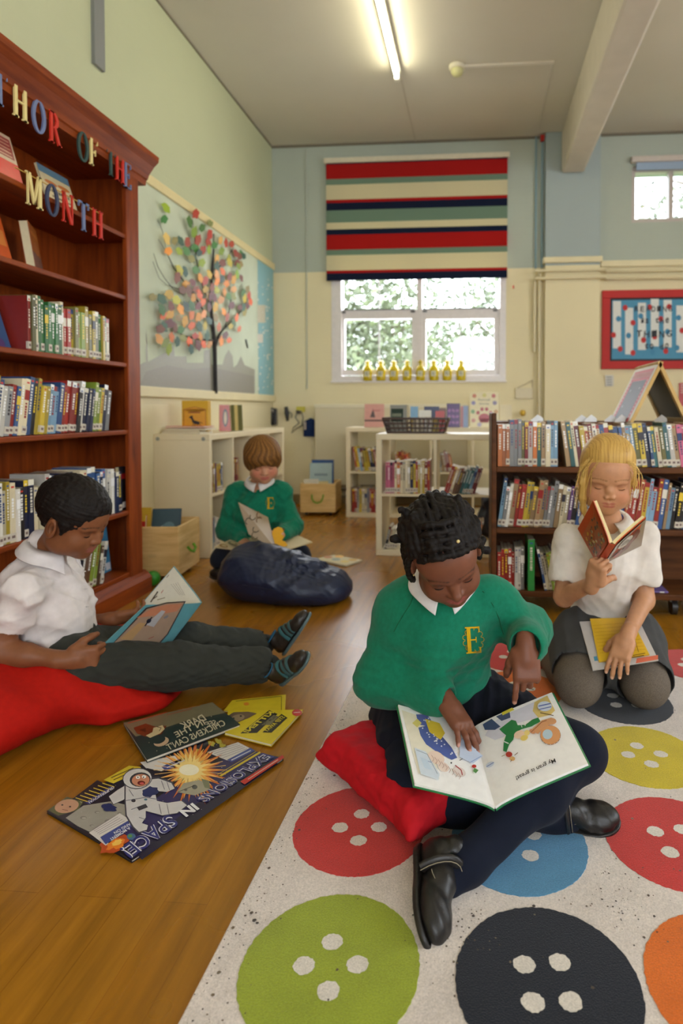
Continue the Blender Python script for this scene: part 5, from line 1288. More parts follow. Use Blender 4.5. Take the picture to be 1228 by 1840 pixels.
F.ell((-1.46, 1.62, .09), (.28, .30, .12), None, .05); F.ell((-1.36, 1.90, .09), (.30, .26, .11), None, .10); F.ell((-1.12, 1.88, .03), (.16, .16, .05), None, .10); F.ell((-1.62, 1.90, .16), (.18, .26, .20), None, .08)
F.ripple(.008, .09, 81, (1, 1, 1.2), ridge=True)
F.cap(PY(100, 1190, 1.85)+[-.1, 0, .01], PY(330, 1200, 1.88), .098, .075, .02, 'sub'); F.cap(PY(60, 1080, 1.85), PY(125, 1176, 1.86), .115, .105, .02, 'sub')
F.plane((-1.665, 0, 0), (-1, 0, 0), .02); F.plane((0, 0, .004), (0, 0, -1), .02)
o = soft('bean_bag', F, (178, 20, 8), M_COTTON); tag(o, 'large red beanbag under the boy in the white shirt, beside the bookcase', 'beanbag')
# square red cushion, corners on the rug
cc = np.array([-.075, 1.60, .062]); c1 = PZ(578, 1372, .03)-cc; c2 = PZ(740, 1518, .03)-cc
ax_ = np.array([c2[0]-c1[0], c2[1]-c1[1], 0]); hl_ = np.linalg.norm(ax_)/2; ax_ /= 2*hl_; R_ = np.stack([ax_, np.cross((0, 0, 1), ax_), (0, 0, 1)], 1)
cen = (PZ(578, 1372, .03)+PZ(740, 1518, .03))/2+R_[:, 1]*.225; cen[2] = .064
F = Field(cen-[.4, .4, .1], cen+[.4, .4, .12], .004); F.box(cen, [hl_, .225, .046], R_, .03, .02)
for sx_ in (-1, 1):
    for sy_ in (-1, 1): F.cap(cen+R_[:, 0]*sx_*(hl_-.03)+R_[:, 1]*sy_*.195, cen+R_[:, 0]*sx_*(hl_+.004)+R_[:, 1]*sy_*.23+[0, 0, -.012], .03, .012, .03)
F.ripple(.004, .06, 91, (1, 1, 1), ridge=True); F.ripple(.002, .025, 93, ridge=True)
for a, b_, r1, r2 in ((J(738, 1290, 1.66), J(742, 1422, 1.38), .085, .068), (J(738, 1290, 1.66), J(852, 1272, 1.66), .085, .085), (J(852, 1272, 1.66), J(1042, 1352, 1.44), .085, .06)): F.cap(a, b_, r1, r2, .012, 'sub')
F.plane((0, 0, .0105), (0, 0, -1), .01)
o = soft('floor_cushion', F, (186, 20, 32), M_COTTON); tag(o, 'square red floor cushion under the girl at the front', 'cushion')
# ================================================================ OPEN BOOKS
def child(g, name, mat, t, mi): o = g.build(name, mat, t); o.matrix_parent_inverse = mi; return o
St, Sb = J(850, 1308, 1.452), J(890, 1450, 1.215); Lt, Lb = J(716, 1266, 1.47), J(746, 1408, 1.245); Rt, Rb = J(992, 1244, 1.50), J(1057, 1372, 1.27)
t, (nL, nR), mi = open_book('open hardback picture book with white pages on the front girl\'s lap', 'open book', St, Sb, Lt, Lb, Rt, Rb, (30, 120, 70), (243, 241, 240), th=.005, bulge=.005)
g = G(); A = PageArt(g, St, Sb, Rt, Rb, .0004, .005)
A.poly([(884, 1300), (905, 1286), (960, 1262), (985, 1250), (992, 1275), (965, 1290), (930, 1300), (905, 1325), (890, 1330), (872, 1322)], (216, 214, 226))
A.poly([(961, 1262), (984, 1250), (998, 1277), (990, 1285), (968, 1290), (958, 1278)], (222, 196, 122)); A.poly([(868, 1302), (884, 1292), (900, 1306), (890, 1312), (872, 1312)], (70, 84, 120)); A.poly([(892, 1288), (916, 1277), (918, 1290), (902, 1296)], (74, 84, 116)); A.poly([(904, 1286), (925, 1276), (921, 1272), (902, 1281)], (216, 200, 60))
A.poly([(898, 1311), (920, 1294), (928, 1296), (931, 1304), (945, 1303), (957, 1294), (968, 1290), (972, 1297), (956, 1306), (938, 1311), (926, 1318), (923, 1330), (916, 1338), (911, 1352), (905, 1350), (906, 1334), (910, 1322), (903, 1316)], (44, 124, 66))
A.line([(906, 1333), (915, 1337)], 2, (230, 230, 230)); A.line([(941, 1298), (945, 1305)], 1.6, (230, 230, 230)); A.line([(936, 1300), (939, 1308)], 1.2, (230, 230, 230))
A.ell(934, 1321, 10, 7, (238, 206, 178), -.4); A.ell(943, 1327, 7, 5, (232, 206, 110), -.4); A.ell(948, 1318, 5, 5, (236, 212, 130))
A.ell(990, 1322, 18, 17, (222, 160, 108)); A.ell(985, 1321, 9, 9, (186, 208, 222)); A.poly([(952, 1316), (975, 1296), (992, 1291), (1000, 1300), (985, 1306), (968, 1320)], (216, 158, 112)); A.ell(958, 1316, 6, 4, (210, 150, 108), .4)
A.line([(955, 1318), (975, 1299), (990, 1294)], 1, (120, 70, 40)); A.ell(992, 1298, 9, 6, (212, 156, 112)); A.ell(980, 1271, 13, 9, (214, 222, 236)); A.line([(969, 1271), (991, 1266)], 2, (90, 110, 180)); A.line([(970, 1277), (992, 1272)], 1.6, (90, 110, 180)); A.line([(972, 1283), (996, 1288)], 1.4, (90, 60, 40))
for a0 in np.linspace(0, 6, 16): A.line([(990+18*math.cos(a0), 1322+17*math.sin(a0)), (990+18*math.cos(a0+.3), 1322+17*math.sin(a0+.3))], .8, (140, 90, 50), 4)
A.ell(916, 1358, 6, 5, (176, 60, 48)); A.ell(922, 1366, 5, 4, (214, 170, 110)); A.line([(926, 1360), (932, 1355)], 1.2, (120, 90, 60)); A.line([(909, 1359), (903, 1362)], 1, (150, 120, 70)); A.line([(919, 1372), (921, 1368)], 1, (70, 50, 40))
A.qtext('My gran is great!', (997.5, 1363.5), (927, 1396.5), (1001, 1372.5), (28, 26, 30), .012)
A.ell(882, 1377, 8, 4.5, (208, 216, 232), -.5); A.line([(876, 1381), (889, 1373)], 1.2, (110, 130, 190))
child(g, 'illustration', M_PAPER, t, mi)
g = G(); A = PageArt(g, St, Sb, Lt, Lb, .0004, .005)
A.poly([(722, 1276), (748, 1285), (775, 1330), (790, 1400), (752, 1390)], (232, 224, 204))
A.poly([(748, 1284), (768, 1284), (776, 1296), (770, 1306), (752, 1302)], (92, 104, 168)); A.poly([(752, 1308), (768, 1304), (790, 1318), (812, 1344), (822, 1362), (812, 1366), (786, 1352), (766, 1338), (756, 1322)], (84, 100, 164))
A.poly([(764, 1292), (790, 1300), (800, 1318), (792, 1330), (772, 1316)], (222, 196, 66)); A.poly([(741, 1300), (750, 1292), (758, 1300), (750, 1308)], (218, 206, 120))
rg = random.Random(2)
for k in range(22): q = rg.random(); A.ell(757+q*56+rg.uniform(-5, 8), 1310+q*44+rg.uniform(-6, 8), 1.4, 1.2, (224, 226, 240), L=5)
for k in range(5): A.ell(752+rg.random()*20, 1288+rg.random()*14, 1.3, 1.1, (224, 226, 240), L=5)
A.ell(784, 1362, 16, 11, (236, 212, 196), .5); A.ell(797, 1379, 11, 8, (236, 216, 204), .6); A.ell(826, 1388, 12, 8, (226, 212, 206), .5); A.line([(818, 1376), (829, 1385), (831, 1394)], 1.6, (170, 50, 60)); A.ell(811, 1372, 1.5, 1.5, (40, 40, 50)); A.line([(826, 1368), (835, 1362)], 1, (60, 50, 60))
for k in range(9): x, y = 775+k*6, 1358+k*4; A.line([(x, y), (x+5, y+7), (x+2, y+12)], .6, (160, 110, 90), 6)
A.poly([(745, 1345), (765, 1352), (790, 1392), (788, 1403), (756, 1392)], (208, 218, 230)); A.line([(748, 1349), (768, 1357), (786, 1392)], .8, (130, 140, 150)); A.line([(760, 1366), (776, 1372)], .8, (90, 110, 160)); A.poly([(755, 1362), (767, 1366), (777, 1386), (763, 1382)], (196, 212, 228))
A.poly([(826, 1330), (850, 1320), (856, 1350), (868, 1360), (850, 1374), (826, 1362)], (196, 208, 230)); A.line([(845, 1372), (866, 1360)], 1.2, (130, 150, 200))
A.ell(852, 1379, 4, 3, (190, 60, 50)); A.poly([(852, 1382), (860, 1386), (855, 1392), (850, 1388)], (90, 140, 80))
child(g, 'illustration', M_PAPER, t, mi)
# B's paperback, spine pointing at the viewer, covers seen from outside
St, Sb = J(1101, 974, 1.79), J(1079, 1008, 1.93); Lt, Lb = J(1073, 899, 1.81), J(1046, 948, 1.95); Rt, Rb = J(1155, 926, 1.85), J(1147, 975, 1.985)
t, (nL, nR), mi = open_book('orange and grey paperback held open by the kneeling fair-haired girl', 'open book', St, Sb, Rt, Rb, Lt, Lb, (196, 80, 34), (222, 204, 150), th=.009, bulge=.002)
oL = np.cross(Lt-St, Sb-St); oL /= np.linalg.norm(oL); oR = np.cross(Sb-St, Rt-St); oR /= np.linalg.norm(oR)
if oL@((Rt-St)) > 0: oL = -oL
if oR@((Lt-St)) > 0: oR = -oR
def cov(g, Ot, Ob, o):
    fn = lambda u, v: (Sb+(St-Sb)*v)*(1-u)+(Ob+(Ot-Ob)*v)*u+o*.0136
    A = Art(g, fn); A.pt = lambda u, v, L: fn(u, v)+o*.0004*(L+1); return A
g = G(); A = cov(g, Lt, Lb, oL); rg = random.Random(8)
A.rect(.02, 0, 1, 1, (190, 72, 32), 0); A.rect(.08, .05, .78, .92, (176, 92, 52), 1)
for k in range(58): A.ell(rg.uniform(.12, .76), rg.uniform(.08, .9), rg.uniform(.02, .05), rg.uniform(.02, .05), rg.choice([(150, 130, 110), (206, 170, 60), (170, 110, 80), (96, 84, 70), (120, 140, 110), (214, 190, 150), (70, 66, 70)]), rg.random()*3, L=2+k % 3)
child(g, 'cover_art', M_GLOSSP, t, mi)
g = G(); A = cov(g, Rt, Rb, oR)
A.rect(.02, 0, 1, 1, (150, 134, 116), 0); A.ell(.42, .66, .22, .2, (186, 174, 154), L=1)
for k in range(4): A.rect(.28, .58+.05*k, .56-.03*k, .6+.05*k, (110, 100, 92), 2)
A.poly([(.22, .18), (.34, .42), (.42, .30), (.5, .5), (.62, .62), (.74, .88), (.86, .7), (.78, .5), (.66, .44), (.58, .24), (.46, .2), (.36, .08)], (104, 40, 28), 3); A.ell(.28, .2, .09, .1, (150, 30, 28), L=4)
child(g, 'cover_art', M_GLOSSP, t, mi)
g = G((190, 60, 30)); vs = [Sb+oL*.0118, Sb+oR*.0118, St+oR*.0118, St+oL*.0118]; oo = (oL+oR); oo /= np.linalg.norm(oo); w2 = [v+oo*.0015 for v in vs]
g.add(vs+w2, [(0, 1, 2, 3), (7, 6, 5, 4), (0, 4, 5, 1), (1, 5, 6, 2), (2, 6, 7, 3), (3, 7, 4, 0)]); child(g, 'spine', M_GLOSSP, t, mi)
# C's picture book
St, Sb = J(361, 1083, 1.99), J(290, 1176, 1.93); Lt, Lb = J(262, 1087, 1.84), J(181, 1163, 1.78); Rt, Rb = J(312, 1019, 2.12), J(222, 1124, 2.07)
t, (nL, nR), mi = open_book('teal picture book held open by the boy in the white shirt', 'open book', St, Sb, Rt, Rb, Lt, Lb, (92, 150, 158), (226, 222, 206), th=.0016, bulge=-.004)
def slab_art():
    g = G(); A = PageArt(g, St, Sb, Lt, Lb, .0050, .004, eps=.0005)
    A.poly([(196, 1163), (262, 1092), (300, 1082), (334, 1080), (302, 1140), (276, 1169), (240, 1160)], (58, 52, 52), 0); A.poly([(199, 1161), (264, 1094), (300, 1084), (331, 1082), (300, 1139), (275, 1166), (240, 1158), (215, 1160)], (158, 132, 112), 1)
    A.poly([(245, 1110), (272, 1093), (300, 1086), (328, 1084), (318, 1098), (275, 1106)], (186, 122, 92), 2); A.poly([(215, 1148), (250, 1118), (262, 1120), (236, 1150)], (176, 140, 96), 2)
    A.poly([(262, 1122), (290, 1096), (297, 1098), (276, 1126)], (170, 168, 170), 3); A.ell(267, 1115, 5, 3.5, (40, 40, 56), -.7, L=5); A.line([(260, 1124), (268, 1113), (273, 1108)], 2, (34, 34, 50), 5); A.ell(298, 1108, 5, 2, (120, 120, 126), -.5, L=4); A.line([(266, 1147), (276, 1143)], 1, (150, 60, 50), 5)
    A.poly([(226, 1166), (232, 1162), (262, 1168), (272, 1174), (240, 1176)], (176, 182, 196), 2)
    for k in range(7): A.line([(228+k*5, 1174), (234+k*5, 1163)], .8, (230, 232, 236), 4)
    child(g, 'cover_art', M_GLOSSP, t, mi)
    g = G(); A = PageArt(g, St, Sb, Rt, Rb, .0005, -.004)
    A.line([(271, 1082), (279, 1070), (284, 1063)], 2.2, (80, 70, 50)); A.line([(276, 1076), (283, 1071)], 1.4, (90, 60, 44)); A.line([(290, 1066), (294, 1060)], 1, (180, 70, 50)); A.line([(283, 1078), (297, 1074)], 1.2, (130, 110, 60)); A.ell(257, 1087, 4, 4, (176, 186, 60)); A.line([(300, 1038), (304, 1033)], 1, (90, 50, 44))
    for k in range(4): A.line([(308+k*4, 1050-k*1), (324+k*3, 1070)], .5, (150, 140, 130))
    child(g, 'illustration', M_PAPER, t, mi)
slab_art()
# D's big board book: flat base plus a raised page
St, Sb = J(478, 964, 3.33), J(486, 996, 3.00); Lt, Lb = J(424, 965, 3.32), J(386, 982, 3.06); Rt, Rb = J(528, 958, 3.36), J(560, 973, 3.18)
t, (nL, nR), mi = open_book('very large cream flap book lying open on the back child\'s lap', 'open book', St, Sb, Lt, Lb, Rt, Rb, (206, 186, 140), (214, 198, 160), th=.004, bulge=.001)
for k in range(8):
    pass
g = G(); n0 = nL if nL@(Cv-Sb) > 0 else -nL; A = PArt(g, St+n0*.003, Lt+n0*.003, Lb+n0*.003, eps=.0006)
for x, y, c in ((402, 981, (150, 110, 50)), (418, 976, (120, 120, 90)), (430, 980, (140, 120, 90)), (450, 984, (110, 100, 84)), (462, 988, (130, 104, 70)), (440, 972, (130, 130, 100))): A.ell(x, y, 8, 3, c, .2); A.ell(x+1, y, 5, 1.6, (196, 180, 140), .2)
child(g, 'illustration', M_PAPER, t, mi)
a, b, c, d = J(496, 988, 3.02), J(428, 903, 3.10), J(481, 930, 3.22), J(500, 978, 3.26)
b2 = J(448, 962, 3.02)
pg = G((168, 148, 122)); n1 = np.cross(c-a, b-a); n1 /= np.linalg.norm(n1); q = [J(447, 960, 3.04), a, c, b]; vs = q+[p+n1*.003 for p in q]; pg.add(vs, [(0, 1, 2, 3), (7, 6, 5, 4), (0, 4, 5, 1), (1, 5, 6, 2), (2, 6, 7, 3), (3, 7, 4, 0)]); fl = child(pg, 'raised_page', M_PAPER, t, mi)
g = G(); A = PArt(g, q[0]-n1*.0005, q[1]-n1*.0005, q[3]-n1*.0005, eps=.0006) if n1@(Cv-a) < 0 else PArt(g, q[0]+n1*.0035, q[1]+n1*.0035, q[3]+n1*.0035, eps=.0006)
rg = random.Random(12)
for k in range(7):
    x, y = 440+rg.random()*40, 918+rg.random()*50; x = min(max(x, 436+(y-905)*.35), 478+(y-930)*.3); cc = rg.choice([(110, 120, 60), (96, 84, 60), (80, 74, 60), (120, 90, 60)]); a0 = rg.random()*3
    A.line([(x+7*math.cos(a0+q_)*(1-q_*.15), y+6*math.sin(a0+q_)) for q_ in np.linspace(0, 3.5, 7)], 1.8, cc)
child(g, 'illustration', M_PAPER, t, mi)
p0, p1, p2 = J(497, 986, 3.03), J(517, 983, 3.05), J(497, 948, 3.10); n2 = np.cross(p1-p0, p2-p0); n2 /= np.linalg.norm(n2)
ol = [(497, 986), (489, 960), (492, 951), (500, 947), (507, 949), (510, 955), (505, 960), (511, 964), (507, 971), (513, 974), (517, 980), (510, 984), (503, 988)]
g = G((214, 158, 30)); A = PArt(g, p0, p1, p2); P_ = [A.fn(*p) for p in ol]; N_ = len(P_); g.add(P_+[p+n2*.003 for p in P_], [tuple(range(N_)), tuple(range(2*N_-1, N_-1, -1))]+[(i, i+N_, (i+1) % N_+N_, (i+1) % N_) for i in range(N_)])
A.ell(509, 952, 3, 3, (90, 56, 30), L=4); A.ell(506, 967, 4, 3, (110, 70, 30), L=4); A.ell(500, 962, 1, 1, (40, 30, 20), L=4)
child(g, 'pop_up_animal', M_PAPER, t, mi)
# ================================================================ BOOKLETS AND MAGAZINES LYING DOWN
def sheet(name, lab, cat, quad, z, th, col, mat=None, z4=None, spine=None):
    """flat book: four corner pixels on the level z (or world points), thickness th downwards"""
    P_ = [PZ(*q, z) if len(q) == 2 else np.array(q) for q in quad]; n = np.cross(P_[1]-P_[0], P_[3]-P_[0]); n /= np.linalg.norm(n)
    if n[2] < 0: n = -n
    c0 = sum(P_)/4; t = thing(name, lab, cat, tuple(c0-n*th)); mi = Matrix.Translation(-Vector(c0-n*th))
    def slab(k, a, b, c, nm, m_):
        g = G(c); V_ = [c0+(p-c0)*k for p in P_]; vs = [v-n*a for v in V_]+[v-n*b for v in V_]; g.add(vs, [(0, 1, 2, 3), (7, 6, 5, 4), (0, 4, 5, 1), (1, 5, 6, 2), (2, 6, 7, 3), (3, 7, 4, 0)]); o = g.build(nm, m_, t); o.matrix_parent_inverse = mi; return o
    slab(1, 0, min(.0012, th*.3), col, 'cover', M_GLOSSP); slab(.985, min(.0012, th*.3), th*.8, (214, 206, 190), 'pages', M_PAPER); slab(1, th*.8, th, col, 'cover', M_GLOSSP)
    g = G(); A = PArt(g, P_[0], P_[1], P_[2], eps=.00012)
    return t, g, A, mi
# explosions in space
t, g, A, mi = sheet('comic_magazine', 'open space comic spread with a cartoon astronaut, lying nearest on the wooden floor', 'magazine', [(84, 1457), (237, 1546), (510, 1362), (352, 1327)], .007, .006, (22, 20, 40))
OR, NV = (232, 150, 60), (24, 24, 52)
A.poly([(237, 1543), (508, 1363), (440, 1345), (330, 1400), (230, 1470), (190, 1515)], (40, 36, 92)); A.poly([(255, 1545), (500, 1372), (470, 1366), (360, 1440), (240, 1528)], (28, 24, 56)); A.poly([(90, 1458), (150, 1436), (230, 1520), (234, 1541)], (34, 32, 44))
A.poly([(86, 1456), (120, 1432), (150, 1440), (140, 1456), (105, 1466)], (92, 96, 56)); A.ell(120, 1449, 22, 12, (196, 150, 120), -.2, L=4); A.ell(112, 1447, 2, 1.4, (50, 40, 36), L=6); A.ell(126, 1450, 2, 1.4, (50, 40, 36), L=6); A.line([(112, 1455), (122, 1457)], 1, (120, 60, 50), 6)
A.poly([(118, 1470), (150, 1448), (200, 1440), (232, 1448), (238, 1475), (205, 1490), (165, 1497), (140, 1485)], (156, 152, 142), 3)
for x, y, r in ((150, 1470, 6), (175, 1460, 5), (195, 1476, 7), (165, 1484, 4), (215, 1462, 4)): A.ell(x, y, r, r*.5, (128, 124, 116), L=4); A.ell(x+1, y+.6, r*.7, r*.3, (168, 164, 154), L=5)
A.poly([(130, 1436), (175, 1402), (208, 1418), (160, 1442)], (30, 26, 40), 3)
for k in range(7): A.line([(136+k*8, 1434-k*4.4), (158+k*8, 1441-k*4.4)], 1.6, (206, 180, 60), 5)
A.poly([(186, 1402), (232, 1376), (252, 1378), (256, 1384), (204, 1408)], (216, 190, 50), 3); A.line([(200, 1398), (240, 1380)], 1.4, (90, 70, 30), 5); A.line([(204, 1402), (246, 1383)], 1.4, (90, 70, 30), 5)
A.poly([(152, 1442), (200, 1412), (206, 1417), (160, 1446)], (56, 60, 120), 4); A.qtext('(SUPERNOVA)', (203, 1412), (158, 1440), (206, 1417), (216, 214, 220), .02, 6)
A.poly([(160, 1497), (215, 1462), (245, 1480), (190, 1520)], (214, 208, 204), 6); A.poly([(180, 1505), (236, 1472), (246, 1480), (190, 1518)], (60, 74, 140), 7); A.qtext('HANG ON', (238, 1476), (204, 1496), (241, 1480), (224, 224, 230), .02, 9); A.qtext('A MOMENT', (232, 1486), (196, 1508), (236, 1490), (224, 224, 230), .02, 9)
for k in range(5): A.line([(166+k*3, 1492-k*0+k*2), (208+k*4, 1466+k*2.4)], .7, (130, 120, 130), 8)
rg = random.Random(4); A.ell(205, 1518, 26, 13, (190, 76, 30), -.4, L=5, jag=.25); A.ell(208, 1516, 18, 9, (230, 130, 40), -.4, L=6, jag=.3); A.ell(211, 1514, 9, 5, (244, 196, 90), -.4, L=7, jag=.3); A.ell(236, 1504, 8, 6, (70, 110, 150), L=7); A.ell(234, 1503, 4, 3, (90, 150, 90), L=8)
# explosion
random.seed(5); A.star(346, 1384, 62, 30, 26, (206, 110, 40), 4); A.star(344, 1384, 50, 26, 24, (240, 176, 80), 5); A.star(342, 1384, 36, 20, 20, (252, 222, 140), 6); A.ell(340, 1384, 18, 10, (255, 248, 220), L=7)
for k in range(26): a0 = k/26*6.28; A.line([(342+30*math.cos(a0), 1384+15*math.sin(a0)), (342+66*math.cos(a0), 1384+33*math.sin(a0))], .9, (250, 200, 120), 6)
# rocket
A.poly([(318, 1424), (330, 1408), (358, 1402), (374, 1410), (376, 1420), (350, 1430)], (162, 158, 140), 7); A.poly([(362, 1400), (376, 1404), (378, 1418), (368, 1416)], (120, 124, 100), 8); A.ell(350, 1415, 5, 4, (90, 92, 90), L=9); A.ell(334, 1420, 3, 2.4, (110, 110, 104), L=9); A.line([(320, 1424), (350, 1412)], 1, (80, 78, 70), 9)
# astronaut
SU = (206, 204, 206); OU = (70, 70, 84)
def blob(pts, c=SU, l=10):
    cx_, cy_ = np.mean(pts, 0); A.poly([(cx_+(x-cx_)*1.05, cy_+(y-cy_)*1.07) for x, y in pts], OU, l-.5); A.poly(pts, c, l)
blob([(196, 1432), (212, 1420), (226, 1412), (236, 1422), (222, 1438), (204, 1446)]); blob([(226, 1412), (250, 1404), (285, 1400), (308, 1408), (314, 1418), (300, 1424), (278, 1422), (282, 1440), (300, 1444), (326, 1440), (336, 1448), (318, 1462), (292, 1466), (262, 1458), (262, 1470), (255, 1480), (266, 1484), (264, 1492), (250, 1496), (240, 1486), (228, 1466), (226, 1440)], SU, 11)
A.ell(247, 1400, 27, 19, OU, -.1, L=12); A.ell(247, 1400, 25.5, 17.5, (216, 214, 214), -.1, L=12.5); A.ell(252, 1402, 19, 13, (52, 54, 66), -.1, L=13); A.ell(253, 1403, 16, 11, (206, 140, 110), -.1, L=13.5)
A.ell(248, 1398, 4, 3, (240, 240, 236), L=14); A.ell(259, 1397, 4, 3, (240, 240, 236), L=14); A.ell(248, 1398, 1.2, 1.2, (20, 20, 20), L=15); A.ell(258, 1398, 1.2, 1.2, (20, 20, 20), L=15); A.ell(254, 1408, 7, 4, (110, 30, 30), L=14); A.ell(255, 1409, 4, 2, (210, 90, 90), L=15)
A.ell(270, 1424, 14, 9, (30, 44, 96), -.3, L=13, jag=.2); A.ell(196, 1452, 14, 7, (30, 44, 96), .2, L=13, jag=.2)
for p in ([(226, 1440), (262, 1434), (286, 1438)], [(236, 1456), (262, 1446)], [(232, 1420), (240, 1432)], [(290, 1404), (296, 1420)], [(300, 1406), (305, 1421)], [(286, 1446), (290, 1464)], [(300, 1446), (304, 1464)], [(250, 1470), (262, 1474)]): A.line(p, 1.1, (110, 112, 130), 14)
A.poly([(246, 1452), (262, 1446), (266, 1452), (250, 1458)], (60, 60, 70), 15); A.ell(240, 1440, 4, 3, (60, 60, 74), L=15); A.ell(262, 1438, 3, 2, (90, 130, 150), L=15)
# speech boxes on the far page
A.poly([(252, 1370), (315, 1358), (330, 1370), (290, 1386), (262, 1380)], (216, 212, 210), 3); A.poly([(290, 1378), (330, 1362), (338, 1368), (298, 1386)], (62, 78, 150), 5); A.line([(332, 1366.5), (300, 1380)], 1.6, (210, 212, 224), 7)
A.poly([(372, 1352), (428, 1334), (456, 1348), (412, 1368)], (214, 210, 206), 3); A.poly([(408, 1366), (450, 1344), (458, 1349), (416, 1370)], (62, 78, 150), 5); A.line([(451, 1349), (416, 1366.5)], 1.6, (210, 212, 224), 7)
for k in range(5): A.line([(380+k*5, 1352+k*2.6), (428+k*4, 1337+k*2.2)], .7, (140, 136, 144), 5)
A.line([(394, 1396), (468, 1352)], 3.4, (206, 184, 44), 4); A.line([(390, 1393), (460, 1351)], 1, (190, 170, 50), 4)
for x, y in ((345, 1352), (356, 1350), (380, 1336), (392, 1332), (400, 1340)): A.ell(x, y, 7, 4, (176, 164, 60), .4, L=3, jag=.3)
# title lettering, outlined
def out_text(tx, a, b, c, col=(214, 216, 236), o=(44, 48, 120)):
    A.qtext(tx, a, b, c, (224, 224, 236), .045, 16); A.qtext(tx, a, b, c, o, .012, 17)
out_text('EXPLOSIONS', (472, 1354), (350, 1437), (493, 1361)); A.qtext('IN', (346, 1444), (322, 1459), (359, 1455), (230, 230, 236), .04, 18); out_text('SPACE!', (302, 1464), (214, 1527), (323, 1482))
A.poly([(432, 1406), (508, 1358), (511, 1363), (440, 1411)], (190, 44, 40), 18); A.line([(500, 1366.5), (446, 1402)], 1.4, (216, 180, 170), 20)
for k in range(60): q, r = rg.random(), rg.random(); x, y = lerp(lerp((95, 1460), (235, 1540), q), lerp((352, 1330), (505, 1363), q), r); A.ell(x, y, .7, .5, (210, 210, 226), L=3, k=5)
child(g, 'cover_art', M_GLOSSP, t, mi)
# chickens
t, g, A, mi = sheet('magazine', 'dark green picture book of a chicken at night, upside down, overlapping the comic', 'picture book', [(222, 1298), (264, 1365), (432, 1302), (382, 1262)], .018, .009, (52, 62, 58))
A.poly([(222, 1299), (264, 1365), (432, 1302), (413, 1286), (330, 1300), (260, 1326)], (40, 56, 56)); A.poly([(222, 1299), (382, 1262), (405, 1281), (330, 1297), (244, 1324)], (122, 116, 92))
for p, c in (([(240, 1308), (262, 1300), (280, 1306), (300, 1304), (290, 1320), (262, 1324), (246, 1318)], (120, 56, 30)), ([(276, 1308), (292, 1303), (296, 1310), (288, 1318), (270, 1326), (262, 1322), (274, 1316)], (206, 190, 150)), ([(250, 1312), (262, 1308), (262, 1316)], (90, 40, 24))): A.poly(p, c)
A.line([(282, 1306), (290, 1308), (286, 1314)], 1, (60, 50, 40)); A.ell(290, 1333, 14, 8, (196, 168, 140), -.3); A.ell(286, 1330, 12, 6.5, (40, 56, 56), -.3)
A.line([(230, 1300), (300, 1280)], 2, (170, 84, 50)); A.line([(300, 1285), (345, 1274)], 1.6, (150, 90, 60)); A.line([(320, 1276), (360, 1268)], 1, (176, 110, 70))
CT = (204, 196, 170)
A.qtext("CHICKENS CAN'T", (407, 1303), (304, 1349), (400, 1293), CT, .01); A.qtext('SEE', (392, 1302), (374, 1306), (386, 1294), CT, .01); A.qtext('IN THE', (370, 1302), (318, 1326), (364, 1293), CT, .01); A.qtext('DARK', (372, 1294), (330, 1311), (363, 1284), CT, .015)
for x, y in ((380, 1288), (300, 1345), (402, 1300), (268, 1335), (282, 1350)): A.ell(x, y, .9, .6, (210, 200, 170), k=5)
child(g, 'cover_art', M_GLOSSP, t, mi)
# kitten book and the yellow one beneath
t, g, A, mi = sheet('booklet', 'yellow booklet lying beneath the kitten book, mostly covered', 'booklet', [(402, 1277), (418, 1258), (514, 1248), (512, 1282)], .0045, .004, (212, 190, 44))
A.line([(424, 1260), (506, 1251), (506, 1278)], 1, (90, 76, 40)); A.ell(443, 1265, 5, 3, (214, 130, 50)); child(g, 'cover_art', M_GLOSSP, t, mi)
t, g, A, mi = sheet('picture_book', 'yellow picture book about a kitten, upside down beside the dark green one', 'picture book', [(404, 1316), (488, 1337), (545, 1275), (410, 1277)], .013, .008, (216, 196, 36))
A.poly([(432, 1318), (462, 1317), (499, 1283), (484, 1276)], (30, 28, 30)); A.qtext('KITTEN!', (494, 1280), (446, 1317), (484, 1278), (218, 200, 50), .03)
A.poly([(470, 1303), (486, 1303), (503, 1288), (492, 1285)], (120, 116, 90)); A.qtext('FROM THE', (499, 1288), (476, 1303), (493, 1287), (34, 32, 30), .01)
A.poly([(472, 1316), (488, 1317), (517, 1290), (506, 1283)], (30, 28, 30)); A.qtext('STEP AWAY', (513, 1289), (480, 1316), (506, 1286), (218, 200, 50), .02)
A.poly([(404, 1290), (420, 1280), (446, 1279), (462, 1282), (448, 1290), (424, 1300), (410, 1306)], (110, 92, 74)); A.ell(428, 1290, 12, 6, (150, 132, 106), -.2); A.ell(420, 1291, 2, 1.4, (30, 26, 22)); A.ell(433, 1287, 2, 1.4, (30, 26, 22))
A.ell(534, 1281, 9, 6, (196, 50, 36)); A.line([(528, 1281), (540, 1280)], 1.2, (230, 210, 200)); child(g, 'cover_art', M_GLOSSP, t, mi)
# yellow booklet behind the front girl
t, g, A, mi = sheet('booklet', 'yellow printed booklet on the orange button behind the front girl', 'booklet', [(880, 1262), (925, 1262), (930, 1250), (886, 1234)], .0125, .003, (222, 196, 74))
A.line([(890, 1248), (918, 1256)], 1, (120, 96, 50)); child(g, 'cover_art', M_PAPER, t, mi)
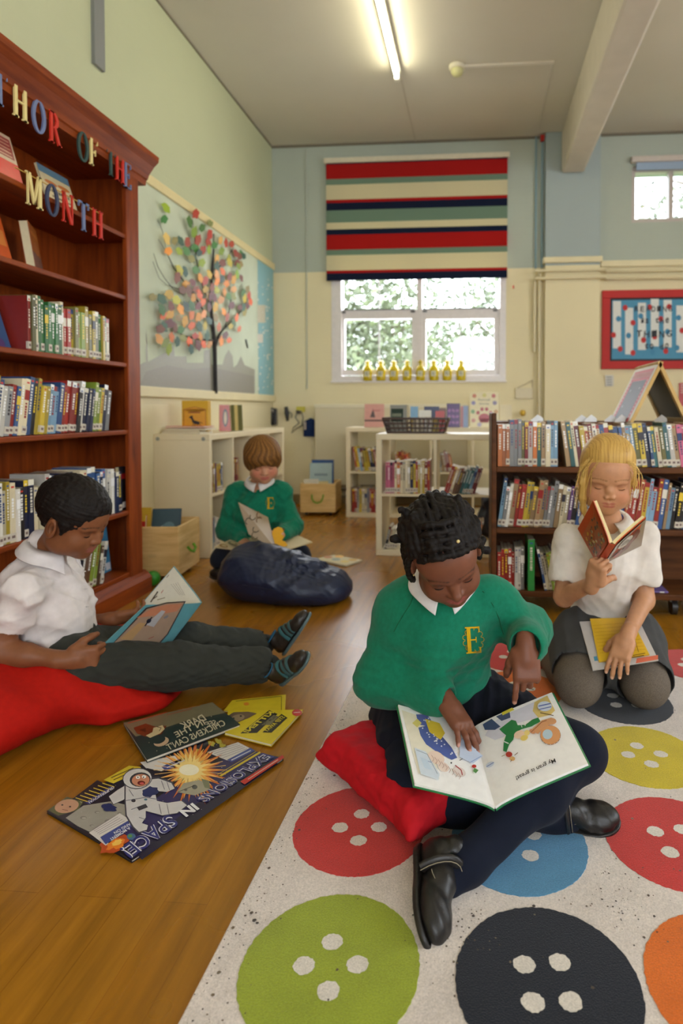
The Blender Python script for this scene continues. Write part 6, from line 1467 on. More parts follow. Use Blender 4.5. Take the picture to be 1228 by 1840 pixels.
# lap booklets of the kneeling girl
t, g, A, mi = sheet('booklet', 'white booklet with coral corner lying on the kneeling girl\'s skirt', 'booklet', [tuple(J(1042, 1117, 2.03)), tuple(J(1066, 1204, 1.855)), tuple(J(1184, 1186, 1.855)), tuple(J(1148, 1112, 2.03))], 0, .004, (196, 192, 188))
A.poly([(1145, 1183), (1183, 1177), (1183, 1185), (1143, 1192)], (216, 112, 84)); A.poly([(1067, 1180), (1073, 1179), (1075, 1187), (1069, 1188)], (80, 150, 180)); child(g, 'cover_art', M_PAPER, t, mi)
t, g, A, mi = sheet('notebook', 'bright yellow lined notebook under the kneeling girl\'s hand', 'notebook', [tuple(J(1061, 1116, 2.02)+[0, 0, .008]), tuple(J(1077, 1194, 1.87)+[0, 0, .008]), tuple(J(1168, 1181, 1.87)+[0, 0, .008]), tuple(J(1134, 1114, 2.02)+[0, 0, .008])], 0, .004, (218, 176, 38))
for k in range(9): A.line([(1066+k*1.6, 1124+k*6.2), (1134+k*3.4, 1119+k*6)], .8, (196, 150, 40))
A.line([(1120, 1184), (1158, 1178)], 1.6, (90, 60, 20)); A.line([(1138, 1178), (1160, 1174)], 1.2, (90, 60, 20)); A.line([(1148, 1172), (1136, 1130)], .7, (90, 60, 20)); child(g, 'cover_art', M_PAPER, t, mi)
# open book on the floor behind the navy bean bag
t, g, A, mi = sheet('picture_book', 'pale yellow picture book lying on the wooden floor right of the navy beanbag', 'picture book', [(566, 1004), (622, 1016), (652, 1006), (600, 997)], .012, .010, (214, 202, 160))
for x, y, c in ((590, 1001, (190, 130, 80)), (604, 1005, (150, 160, 150)), (620, 1009, (216, 190, 100)), (634, 1006, (206, 170, 70)), (610, 1000, (230, 180, 90))): A.ell(x, y, 8, 2.4, c)
child(g, 'cover_art', M_PAPER, t, mi)
# ================================================================ WALL DISPLAY WITH THE TREE
t = thing('display_board', 'long papered display board with cream rails on the left wall behind the paper tree', 'display board', (LX, 4.75, 1.05))
mi = Matrix.Translation(-t.location)
def ch(g, name, mat, t=t, mi=mi): o = g.build(name, mat, t); o.matrix_parent_inverse = mi; return o
g = G((222, 206, 156)); g.rbox(LX, LX+.03, 3.1, 6.01, 2.335, 2.395, .005); ch(g, 'rail', M_PAINT)
g = G((220, 208, 168)); g.rbox(LX, LX+.03, 3.1, 6.01, 1.02, 1.085, .005); ch(g, 'rail', M_PAINT)
g = G((198, 206, 184)); g.box(LX, LX+.012, 3.1, 5.57, 1.085, 2.335); bk = ch(g, 'backing_paper', painted('sugar_paper', .85, .15, 3, .90, 1.06, .3, 30))
g = G((134, 178, 186)); g.box(LX, LX+.014, 5.57, 6.0, 1.085, 2.335)
A = PArt(g, (LX+.0142, 5.6, 1.2), (LX+.0142, 6, 1.2), (LX+.0142, 6, 2)); rg = random.Random(6)
for k in range(60): x = rg.uniform(462, 491); A.ell(x, rg.uniform(500, 700), rg.uniform(.6, 2.0), rg.uniform(.8, 2.6), (206, 208, 196), rg.random(), k=7, L=1)
A.rect(463, 600, 473, 616, (206, 200, 186)); A.rect(463, 548, 477, 580, (196, 190, 170)); ch(g, 'blue_panel', M_PAPER)
g = G(); A = PArt(g, (LX+.0125, 4, 1.2), (LX+.0125, 5, 1.2), (LX+.0125, 5, 2), eps=.0004)
HC = (150, 148, 134)
A.poly([(252, 690), (252, 655), (262, 650), (263, 590), (266, 650), (285, 640), (300, 632), (300, 622), (312, 622), (314, 640), (335, 640), (336, 652), (366, 652), (367, 630), (378, 628), (380, 655), (400, 655), (404, 640), (411, 628), (418, 640), (420, 660), (426, 655), (433, 640), (440, 656), (458, 664), (458, 707), (400, 704), (350, 700), (300, 697)], HC, 0)
A.poly([(250, 694), (262, 668), (300, 656), (340, 664), (380, 660), (420, 668), (457, 676), (457, 710)], (142, 138, 128), 1)
ch(g, 'skyline_silhouette', M_PAPER)
t = thing('paper_tree', 'black paper tree with autumn leaves pinned on the display board', 'wall decoration', tuple(PX(387, 705, LX+.02)))
mi = Matrix.Translation(-t.location)
g = G((58, 56, 56)); XP = LX+.03
def br(pts, ws):
    P_ = [PX(*p, XP) for p in pts]; g.tube(P_, [w*.0045 for w in ws], 7, flat=1)
br([(388, 707), (387, 660), (386, 618), (382, 580), (378, 540), (382, 480), (384, 450), (384, 420)], [3.2, 3.2, 3.4, 3, 2.6, 2, 1.5, 1]); br([(387, 622), (395, 600), (403, 590), (420, 575), (436, 555), (448, 530)], [2.6, 1.8, 1.6, 1.3, 1, .6]); br([(384, 590), (372, 570), (358, 545), (345, 525), (330, 505), (312, 480), (300, 455), (285, 430)], [2, 1.6, 1.4, 1.2, 1, .8, .6, .4])
br([(378, 545), (366, 520), (358, 490), (352, 460), (350, 430), (346, 395)], [1.6, 1.3, 1.1, .9, .7, .5]); br([(382, 500), (394, 480), (408, 465), (420, 445)], [1.4, 1.1, .9, .6]); br([(386, 612), (360, 610), (335, 604), (315, 595)], [1.6, 1.3, 1.1, .8]); br([(330, 530), (312, 520), (296, 500), (284, 480), (276, 455)], [.7, .5, .4, .4, .3]); br([(322, 520), (300, 512), (286, 500), (275, 470)], [.5, .4, .3, .3]); br([(404, 590), (412, 560), (418, 520), (425, 490)], [1.2, 1, .8, .5]); br([(300, 455), (292, 415), (284, 395)], [.4, .4, .3])
o = g.build('trunk', painted('black_card', .8, .2, 60, .8, 1.2), t); o.matrix_parent_inverse = mi
LC = dict(g=(140, 164, 40), G=(70, 118, 52), D=(50, 84, 66), y=(190, 168, 48), o=(222, 148, 36), O=(218, 104, 44), r=(168, 66, 38), m=(104, 48, 46), b=(124, 62, 36), l=(220, 186, 100), v=(140, 130, 70), p=(224, 152, 88))
LEAVES = '''233 293 g,220 378 G,405 397 G,447 338 r,495 437 G,552 405 v,438 468 g,240 517 l,297 530 v,340 535 D,388 545 r,465 523 r,548 490 r,250 605 o,328 605 g,380 603 G,443 580 G,500 597 r,540 550 r,582 562 G,627 525 l,632 607 g,543 595 g,475 618 D,417 658 v,330 740 y,370 750 D,450 740 G,490 690 g,600 660 p,640 690 b,690 685 y,600 716 D,600 775 p,640 750 O,602 825 o,480 795 o,515 820 r,545 770 y,315 797 b,378 842 o,425 830 m,355 885 b,400 895 b,450 880 b,475 915 O,430 945 o,500 972 O,600 885 y,632 805 D,668 838 o,722 808 o,705 555 r,735 620 r,790 640 D,755 715 g,745 770 g,775 800 b,690 790 b,665 545 r,720 880 p,655 900 o,630 955 p,590 1010 o,650 1040 o,590 1080 v,675 1080 r,615 1150 O,700 1145 y,742 1082 O,760 1165 O,660 1210 m,632 1250 o,688 1245 O,705 995 m,765 1010 m,800 945 y,840 965 O,830 920 r,815 1000 m,140 935 v,205 950 D,255 915 y,205 1025 G,270 1000 b,215 1060 O,262 1065 y,310 955 y,340 1025 o,380 1005 D,420 1000 G,465 1000 m,420 1060 O,465 1085 o,505 1060 p,325 1085 v,370 1110 o,420 1140 O,475 1150 D,515 1140 y,545 1105 D,195 1165 b,222 1150 D,265 1125 m,300 1160 b,340 1170 G,185 1235 p,228 1265 v,275 1225 O,315 1255 D,255 1310 g,360 1230 v,405 1262 O,415 1310 D,445 1215 r,480 1215 o,530 1210 D,465 1280 m,505 1275 O,548 1275 p,720 1120 G,775 620 G,760 640 b,820 880 v,790 905 G,685 930 G,690 660 g,560 930 m,585 945 m,545 1010 m,720 930 v,800 1040 v,520 880 y,540 930 v,565 870 b,790 1010 D,430 660 D,765 700 v,745 690 b'''
lv = []
for q in LEAVES.replace('\n', '').split(','):
    x, y, c = q.split(); lv.append((240+float(x)/4, 300+float(y)/4, c))
rg = random.Random(11); extra = G()
def leaf(g, px, py, c, off):
    P0 = PX(px, py, XP+.012+off); a0 = rg.uniform(0, 6.28); k = rg.uniform(.85, 1.15); vs = []; n = 14
    for i in range(n):
        q = 2*math.pi*i/n; r = 1+.12*math.sin(q*5)+rg.uniform(-.05, .05); u, v = .046*k*r*math.cos(q), .029*k*r*math.sin(q)*(1.1 if math.cos(q) < .6 else .8)
        uu, vv = u*math.cos(a0)-v*math.sin(a0), u*math.sin(a0)+v*math.cos(a0); vs.append(np.array([P0[0]+uu*.12+vv*.1, P0[1]+uu, P0[2]+vv*.86]))
    cc = tuple(int(min(250, w*rg.uniform(.88, 1.1))) for w in LC[c]); top = [v+np.array([.0012, 0, 0]) for v in vs]
    g.add(vs+top, [tuple(range(n)), tuple(range(2*n-1, n-1, -1))]+[(i, i+n, (i+1) % n+n, (i+1) % n) for i in range(n)], cc)
for i, (px, py, c) in enumerate(lv):
    if i < 100: g = G(); leaf(g, px, py, c, .004*(i % 4)); o = g.build('leaf', M_PAPER, t); o.matrix_parent_inverse = mi
    else: leaf(extra, px, py, c, .004*(i % 4))
o = extra.build('leaves', M_PAPER, t); o.matrix_parent_inverse = mi; o['kind'] = 'stuff'
p = PX(443, 617, LX+.016); g = G((50, 60, 56)); g.prism([(p[1]-.03, p[2]+.03), (p[1], p[2]+.035), (p[1]+.04, p[2]-.035), (p[1]+.02, p[2]-.04)], p[0], p[0]+.003, plane='yz'); tag(g.build('paper_bird', M_PAPER), 'small dark paper cut-out on the display right of the tree trunk', 'decoration')
p0, p1 = PX(176, -6, LX+.012), PX(176, 120, LX+.012); g = G((126, 128, 128)); g.box(LX, LX+.02, p0[1]-.045, p0[1]+.045, p1[2], CZ-.05); tag(g.build('cable_cover', M_METAL), 'grey metal cable cover high on the left wall above the bookcase', 'cable cover')
# ================================================================ LETTER GARLANDS ON THE BOOKCASE
def garland(words, y_of, z_of, h, w, lab, x):
    t = thing('letter_garland', lab, 'letter garland', (x, y_of(0), z_of(0))); mi = Matrix.Translation(-t.location)
    R_ = []
    for i, ch_, c in words:
        y, z = y_of(i), z_of(i); g = G(c)
        for p in serif_letter(ch_):
            pts = [(y+(a-.35)*w*1.1, z-h+b*h) for a, b in p]
            if (pts[1][0]-pts[0][0])*(pts[2][1]-pts[0][1])-(pts[1][1]-pts[0][1])*(pts[2][0]-pts[0][0]) < 0: pts = pts[::-1]
            g.prism(pts, x, x+.007, plane='yz')
        o = g.build('letter', M_PAPER, t); o.matrix_parent_inverse = mi; R_.append((x-.001, y, z-.008))
    g = G((222, 186, 96)); a0, a1 = R_[0], R_[-1]
    g.tube([(a0[0], a0[1]-.08, a0[2])]+R_+[(a1[0], a1[1]+.05, a1[2])], .004, 6, flat=.4); o = g.build('ribbon', M_CLOTH, t); o.matrix_parent_inverse = mi
CR, BL, RD, DG, NVY = (224, 206, 140), (104, 118, 156), (196, 44, 28), (44, 70, 66), (52, 60, 88)
ys = [2.08, 2.175, 2.272, 2.365, 2.54, 2.62, 2.745, 2.815, 2.885]
cs = [BL, CR, BL, RD, DG, CR, DG, RD, BL]
garland([(i, 'THOROFTHE'[i], cs[i]) for i in range(9)], lambda i: ys[i], lambda i: 2.145+.008*math.cos(i), .125, .080, 'coloured letter garland under the bookcase cornice, its longer upper line', XF+.012)
ym = [2.235, 2.34, 2.435, 2.54, 2.635]
garland([(i, 'MONTH'[i], [CR, NVY, RD, BL, RD][i]) for i in range(5)], lambda i: ym[i], lambda i: 1.845-.002*i, .125, .082, 'coloured letter garland spelling MONTH across the bookcase shelf edge', XF+.012)
# ================================================================ BOOKS FACING OUT ON THE BOOKCASE
def face_book(name, lab, cat, o, ux, uy, w, h, th, col, art=None, mat=None, edge=(214, 200, 160)):
    """book standing or leaning: o = lower left front corner, ux across, uy up its cover"""
    m = FRAME(o, ux, uy); t = thing(name, lab, cat, tuple(o)); mi = Matrix.Translation(-Vector(o))
    def slab(x0, x1, y0, y1, z0, z1, c, nm, m_): g = G(c, m); g.box(x0, x1, y0, y1, z0, z1); q = g.build(nm, m_, t); q.matrix_parent_inverse = mi
    slab(0, w, 0, h, -.0015, 0, col, 'cover', M_GLOSSP); slab(.001, w-.002, .002, h-.002, -th+.0015, -.0015, edge, 'pages', M_PAPER); slab(0, w, 0, h, -th, -th+.0015, col, 'cover', M_GLOSSP)
    if art:
        g = G(); R_ = m[:3, :3]; A = Art(g, lambda u, v: np.array(o)+R_[:, 0]*u+R_[:, 1]*v, eps=.0003); art(A, w, h); q = g.build('cover_art', mat or M_GLOSSP, t); q.matrix_parent_inverse = mi
    return t
def lean_up(deg): return (-math.sin(math.radians(deg)), 0, math.cos(math.radians(deg)))
YF = (0, 1, 0)
def art_red(A, w, h):
    A.rect(0, h*.0, w, h*.12, (214, 196, 170)); A.rect(0, h*.12, w, h*.48, (206, 26, 24)); A.rect(.01, h*.55, w-.01, h*.93, (150, 60, 56))
    for k in range(5): A.rect(.018, h*(.58+.07*k), w-.02, h*(.60+.07*k), (214, 170, 140))
face_book('picture_book', 'red and cream book propped on the top bookcase shelf above the letter M', 'book', (XF-.07, 2.155, SH['A']+.002), YF, lean_up(16), .155, .225, .012, (206, 180, 150), art_red)
def art_sand(A, w, h):
    A.rect(0, h*.82, w, h, (96, 130, 150)); A.ell(w*.3, h*.64, w*.2, h*.05, (190, 110, 50)); A.ell(w*.72, h*.66, w*.2, h*.05, (190, 110, 50)); [A.rect(w*(.16+.075*k), h*.42, w*(.21+.075*k), h*.49, (70, 60, 50), 2) for k in range(9)]; A.rect(w*.2, h*.3, w*.8, h*.34, (120, 100, 80))
    for k in range(6): A.ell(w*(.15+.14*k), h*.17, w*.04, h*.05, [(150, 110, 70), (110, 90, 120)][k % 2])
face_book('picture_book', 'cream book with blue band propped at the right of the top bookcase shelf', 'book', (XF-.09, 2.48, SH['A']+.002), YF, lean_up(18), .20, .20, .010, (212, 196, 156), art_sand)
face_book('picture_book', 'cream and blue book propped at the left of the second bookcase shelf', 'book', (XF-.08, 2.02, SH['B']+.002), YF, lean_up(20), .17, .215, .012, (206, 190, 150), art_sand)
face_book('picture_book', 'orange book propped beside the cream and blue one on the second bookcase shelf', 'book', (XF-.12, 2.16, SH['B']+.002), YF, lean_up(16), .15, .22, .012, (200, 84, 30), lambda A, w, h: (A.rect(.01, h*.4, w-.01, h*.7, (214, 130, 60)), A.rect(.02, h*.75, w-.02, h*.85, (240, 200, 130))))
face_book('picture_book', 'thick orange-brown book angled on the second bookcase shelf showing its page edges', 'book', (XF-.11, 2.42, SH['B']+.002), (-.45, .89, 0), lean_up(9), .17, .225, .032, (176, 100, 44), lambda A, w, h: (A.rect(0, 0, w, h*.45, (130, 100, 90)), A.rect(.02, h*.78, w-.02, h*.86, (206, 130, 60)), A.ell(w*.5, h*.55, w*.3, h*.12, (190, 120, 70))))
def art_dog(A, w, h):
    A.rect(0, 0, w, h, (52, 84, 128)); A.text('DOG', w*.38, h*.78, h*.12, (190, 60, 80), w*.45, bold=.03)
    for x, y, c in ((.2, .5, (206, 190, 90)), (.45, .52, (216, 140, 130)), (.3, .3, (196, 176, 120)), (.55, .3, (206, 190, 170)), (.12, .22, (226, 200, 100))):
        for k in range(6): a = k*1.05; A.ell(w*x+.02*math.cos(a), h*y+.02*math.sin(a), .012, .012, c, L=2)
        A.ell(w*x, h*y, .01, .01, (196, 150, 60), L=3)
    for k in range(5): A.ell(w*(.1+.17*k), h*.09, w*.09, h*.09, [(84, 60, 110), (200, 190, 180)][k % 2], L=4)
face_book('picture_book', 'blue picture book with flowers propped at the left on the third bookcase shelf', 'book', (XF-.075, 2.02, SH['C']+.002), YF, lean_up(18), .21, .235, .010, (52, 84, 128), art_dog)
face_book('picture_book', 'lime green book standing cover outwards behind the flowery blue one', 'book', (XF-.13, 2.10, SH['C']+.002), YF, lean_up(8), .17, .23, .012, (140, 150, 40), lambda A, w, h: A.rect(.01, h*.85, w-.01, h*.95, (180, 90, 40)))
face_book('picture_book', 'flat blue book standing behind the leaning ones on the lowest bookcase shelf', 'book', (XF-.11, 2.72, SH['F']+.002), YF, lean_up(6), .19, .255, .008, (60, 130, 170), lambda A, w, h: (A.rect(.02, h*.80, w-.02, h*.88, (120, 180, 200)), A.rect(w*.78, .01, w*.97, .045, (216, 216, 220))))
face_book('picture_book', 'dark blue and black book with red lettering at the right of the low row', 'book', (XF-.03, 2.872, SH['E']+.002), (0, 1, 0), lean_up(3), .07, .215, .02, (34, 30, 36), lambda A, w, h: (A.rect(.01, h*.72, w-.01, h*.84, (190, 34, 30)), A.rect(.012, .012, w-.012, .04, (214, 206, 196))))
# ================================================================ CRATES
def crate(name, lab, o, ang, w, d, h, handle, mat=M_CRATE):
    t = thing(name, lab, 'crate', tuple(o), math.radians(ang)); th = .014
    for (x0, x1, y0, y1) in ((0, w, 0, th), (0, w, d-th, d), (0, th, th, d-th), (w-th, w, th, d-th)):
        g = G(); g.rbox(x0, x1, y0, y1, .03, .03+h, .003); g.build('side_board', mat, t)
    g = G(); g.box(th, w-th, th, d-th, .032, .042); g.build('base_board', mat, t)
    for x in (.05, w-.05):
        for y in (.05, d-.05): g = G((52, 50, 48)); g.cyl((x-.01, y, .016), .016, .02, 'x', 16); g.build('castor', M_PLAST, t)
    g = G((106, 160, 46))
    if handle == 'front': g.tube([(w/2-.05, -.004, .03+h*.62), (w/2-.048, -.02, .03+h*.5), (w/2-.03, -.024, .03+h*.38), (w/2, -.026, .03+h*.34), (w/2+.03, -.024, .03+h*.38), (w/2+.048, -.02, .03+h*.5), (w/2+.05, -.004, .03+h*.62)], .006, 8)
    else: g.tube([(w+.004, d/2-.045, .03+h*.5), (w+.02, d/2-.04, .03+h*.42), (w+.024, d/2, .03+h*.36), (w+.02, d/2+.04, .03+h*.42), (w+.004, d/2+.045, .03+h*.5)], .007, 8)
    g.build('rope_handle', M_CLOTH, t); return t
def fbk(lab, o, ang, w, h, th, col, art=None, lean=8, name='picture_book', cat='book'):
    a = math.radians(ang); ux = (math.cos(a), math.sin(a), 0); b = (-math.sin(a), math.cos(a)); l = math.radians(lean)
    return face_book(name, lab, cat, o, ux, (b[0]*math.sin(l), b[1]*math.sin(l), math.cos(l)), w, h, th, col, art)
c0 = PZ(319, 1047); ang = 6
crate('storage_crate', 'pine storage crate beside the bookcase with a green rope handle on its right side', (c0[0]-.40, c0[1]-.02, 0), ang, .40, .33, .27, 'side')
p = PZ(287, 1036, .035); g = G((44, 140, 40)); g.m = TR(p[0], c0[1]-.085, .045) @ RO('X', 90); g.lathe([(.001, -.03), (.022, -.029), (.036, -.018), (.04, 0), (.036, .018), (.022, .029), (.001, .03)], 24); tag(g.build('ball', M_PLAST), 'green ball on the floor in front of the left pine crate', 'ball')
fbk('dark teal picture book sticking out of the crate beside the bookcase', (c0[0]-.20, c0[1]+.08, .12), 12, .155, .265, .012, (40, 70, 86), lambda A, w, h: (A.rect(.006, .006, w-.006, h-.006, (58, 84, 92)), A.ell(w*.5, h*.5, w*.3, h*.16, (150, 170, 170)), A.ell(w*.42, h*.44, w*.12, h*.2, (34, 54, 70)), A.ell(w*.6, h*.62, w*.2, h*.1, (96, 126, 132))), 14)
fbk('tan book leaning behind the teal picture book in the left crate', (c0[0]-.235, c0[1]+.10, .10), 20, .15, .27, .02, (176, 150, 110), None, 12)
fbk('red book in the left crate, next to the bookcase', (c0[0]-.33, c0[1]+.06, .10), 6, .10, .25, .02, (190, 40, 36), lambda A, w, h: A.rect(0, h*.86, w, h, (214, 180, 60)), 8)
fbk('yellow book behind the red one in the left crate', (c0[0]-.34, c0[1]+.11, .10), 4, .12, .285, .015, (216, 180, 60), None, 5)
c1 = PZ(539, 927)
crate('storage_crate', 'pine storage crate by the back wall with a green rope handle on its front', (c1[0], c1[1]+.01, 0), 4, .315, .34, .255, 'front')
fbk('pale blue book with orange picture standing in the back crate', (c1[0]+.06, c1[1]+.10, .10), 4, .20, .36, .012, (168, 190, 190), lambda A, w, h: (A.rect(.03, .02, w-.03, h*.55, (214, 196, 140)), A.ell(w*.5, h*.36, w*.2, h*.13, (214, 120, 84)), [A.rect(w*(.22+.1*k), h*.68, w*(.29+.1*k), h*.74, (110, 128, 144), 2) for k in range(6)]), 4)
fbk('blue topped book behind the pale one in the back crate', (c1[0]+.065, c1[1]+.15, .10), 4, .20, .385, .015, (44, 84, 140), None, 3)
fbk('white book at the left inside the back crate', (c1[0]+.02, c1[1]+.05, .08), 8, .13, .24, .014, (214, 206, 184), None, 6)
# ================================================================ BASKET ON THE MIDDLE UNIT
KT = KH
t = thing('basket', 'brown plastic slatted basket of books on the middle cube shelf', 'basket', (-.60, 3.93, KT)); g = G((66, 44, 34)); W2_, D2, H2 = .40, .26, .105
def rim(z, k, h_): 
    x, y = W2_/2*k, D2/2*k
    for a in ((-x, x, -y, -y+.006), (-x, x, y-.006, y), (-x, -x+.006, -y, y), (x-.006, x, -y, y)): g.box(a[0]+.2, a[1]+.2, a[2]+.13, a[3]+.13, z, z+h_)
rim(H2-.014, 1.08, .014); rim(0, .93, .014); g.box(.2-W2_*.46, .2+W2_*.46, .13-D2*.46, .13+D2*.46, 0, .006)
for k in range(2): rim(.03+k*.03, .97+k*.04, .012)
g.build('shell', M_PLAST, t); g = G((66, 44, 34))
for i in range(15):
    a = -1+2*i/14
    for s in (-1, 1): g.tube([(.2+a*W2_*.46, .13+s*D2*.463, .006), (.2+a*W2_*.53, .13+s*D2*.535, H2-.006)], .003, 5)
for i in range(10):
    a = -1+2*i/9
    for s in (-1, 1): g.tube([(.2+s*W2_*.463, .13+a*D2*.46, .006), (.2+s*W2_*.535, .13+a*D2*.53, H2-.006)], .003, 5)
g.build('slats', M_PLAST, t)
fbk('grey book with dark green title panel standing in the brown basket', (-.575, 3.99, KT+.012), -8, .115, .175, .04, (150, 152, 146), lambda A, w, h: (A.rect(.008, h*.38, w*.78, h*.86, (28, 56, 50)), [A.rect(w*(.13+.07*k), h*.56, w*(.175+.07*k), h*.68, (150, 156, 136), 2) for k in range(8)]), 4)
for i, (x, w, h, c, l) in enumerate([(-.44, .05, .165, 'sky', 'pale blue book behind the grey one in the basket'), (-.385, .08, .14, 'white', 'white book lying across the middle of the basket'), (-.355, .10, .165, 'navy', 'dark book at the centre of the brown basket'), (-.29, .08, .155, 'brown', 'brown-green book toward the right of the basket'), (-.275, .06, .135, 'red', 'red book in front at the right of the basket')]):
    fbk(l, (x, 4.0+.035*(i % 4), KT+.012), 0, w, h, .012, PAL[c], None, 4)
shelf_books(np.array([-.43, 3.955, 0]), (1, 0, 0), (0, -1, 0), .19, KT+.009, dict(cream=5, white=2, yellow=3), (.09, .098), (.010, .014), (.06, .07), 'small row inside the basket', 'small books inside the basket', sticker=0)
# books on the back unit
def bb(px0, px1, pyt, Y_, lab, col, art=None, th=.015, lean=5, ang=0, cat='book', z=KT):
    a, b = PY(px0, pyt, Y_), PY(px1, pyt, Y_); return fbk(lab, (a[0], Y_, z+.001), ang, abs(b[0]-a[0])/math.cos(math.radians(ang)), a[2]-z, th, col, art, lean, cat=cat)
bb(655, 690, 726, 5.35, 'pink book with a tower standing on the back cube shelf', (214, 160, 150), lambda A, w, h: (A.rect(0, h*.25, w, h*.32, (90, 70, 70)), A.poly([(w*.28, h*.42), (w*.55, h*.42), (w*.44, h*.8)], (90, 80, 84)), A.rect(w*.4, h*.7, w*.8, h*.74, (190, 110, 110))))
def art_purple(A, w, h):
    A.rect(.006, .006, w-.006, h-.006, (80, 50, 110))
    for k in range(9): A.ell(w*(.2+.3*(k % 3)), h*(.2+.25*(k//3)), .012, .016, (150, 100, 160), k)
bb(803, 827, 725, 5.35, 'purple book standing right of the basket on the back shelf', (66, 42, 90), art_purple)
bb(828, 836, 730, 5.40, 'pink edged slim book beside the purple one', (206, 130, 130)); bb(833, 842, 729, 5.36, 'blue white slim book beside the paw print book', (130, 150, 190))
def art_paw(A, w, h):
    R_ = (170, 36, 40); A.ell(w*.5, h*.27, w*.20, h*.13, R_, L=2); A.poly([(w*.3, h*.26), (w*.36, h*.14), (w*.64, h*.14), (w*.7, h*.26)], R_, 2)
    for x, y in ((.28, .42), (.42, .52), (.58, .52), (.72, .42)): A.ell(w*x, h*y, w*.06, h*.055, R_, L=2)
    A.text('Animal', w*.27, h*.76, h*.07, (60, 56, 60), w*.42); A.text('Stories', w*.32, h*.65, h*.06, (60, 56, 60), w*.34)
    rg = random.Random(3)
    for x, y, c in ((.15, .9, (190, 90, 50)), (.82, .9, (180, 60, 60)), (.12, .7, (120, 110, 170)), (.86, .7, (110, 90, 140)), (.5, .92, (200, 190, 90)), (.1, .45, (100, 150, 90)), (.9, .45, (200, 140, 60)), (.12, .2, (190, 120, 110)), (.88, .18, (120, 150, 110)), (.33, .08, (160, 150, 190))):
        for k in range(5): a = k*1.26; A.ell(w*x+.011*math.cos(a), h*y+.011*math.sin(a), .008, .008, c, L=2)
bb(845, 897, 705, 5.33, 'large cream book with a red paw print standing on the back shelf', (222, 208, 160), art_paw, .02)
# white card and note holder on the wall, right of the paw book
g = G((216, 206, 180)); p, q = PY(899, 727, 5.58), PY(930, 768, 5.58); g.box(p[0], .31, 5.58, 5.592, KT+.0005, p[2]); tag(g.build('white_card', M_PAPER), 'blank white card standing upright right of the paw print book', 'card')
g = G((206, 168, 60)); p = PY(940, 742, 5.95); g.lathe([(.001, -.03), (.02, -.026), (.03, 0), (.02, .026), (.001, .03)], 12, c=tuple(p)); tag(g.build('yellow_sponge', M_PAPER), 'small round yellow item on the wall behind the trolley', 'ornament')
t = thing('wall_plaque', 'small white plaque hanging by a string on the back wall beside the pillar', 'plaque', tuple(PY(941, 705, 6.0))); mi = Matrix.Translation(-t.location)
p, q = PY(927, 697, 6.0), PY(957, 716, 6.0); g = G((214, 204, 176)); g.rbox(p[0], q[0], 5.995, 6.012, q[2], p[2], .002); o = g.build('plate', M_PAPER, t); o.matrix_parent_inverse = mi
g = G((150, 130, 100)); g.tube([PY(930, 697, 6.0), PY(946, 690, 6.0), PY(957, 683, 6.005)], .0025, 5); g.tube([PY(957, 683, 6.005), PY(957, 716, 6.0)], .0025, 5); o = g.build('string', M_CLOTH, t); o.matrix_parent_inverse = mi
# radiator with its cover behind the shelves
g = G((212, 202, 172)); p = PY(567, 727, 5.93); q = PY(840, 866, 5.93); g.rbox(p[0], q[0], 5.90, 6.018, .20, p[2], .006); t = tag(g.build('radiator', M_METAL), 'cream flat panel radiator on the back wall under the window', 'radiator')
g = G((222, 214, 188)); g.rbox(p[0]-.004, q[0]+.004, 5.893, 6.018, p[2]-.035, p[2]+.004, .004); g.build('top_grille', M_METAL, t)
g = G((120, 108, 84)); g.tube([(p[0]+.05, 5.96, .15), (q[0], 5.96, .15)], .012, 8); g.tube([(p[0]+.05, 5.96, .08), (q[0], 5.96, .08)], .012, 8); tag(g.build('heating_pipe', M_METAL), 'pair of heating pipes running low along the back wall', 'pipe')
# ================================================================ THINGS ON THE LEFT UNIT
def xb(px0, px1, pyt, X_, lab, col, art=None, th=.02, ang=80): pass
def art_horse(A, w, h):
    A.rect(.012, .02, w-.012, h*.74, (210, 150, 30), 1); A.ell(w*.5, h*.72, w*.4, h*.08, (210, 150, 30), L=1); A.line([(.012, .02), (.012, h*.72), (w*.5, h*.81), (w-.012, h*.72), (w-.012, .02), (.012, .02)], .003, (140, 50, 30), 2)
    K = (36, 26, 22); A.ell(w*.55, h*.33, w*.16, h*.055, K, -.3, L=3); A.poly([(w*.42, h*.34), (w*.5, h*.36), (w*.42, h*.5), (w*.34, h*.47)], K, 3); A.ell(w*.36, h*.5, w*.08, h*.03, K, .5, L=3)
    for a, b in (((.45, .3), (.4, .16)), ((.5, .3), (.52, .14)), ((.64, .32), (.6, .16)), ((.68, .33), (.74, .18))): A.line([(w*a[0], h*a[1]), (w*b[0], h*b[1])], .004, K, 3)
    A.line([(w*.68, h*.36), (w*.8, h*.3)], .004, K, 3); A.rect(w*.25, h*.62, w*.72, h*.65, (140, 60, 30), 3)
k0 = PX(388, 770, -1.72)
t = thing('yellow_case', 'yellow box book with a dark horse on its front, standing on the left cube shelf', 'box', (-1.93, 3.86, KT), math.radians(14))
w_, h_ = .165, .215; g = G((206, 160, 36)); g.rbox(0, w_, 0, .10, 0, h_, .004); g.build('case', M_PAINT, t); 
g = G(); A = Art(g, lambda u, v: np.array((w_-.11+u*.0+u, -.0005, v)) if 0 else np.array((u, -.0005, v)), eps=.0003); art_horse(A, w_*.98, h_); g.build('cover_art', M_GLOSSP, t)
fbk('red picture book with a dark figure standing farther along the left cube shelf', (-1.86, 4.28, KT+.001), 18, .085, .19, .02, (178, 76, 56), lambda A, w, h: (A.ell(w*.5, h*.5, w*.22, h*.34, (60, 60, 60)), A.ell(w*.5, h*.5, w*.12, h*.25, (200, 180, 150))), 4)
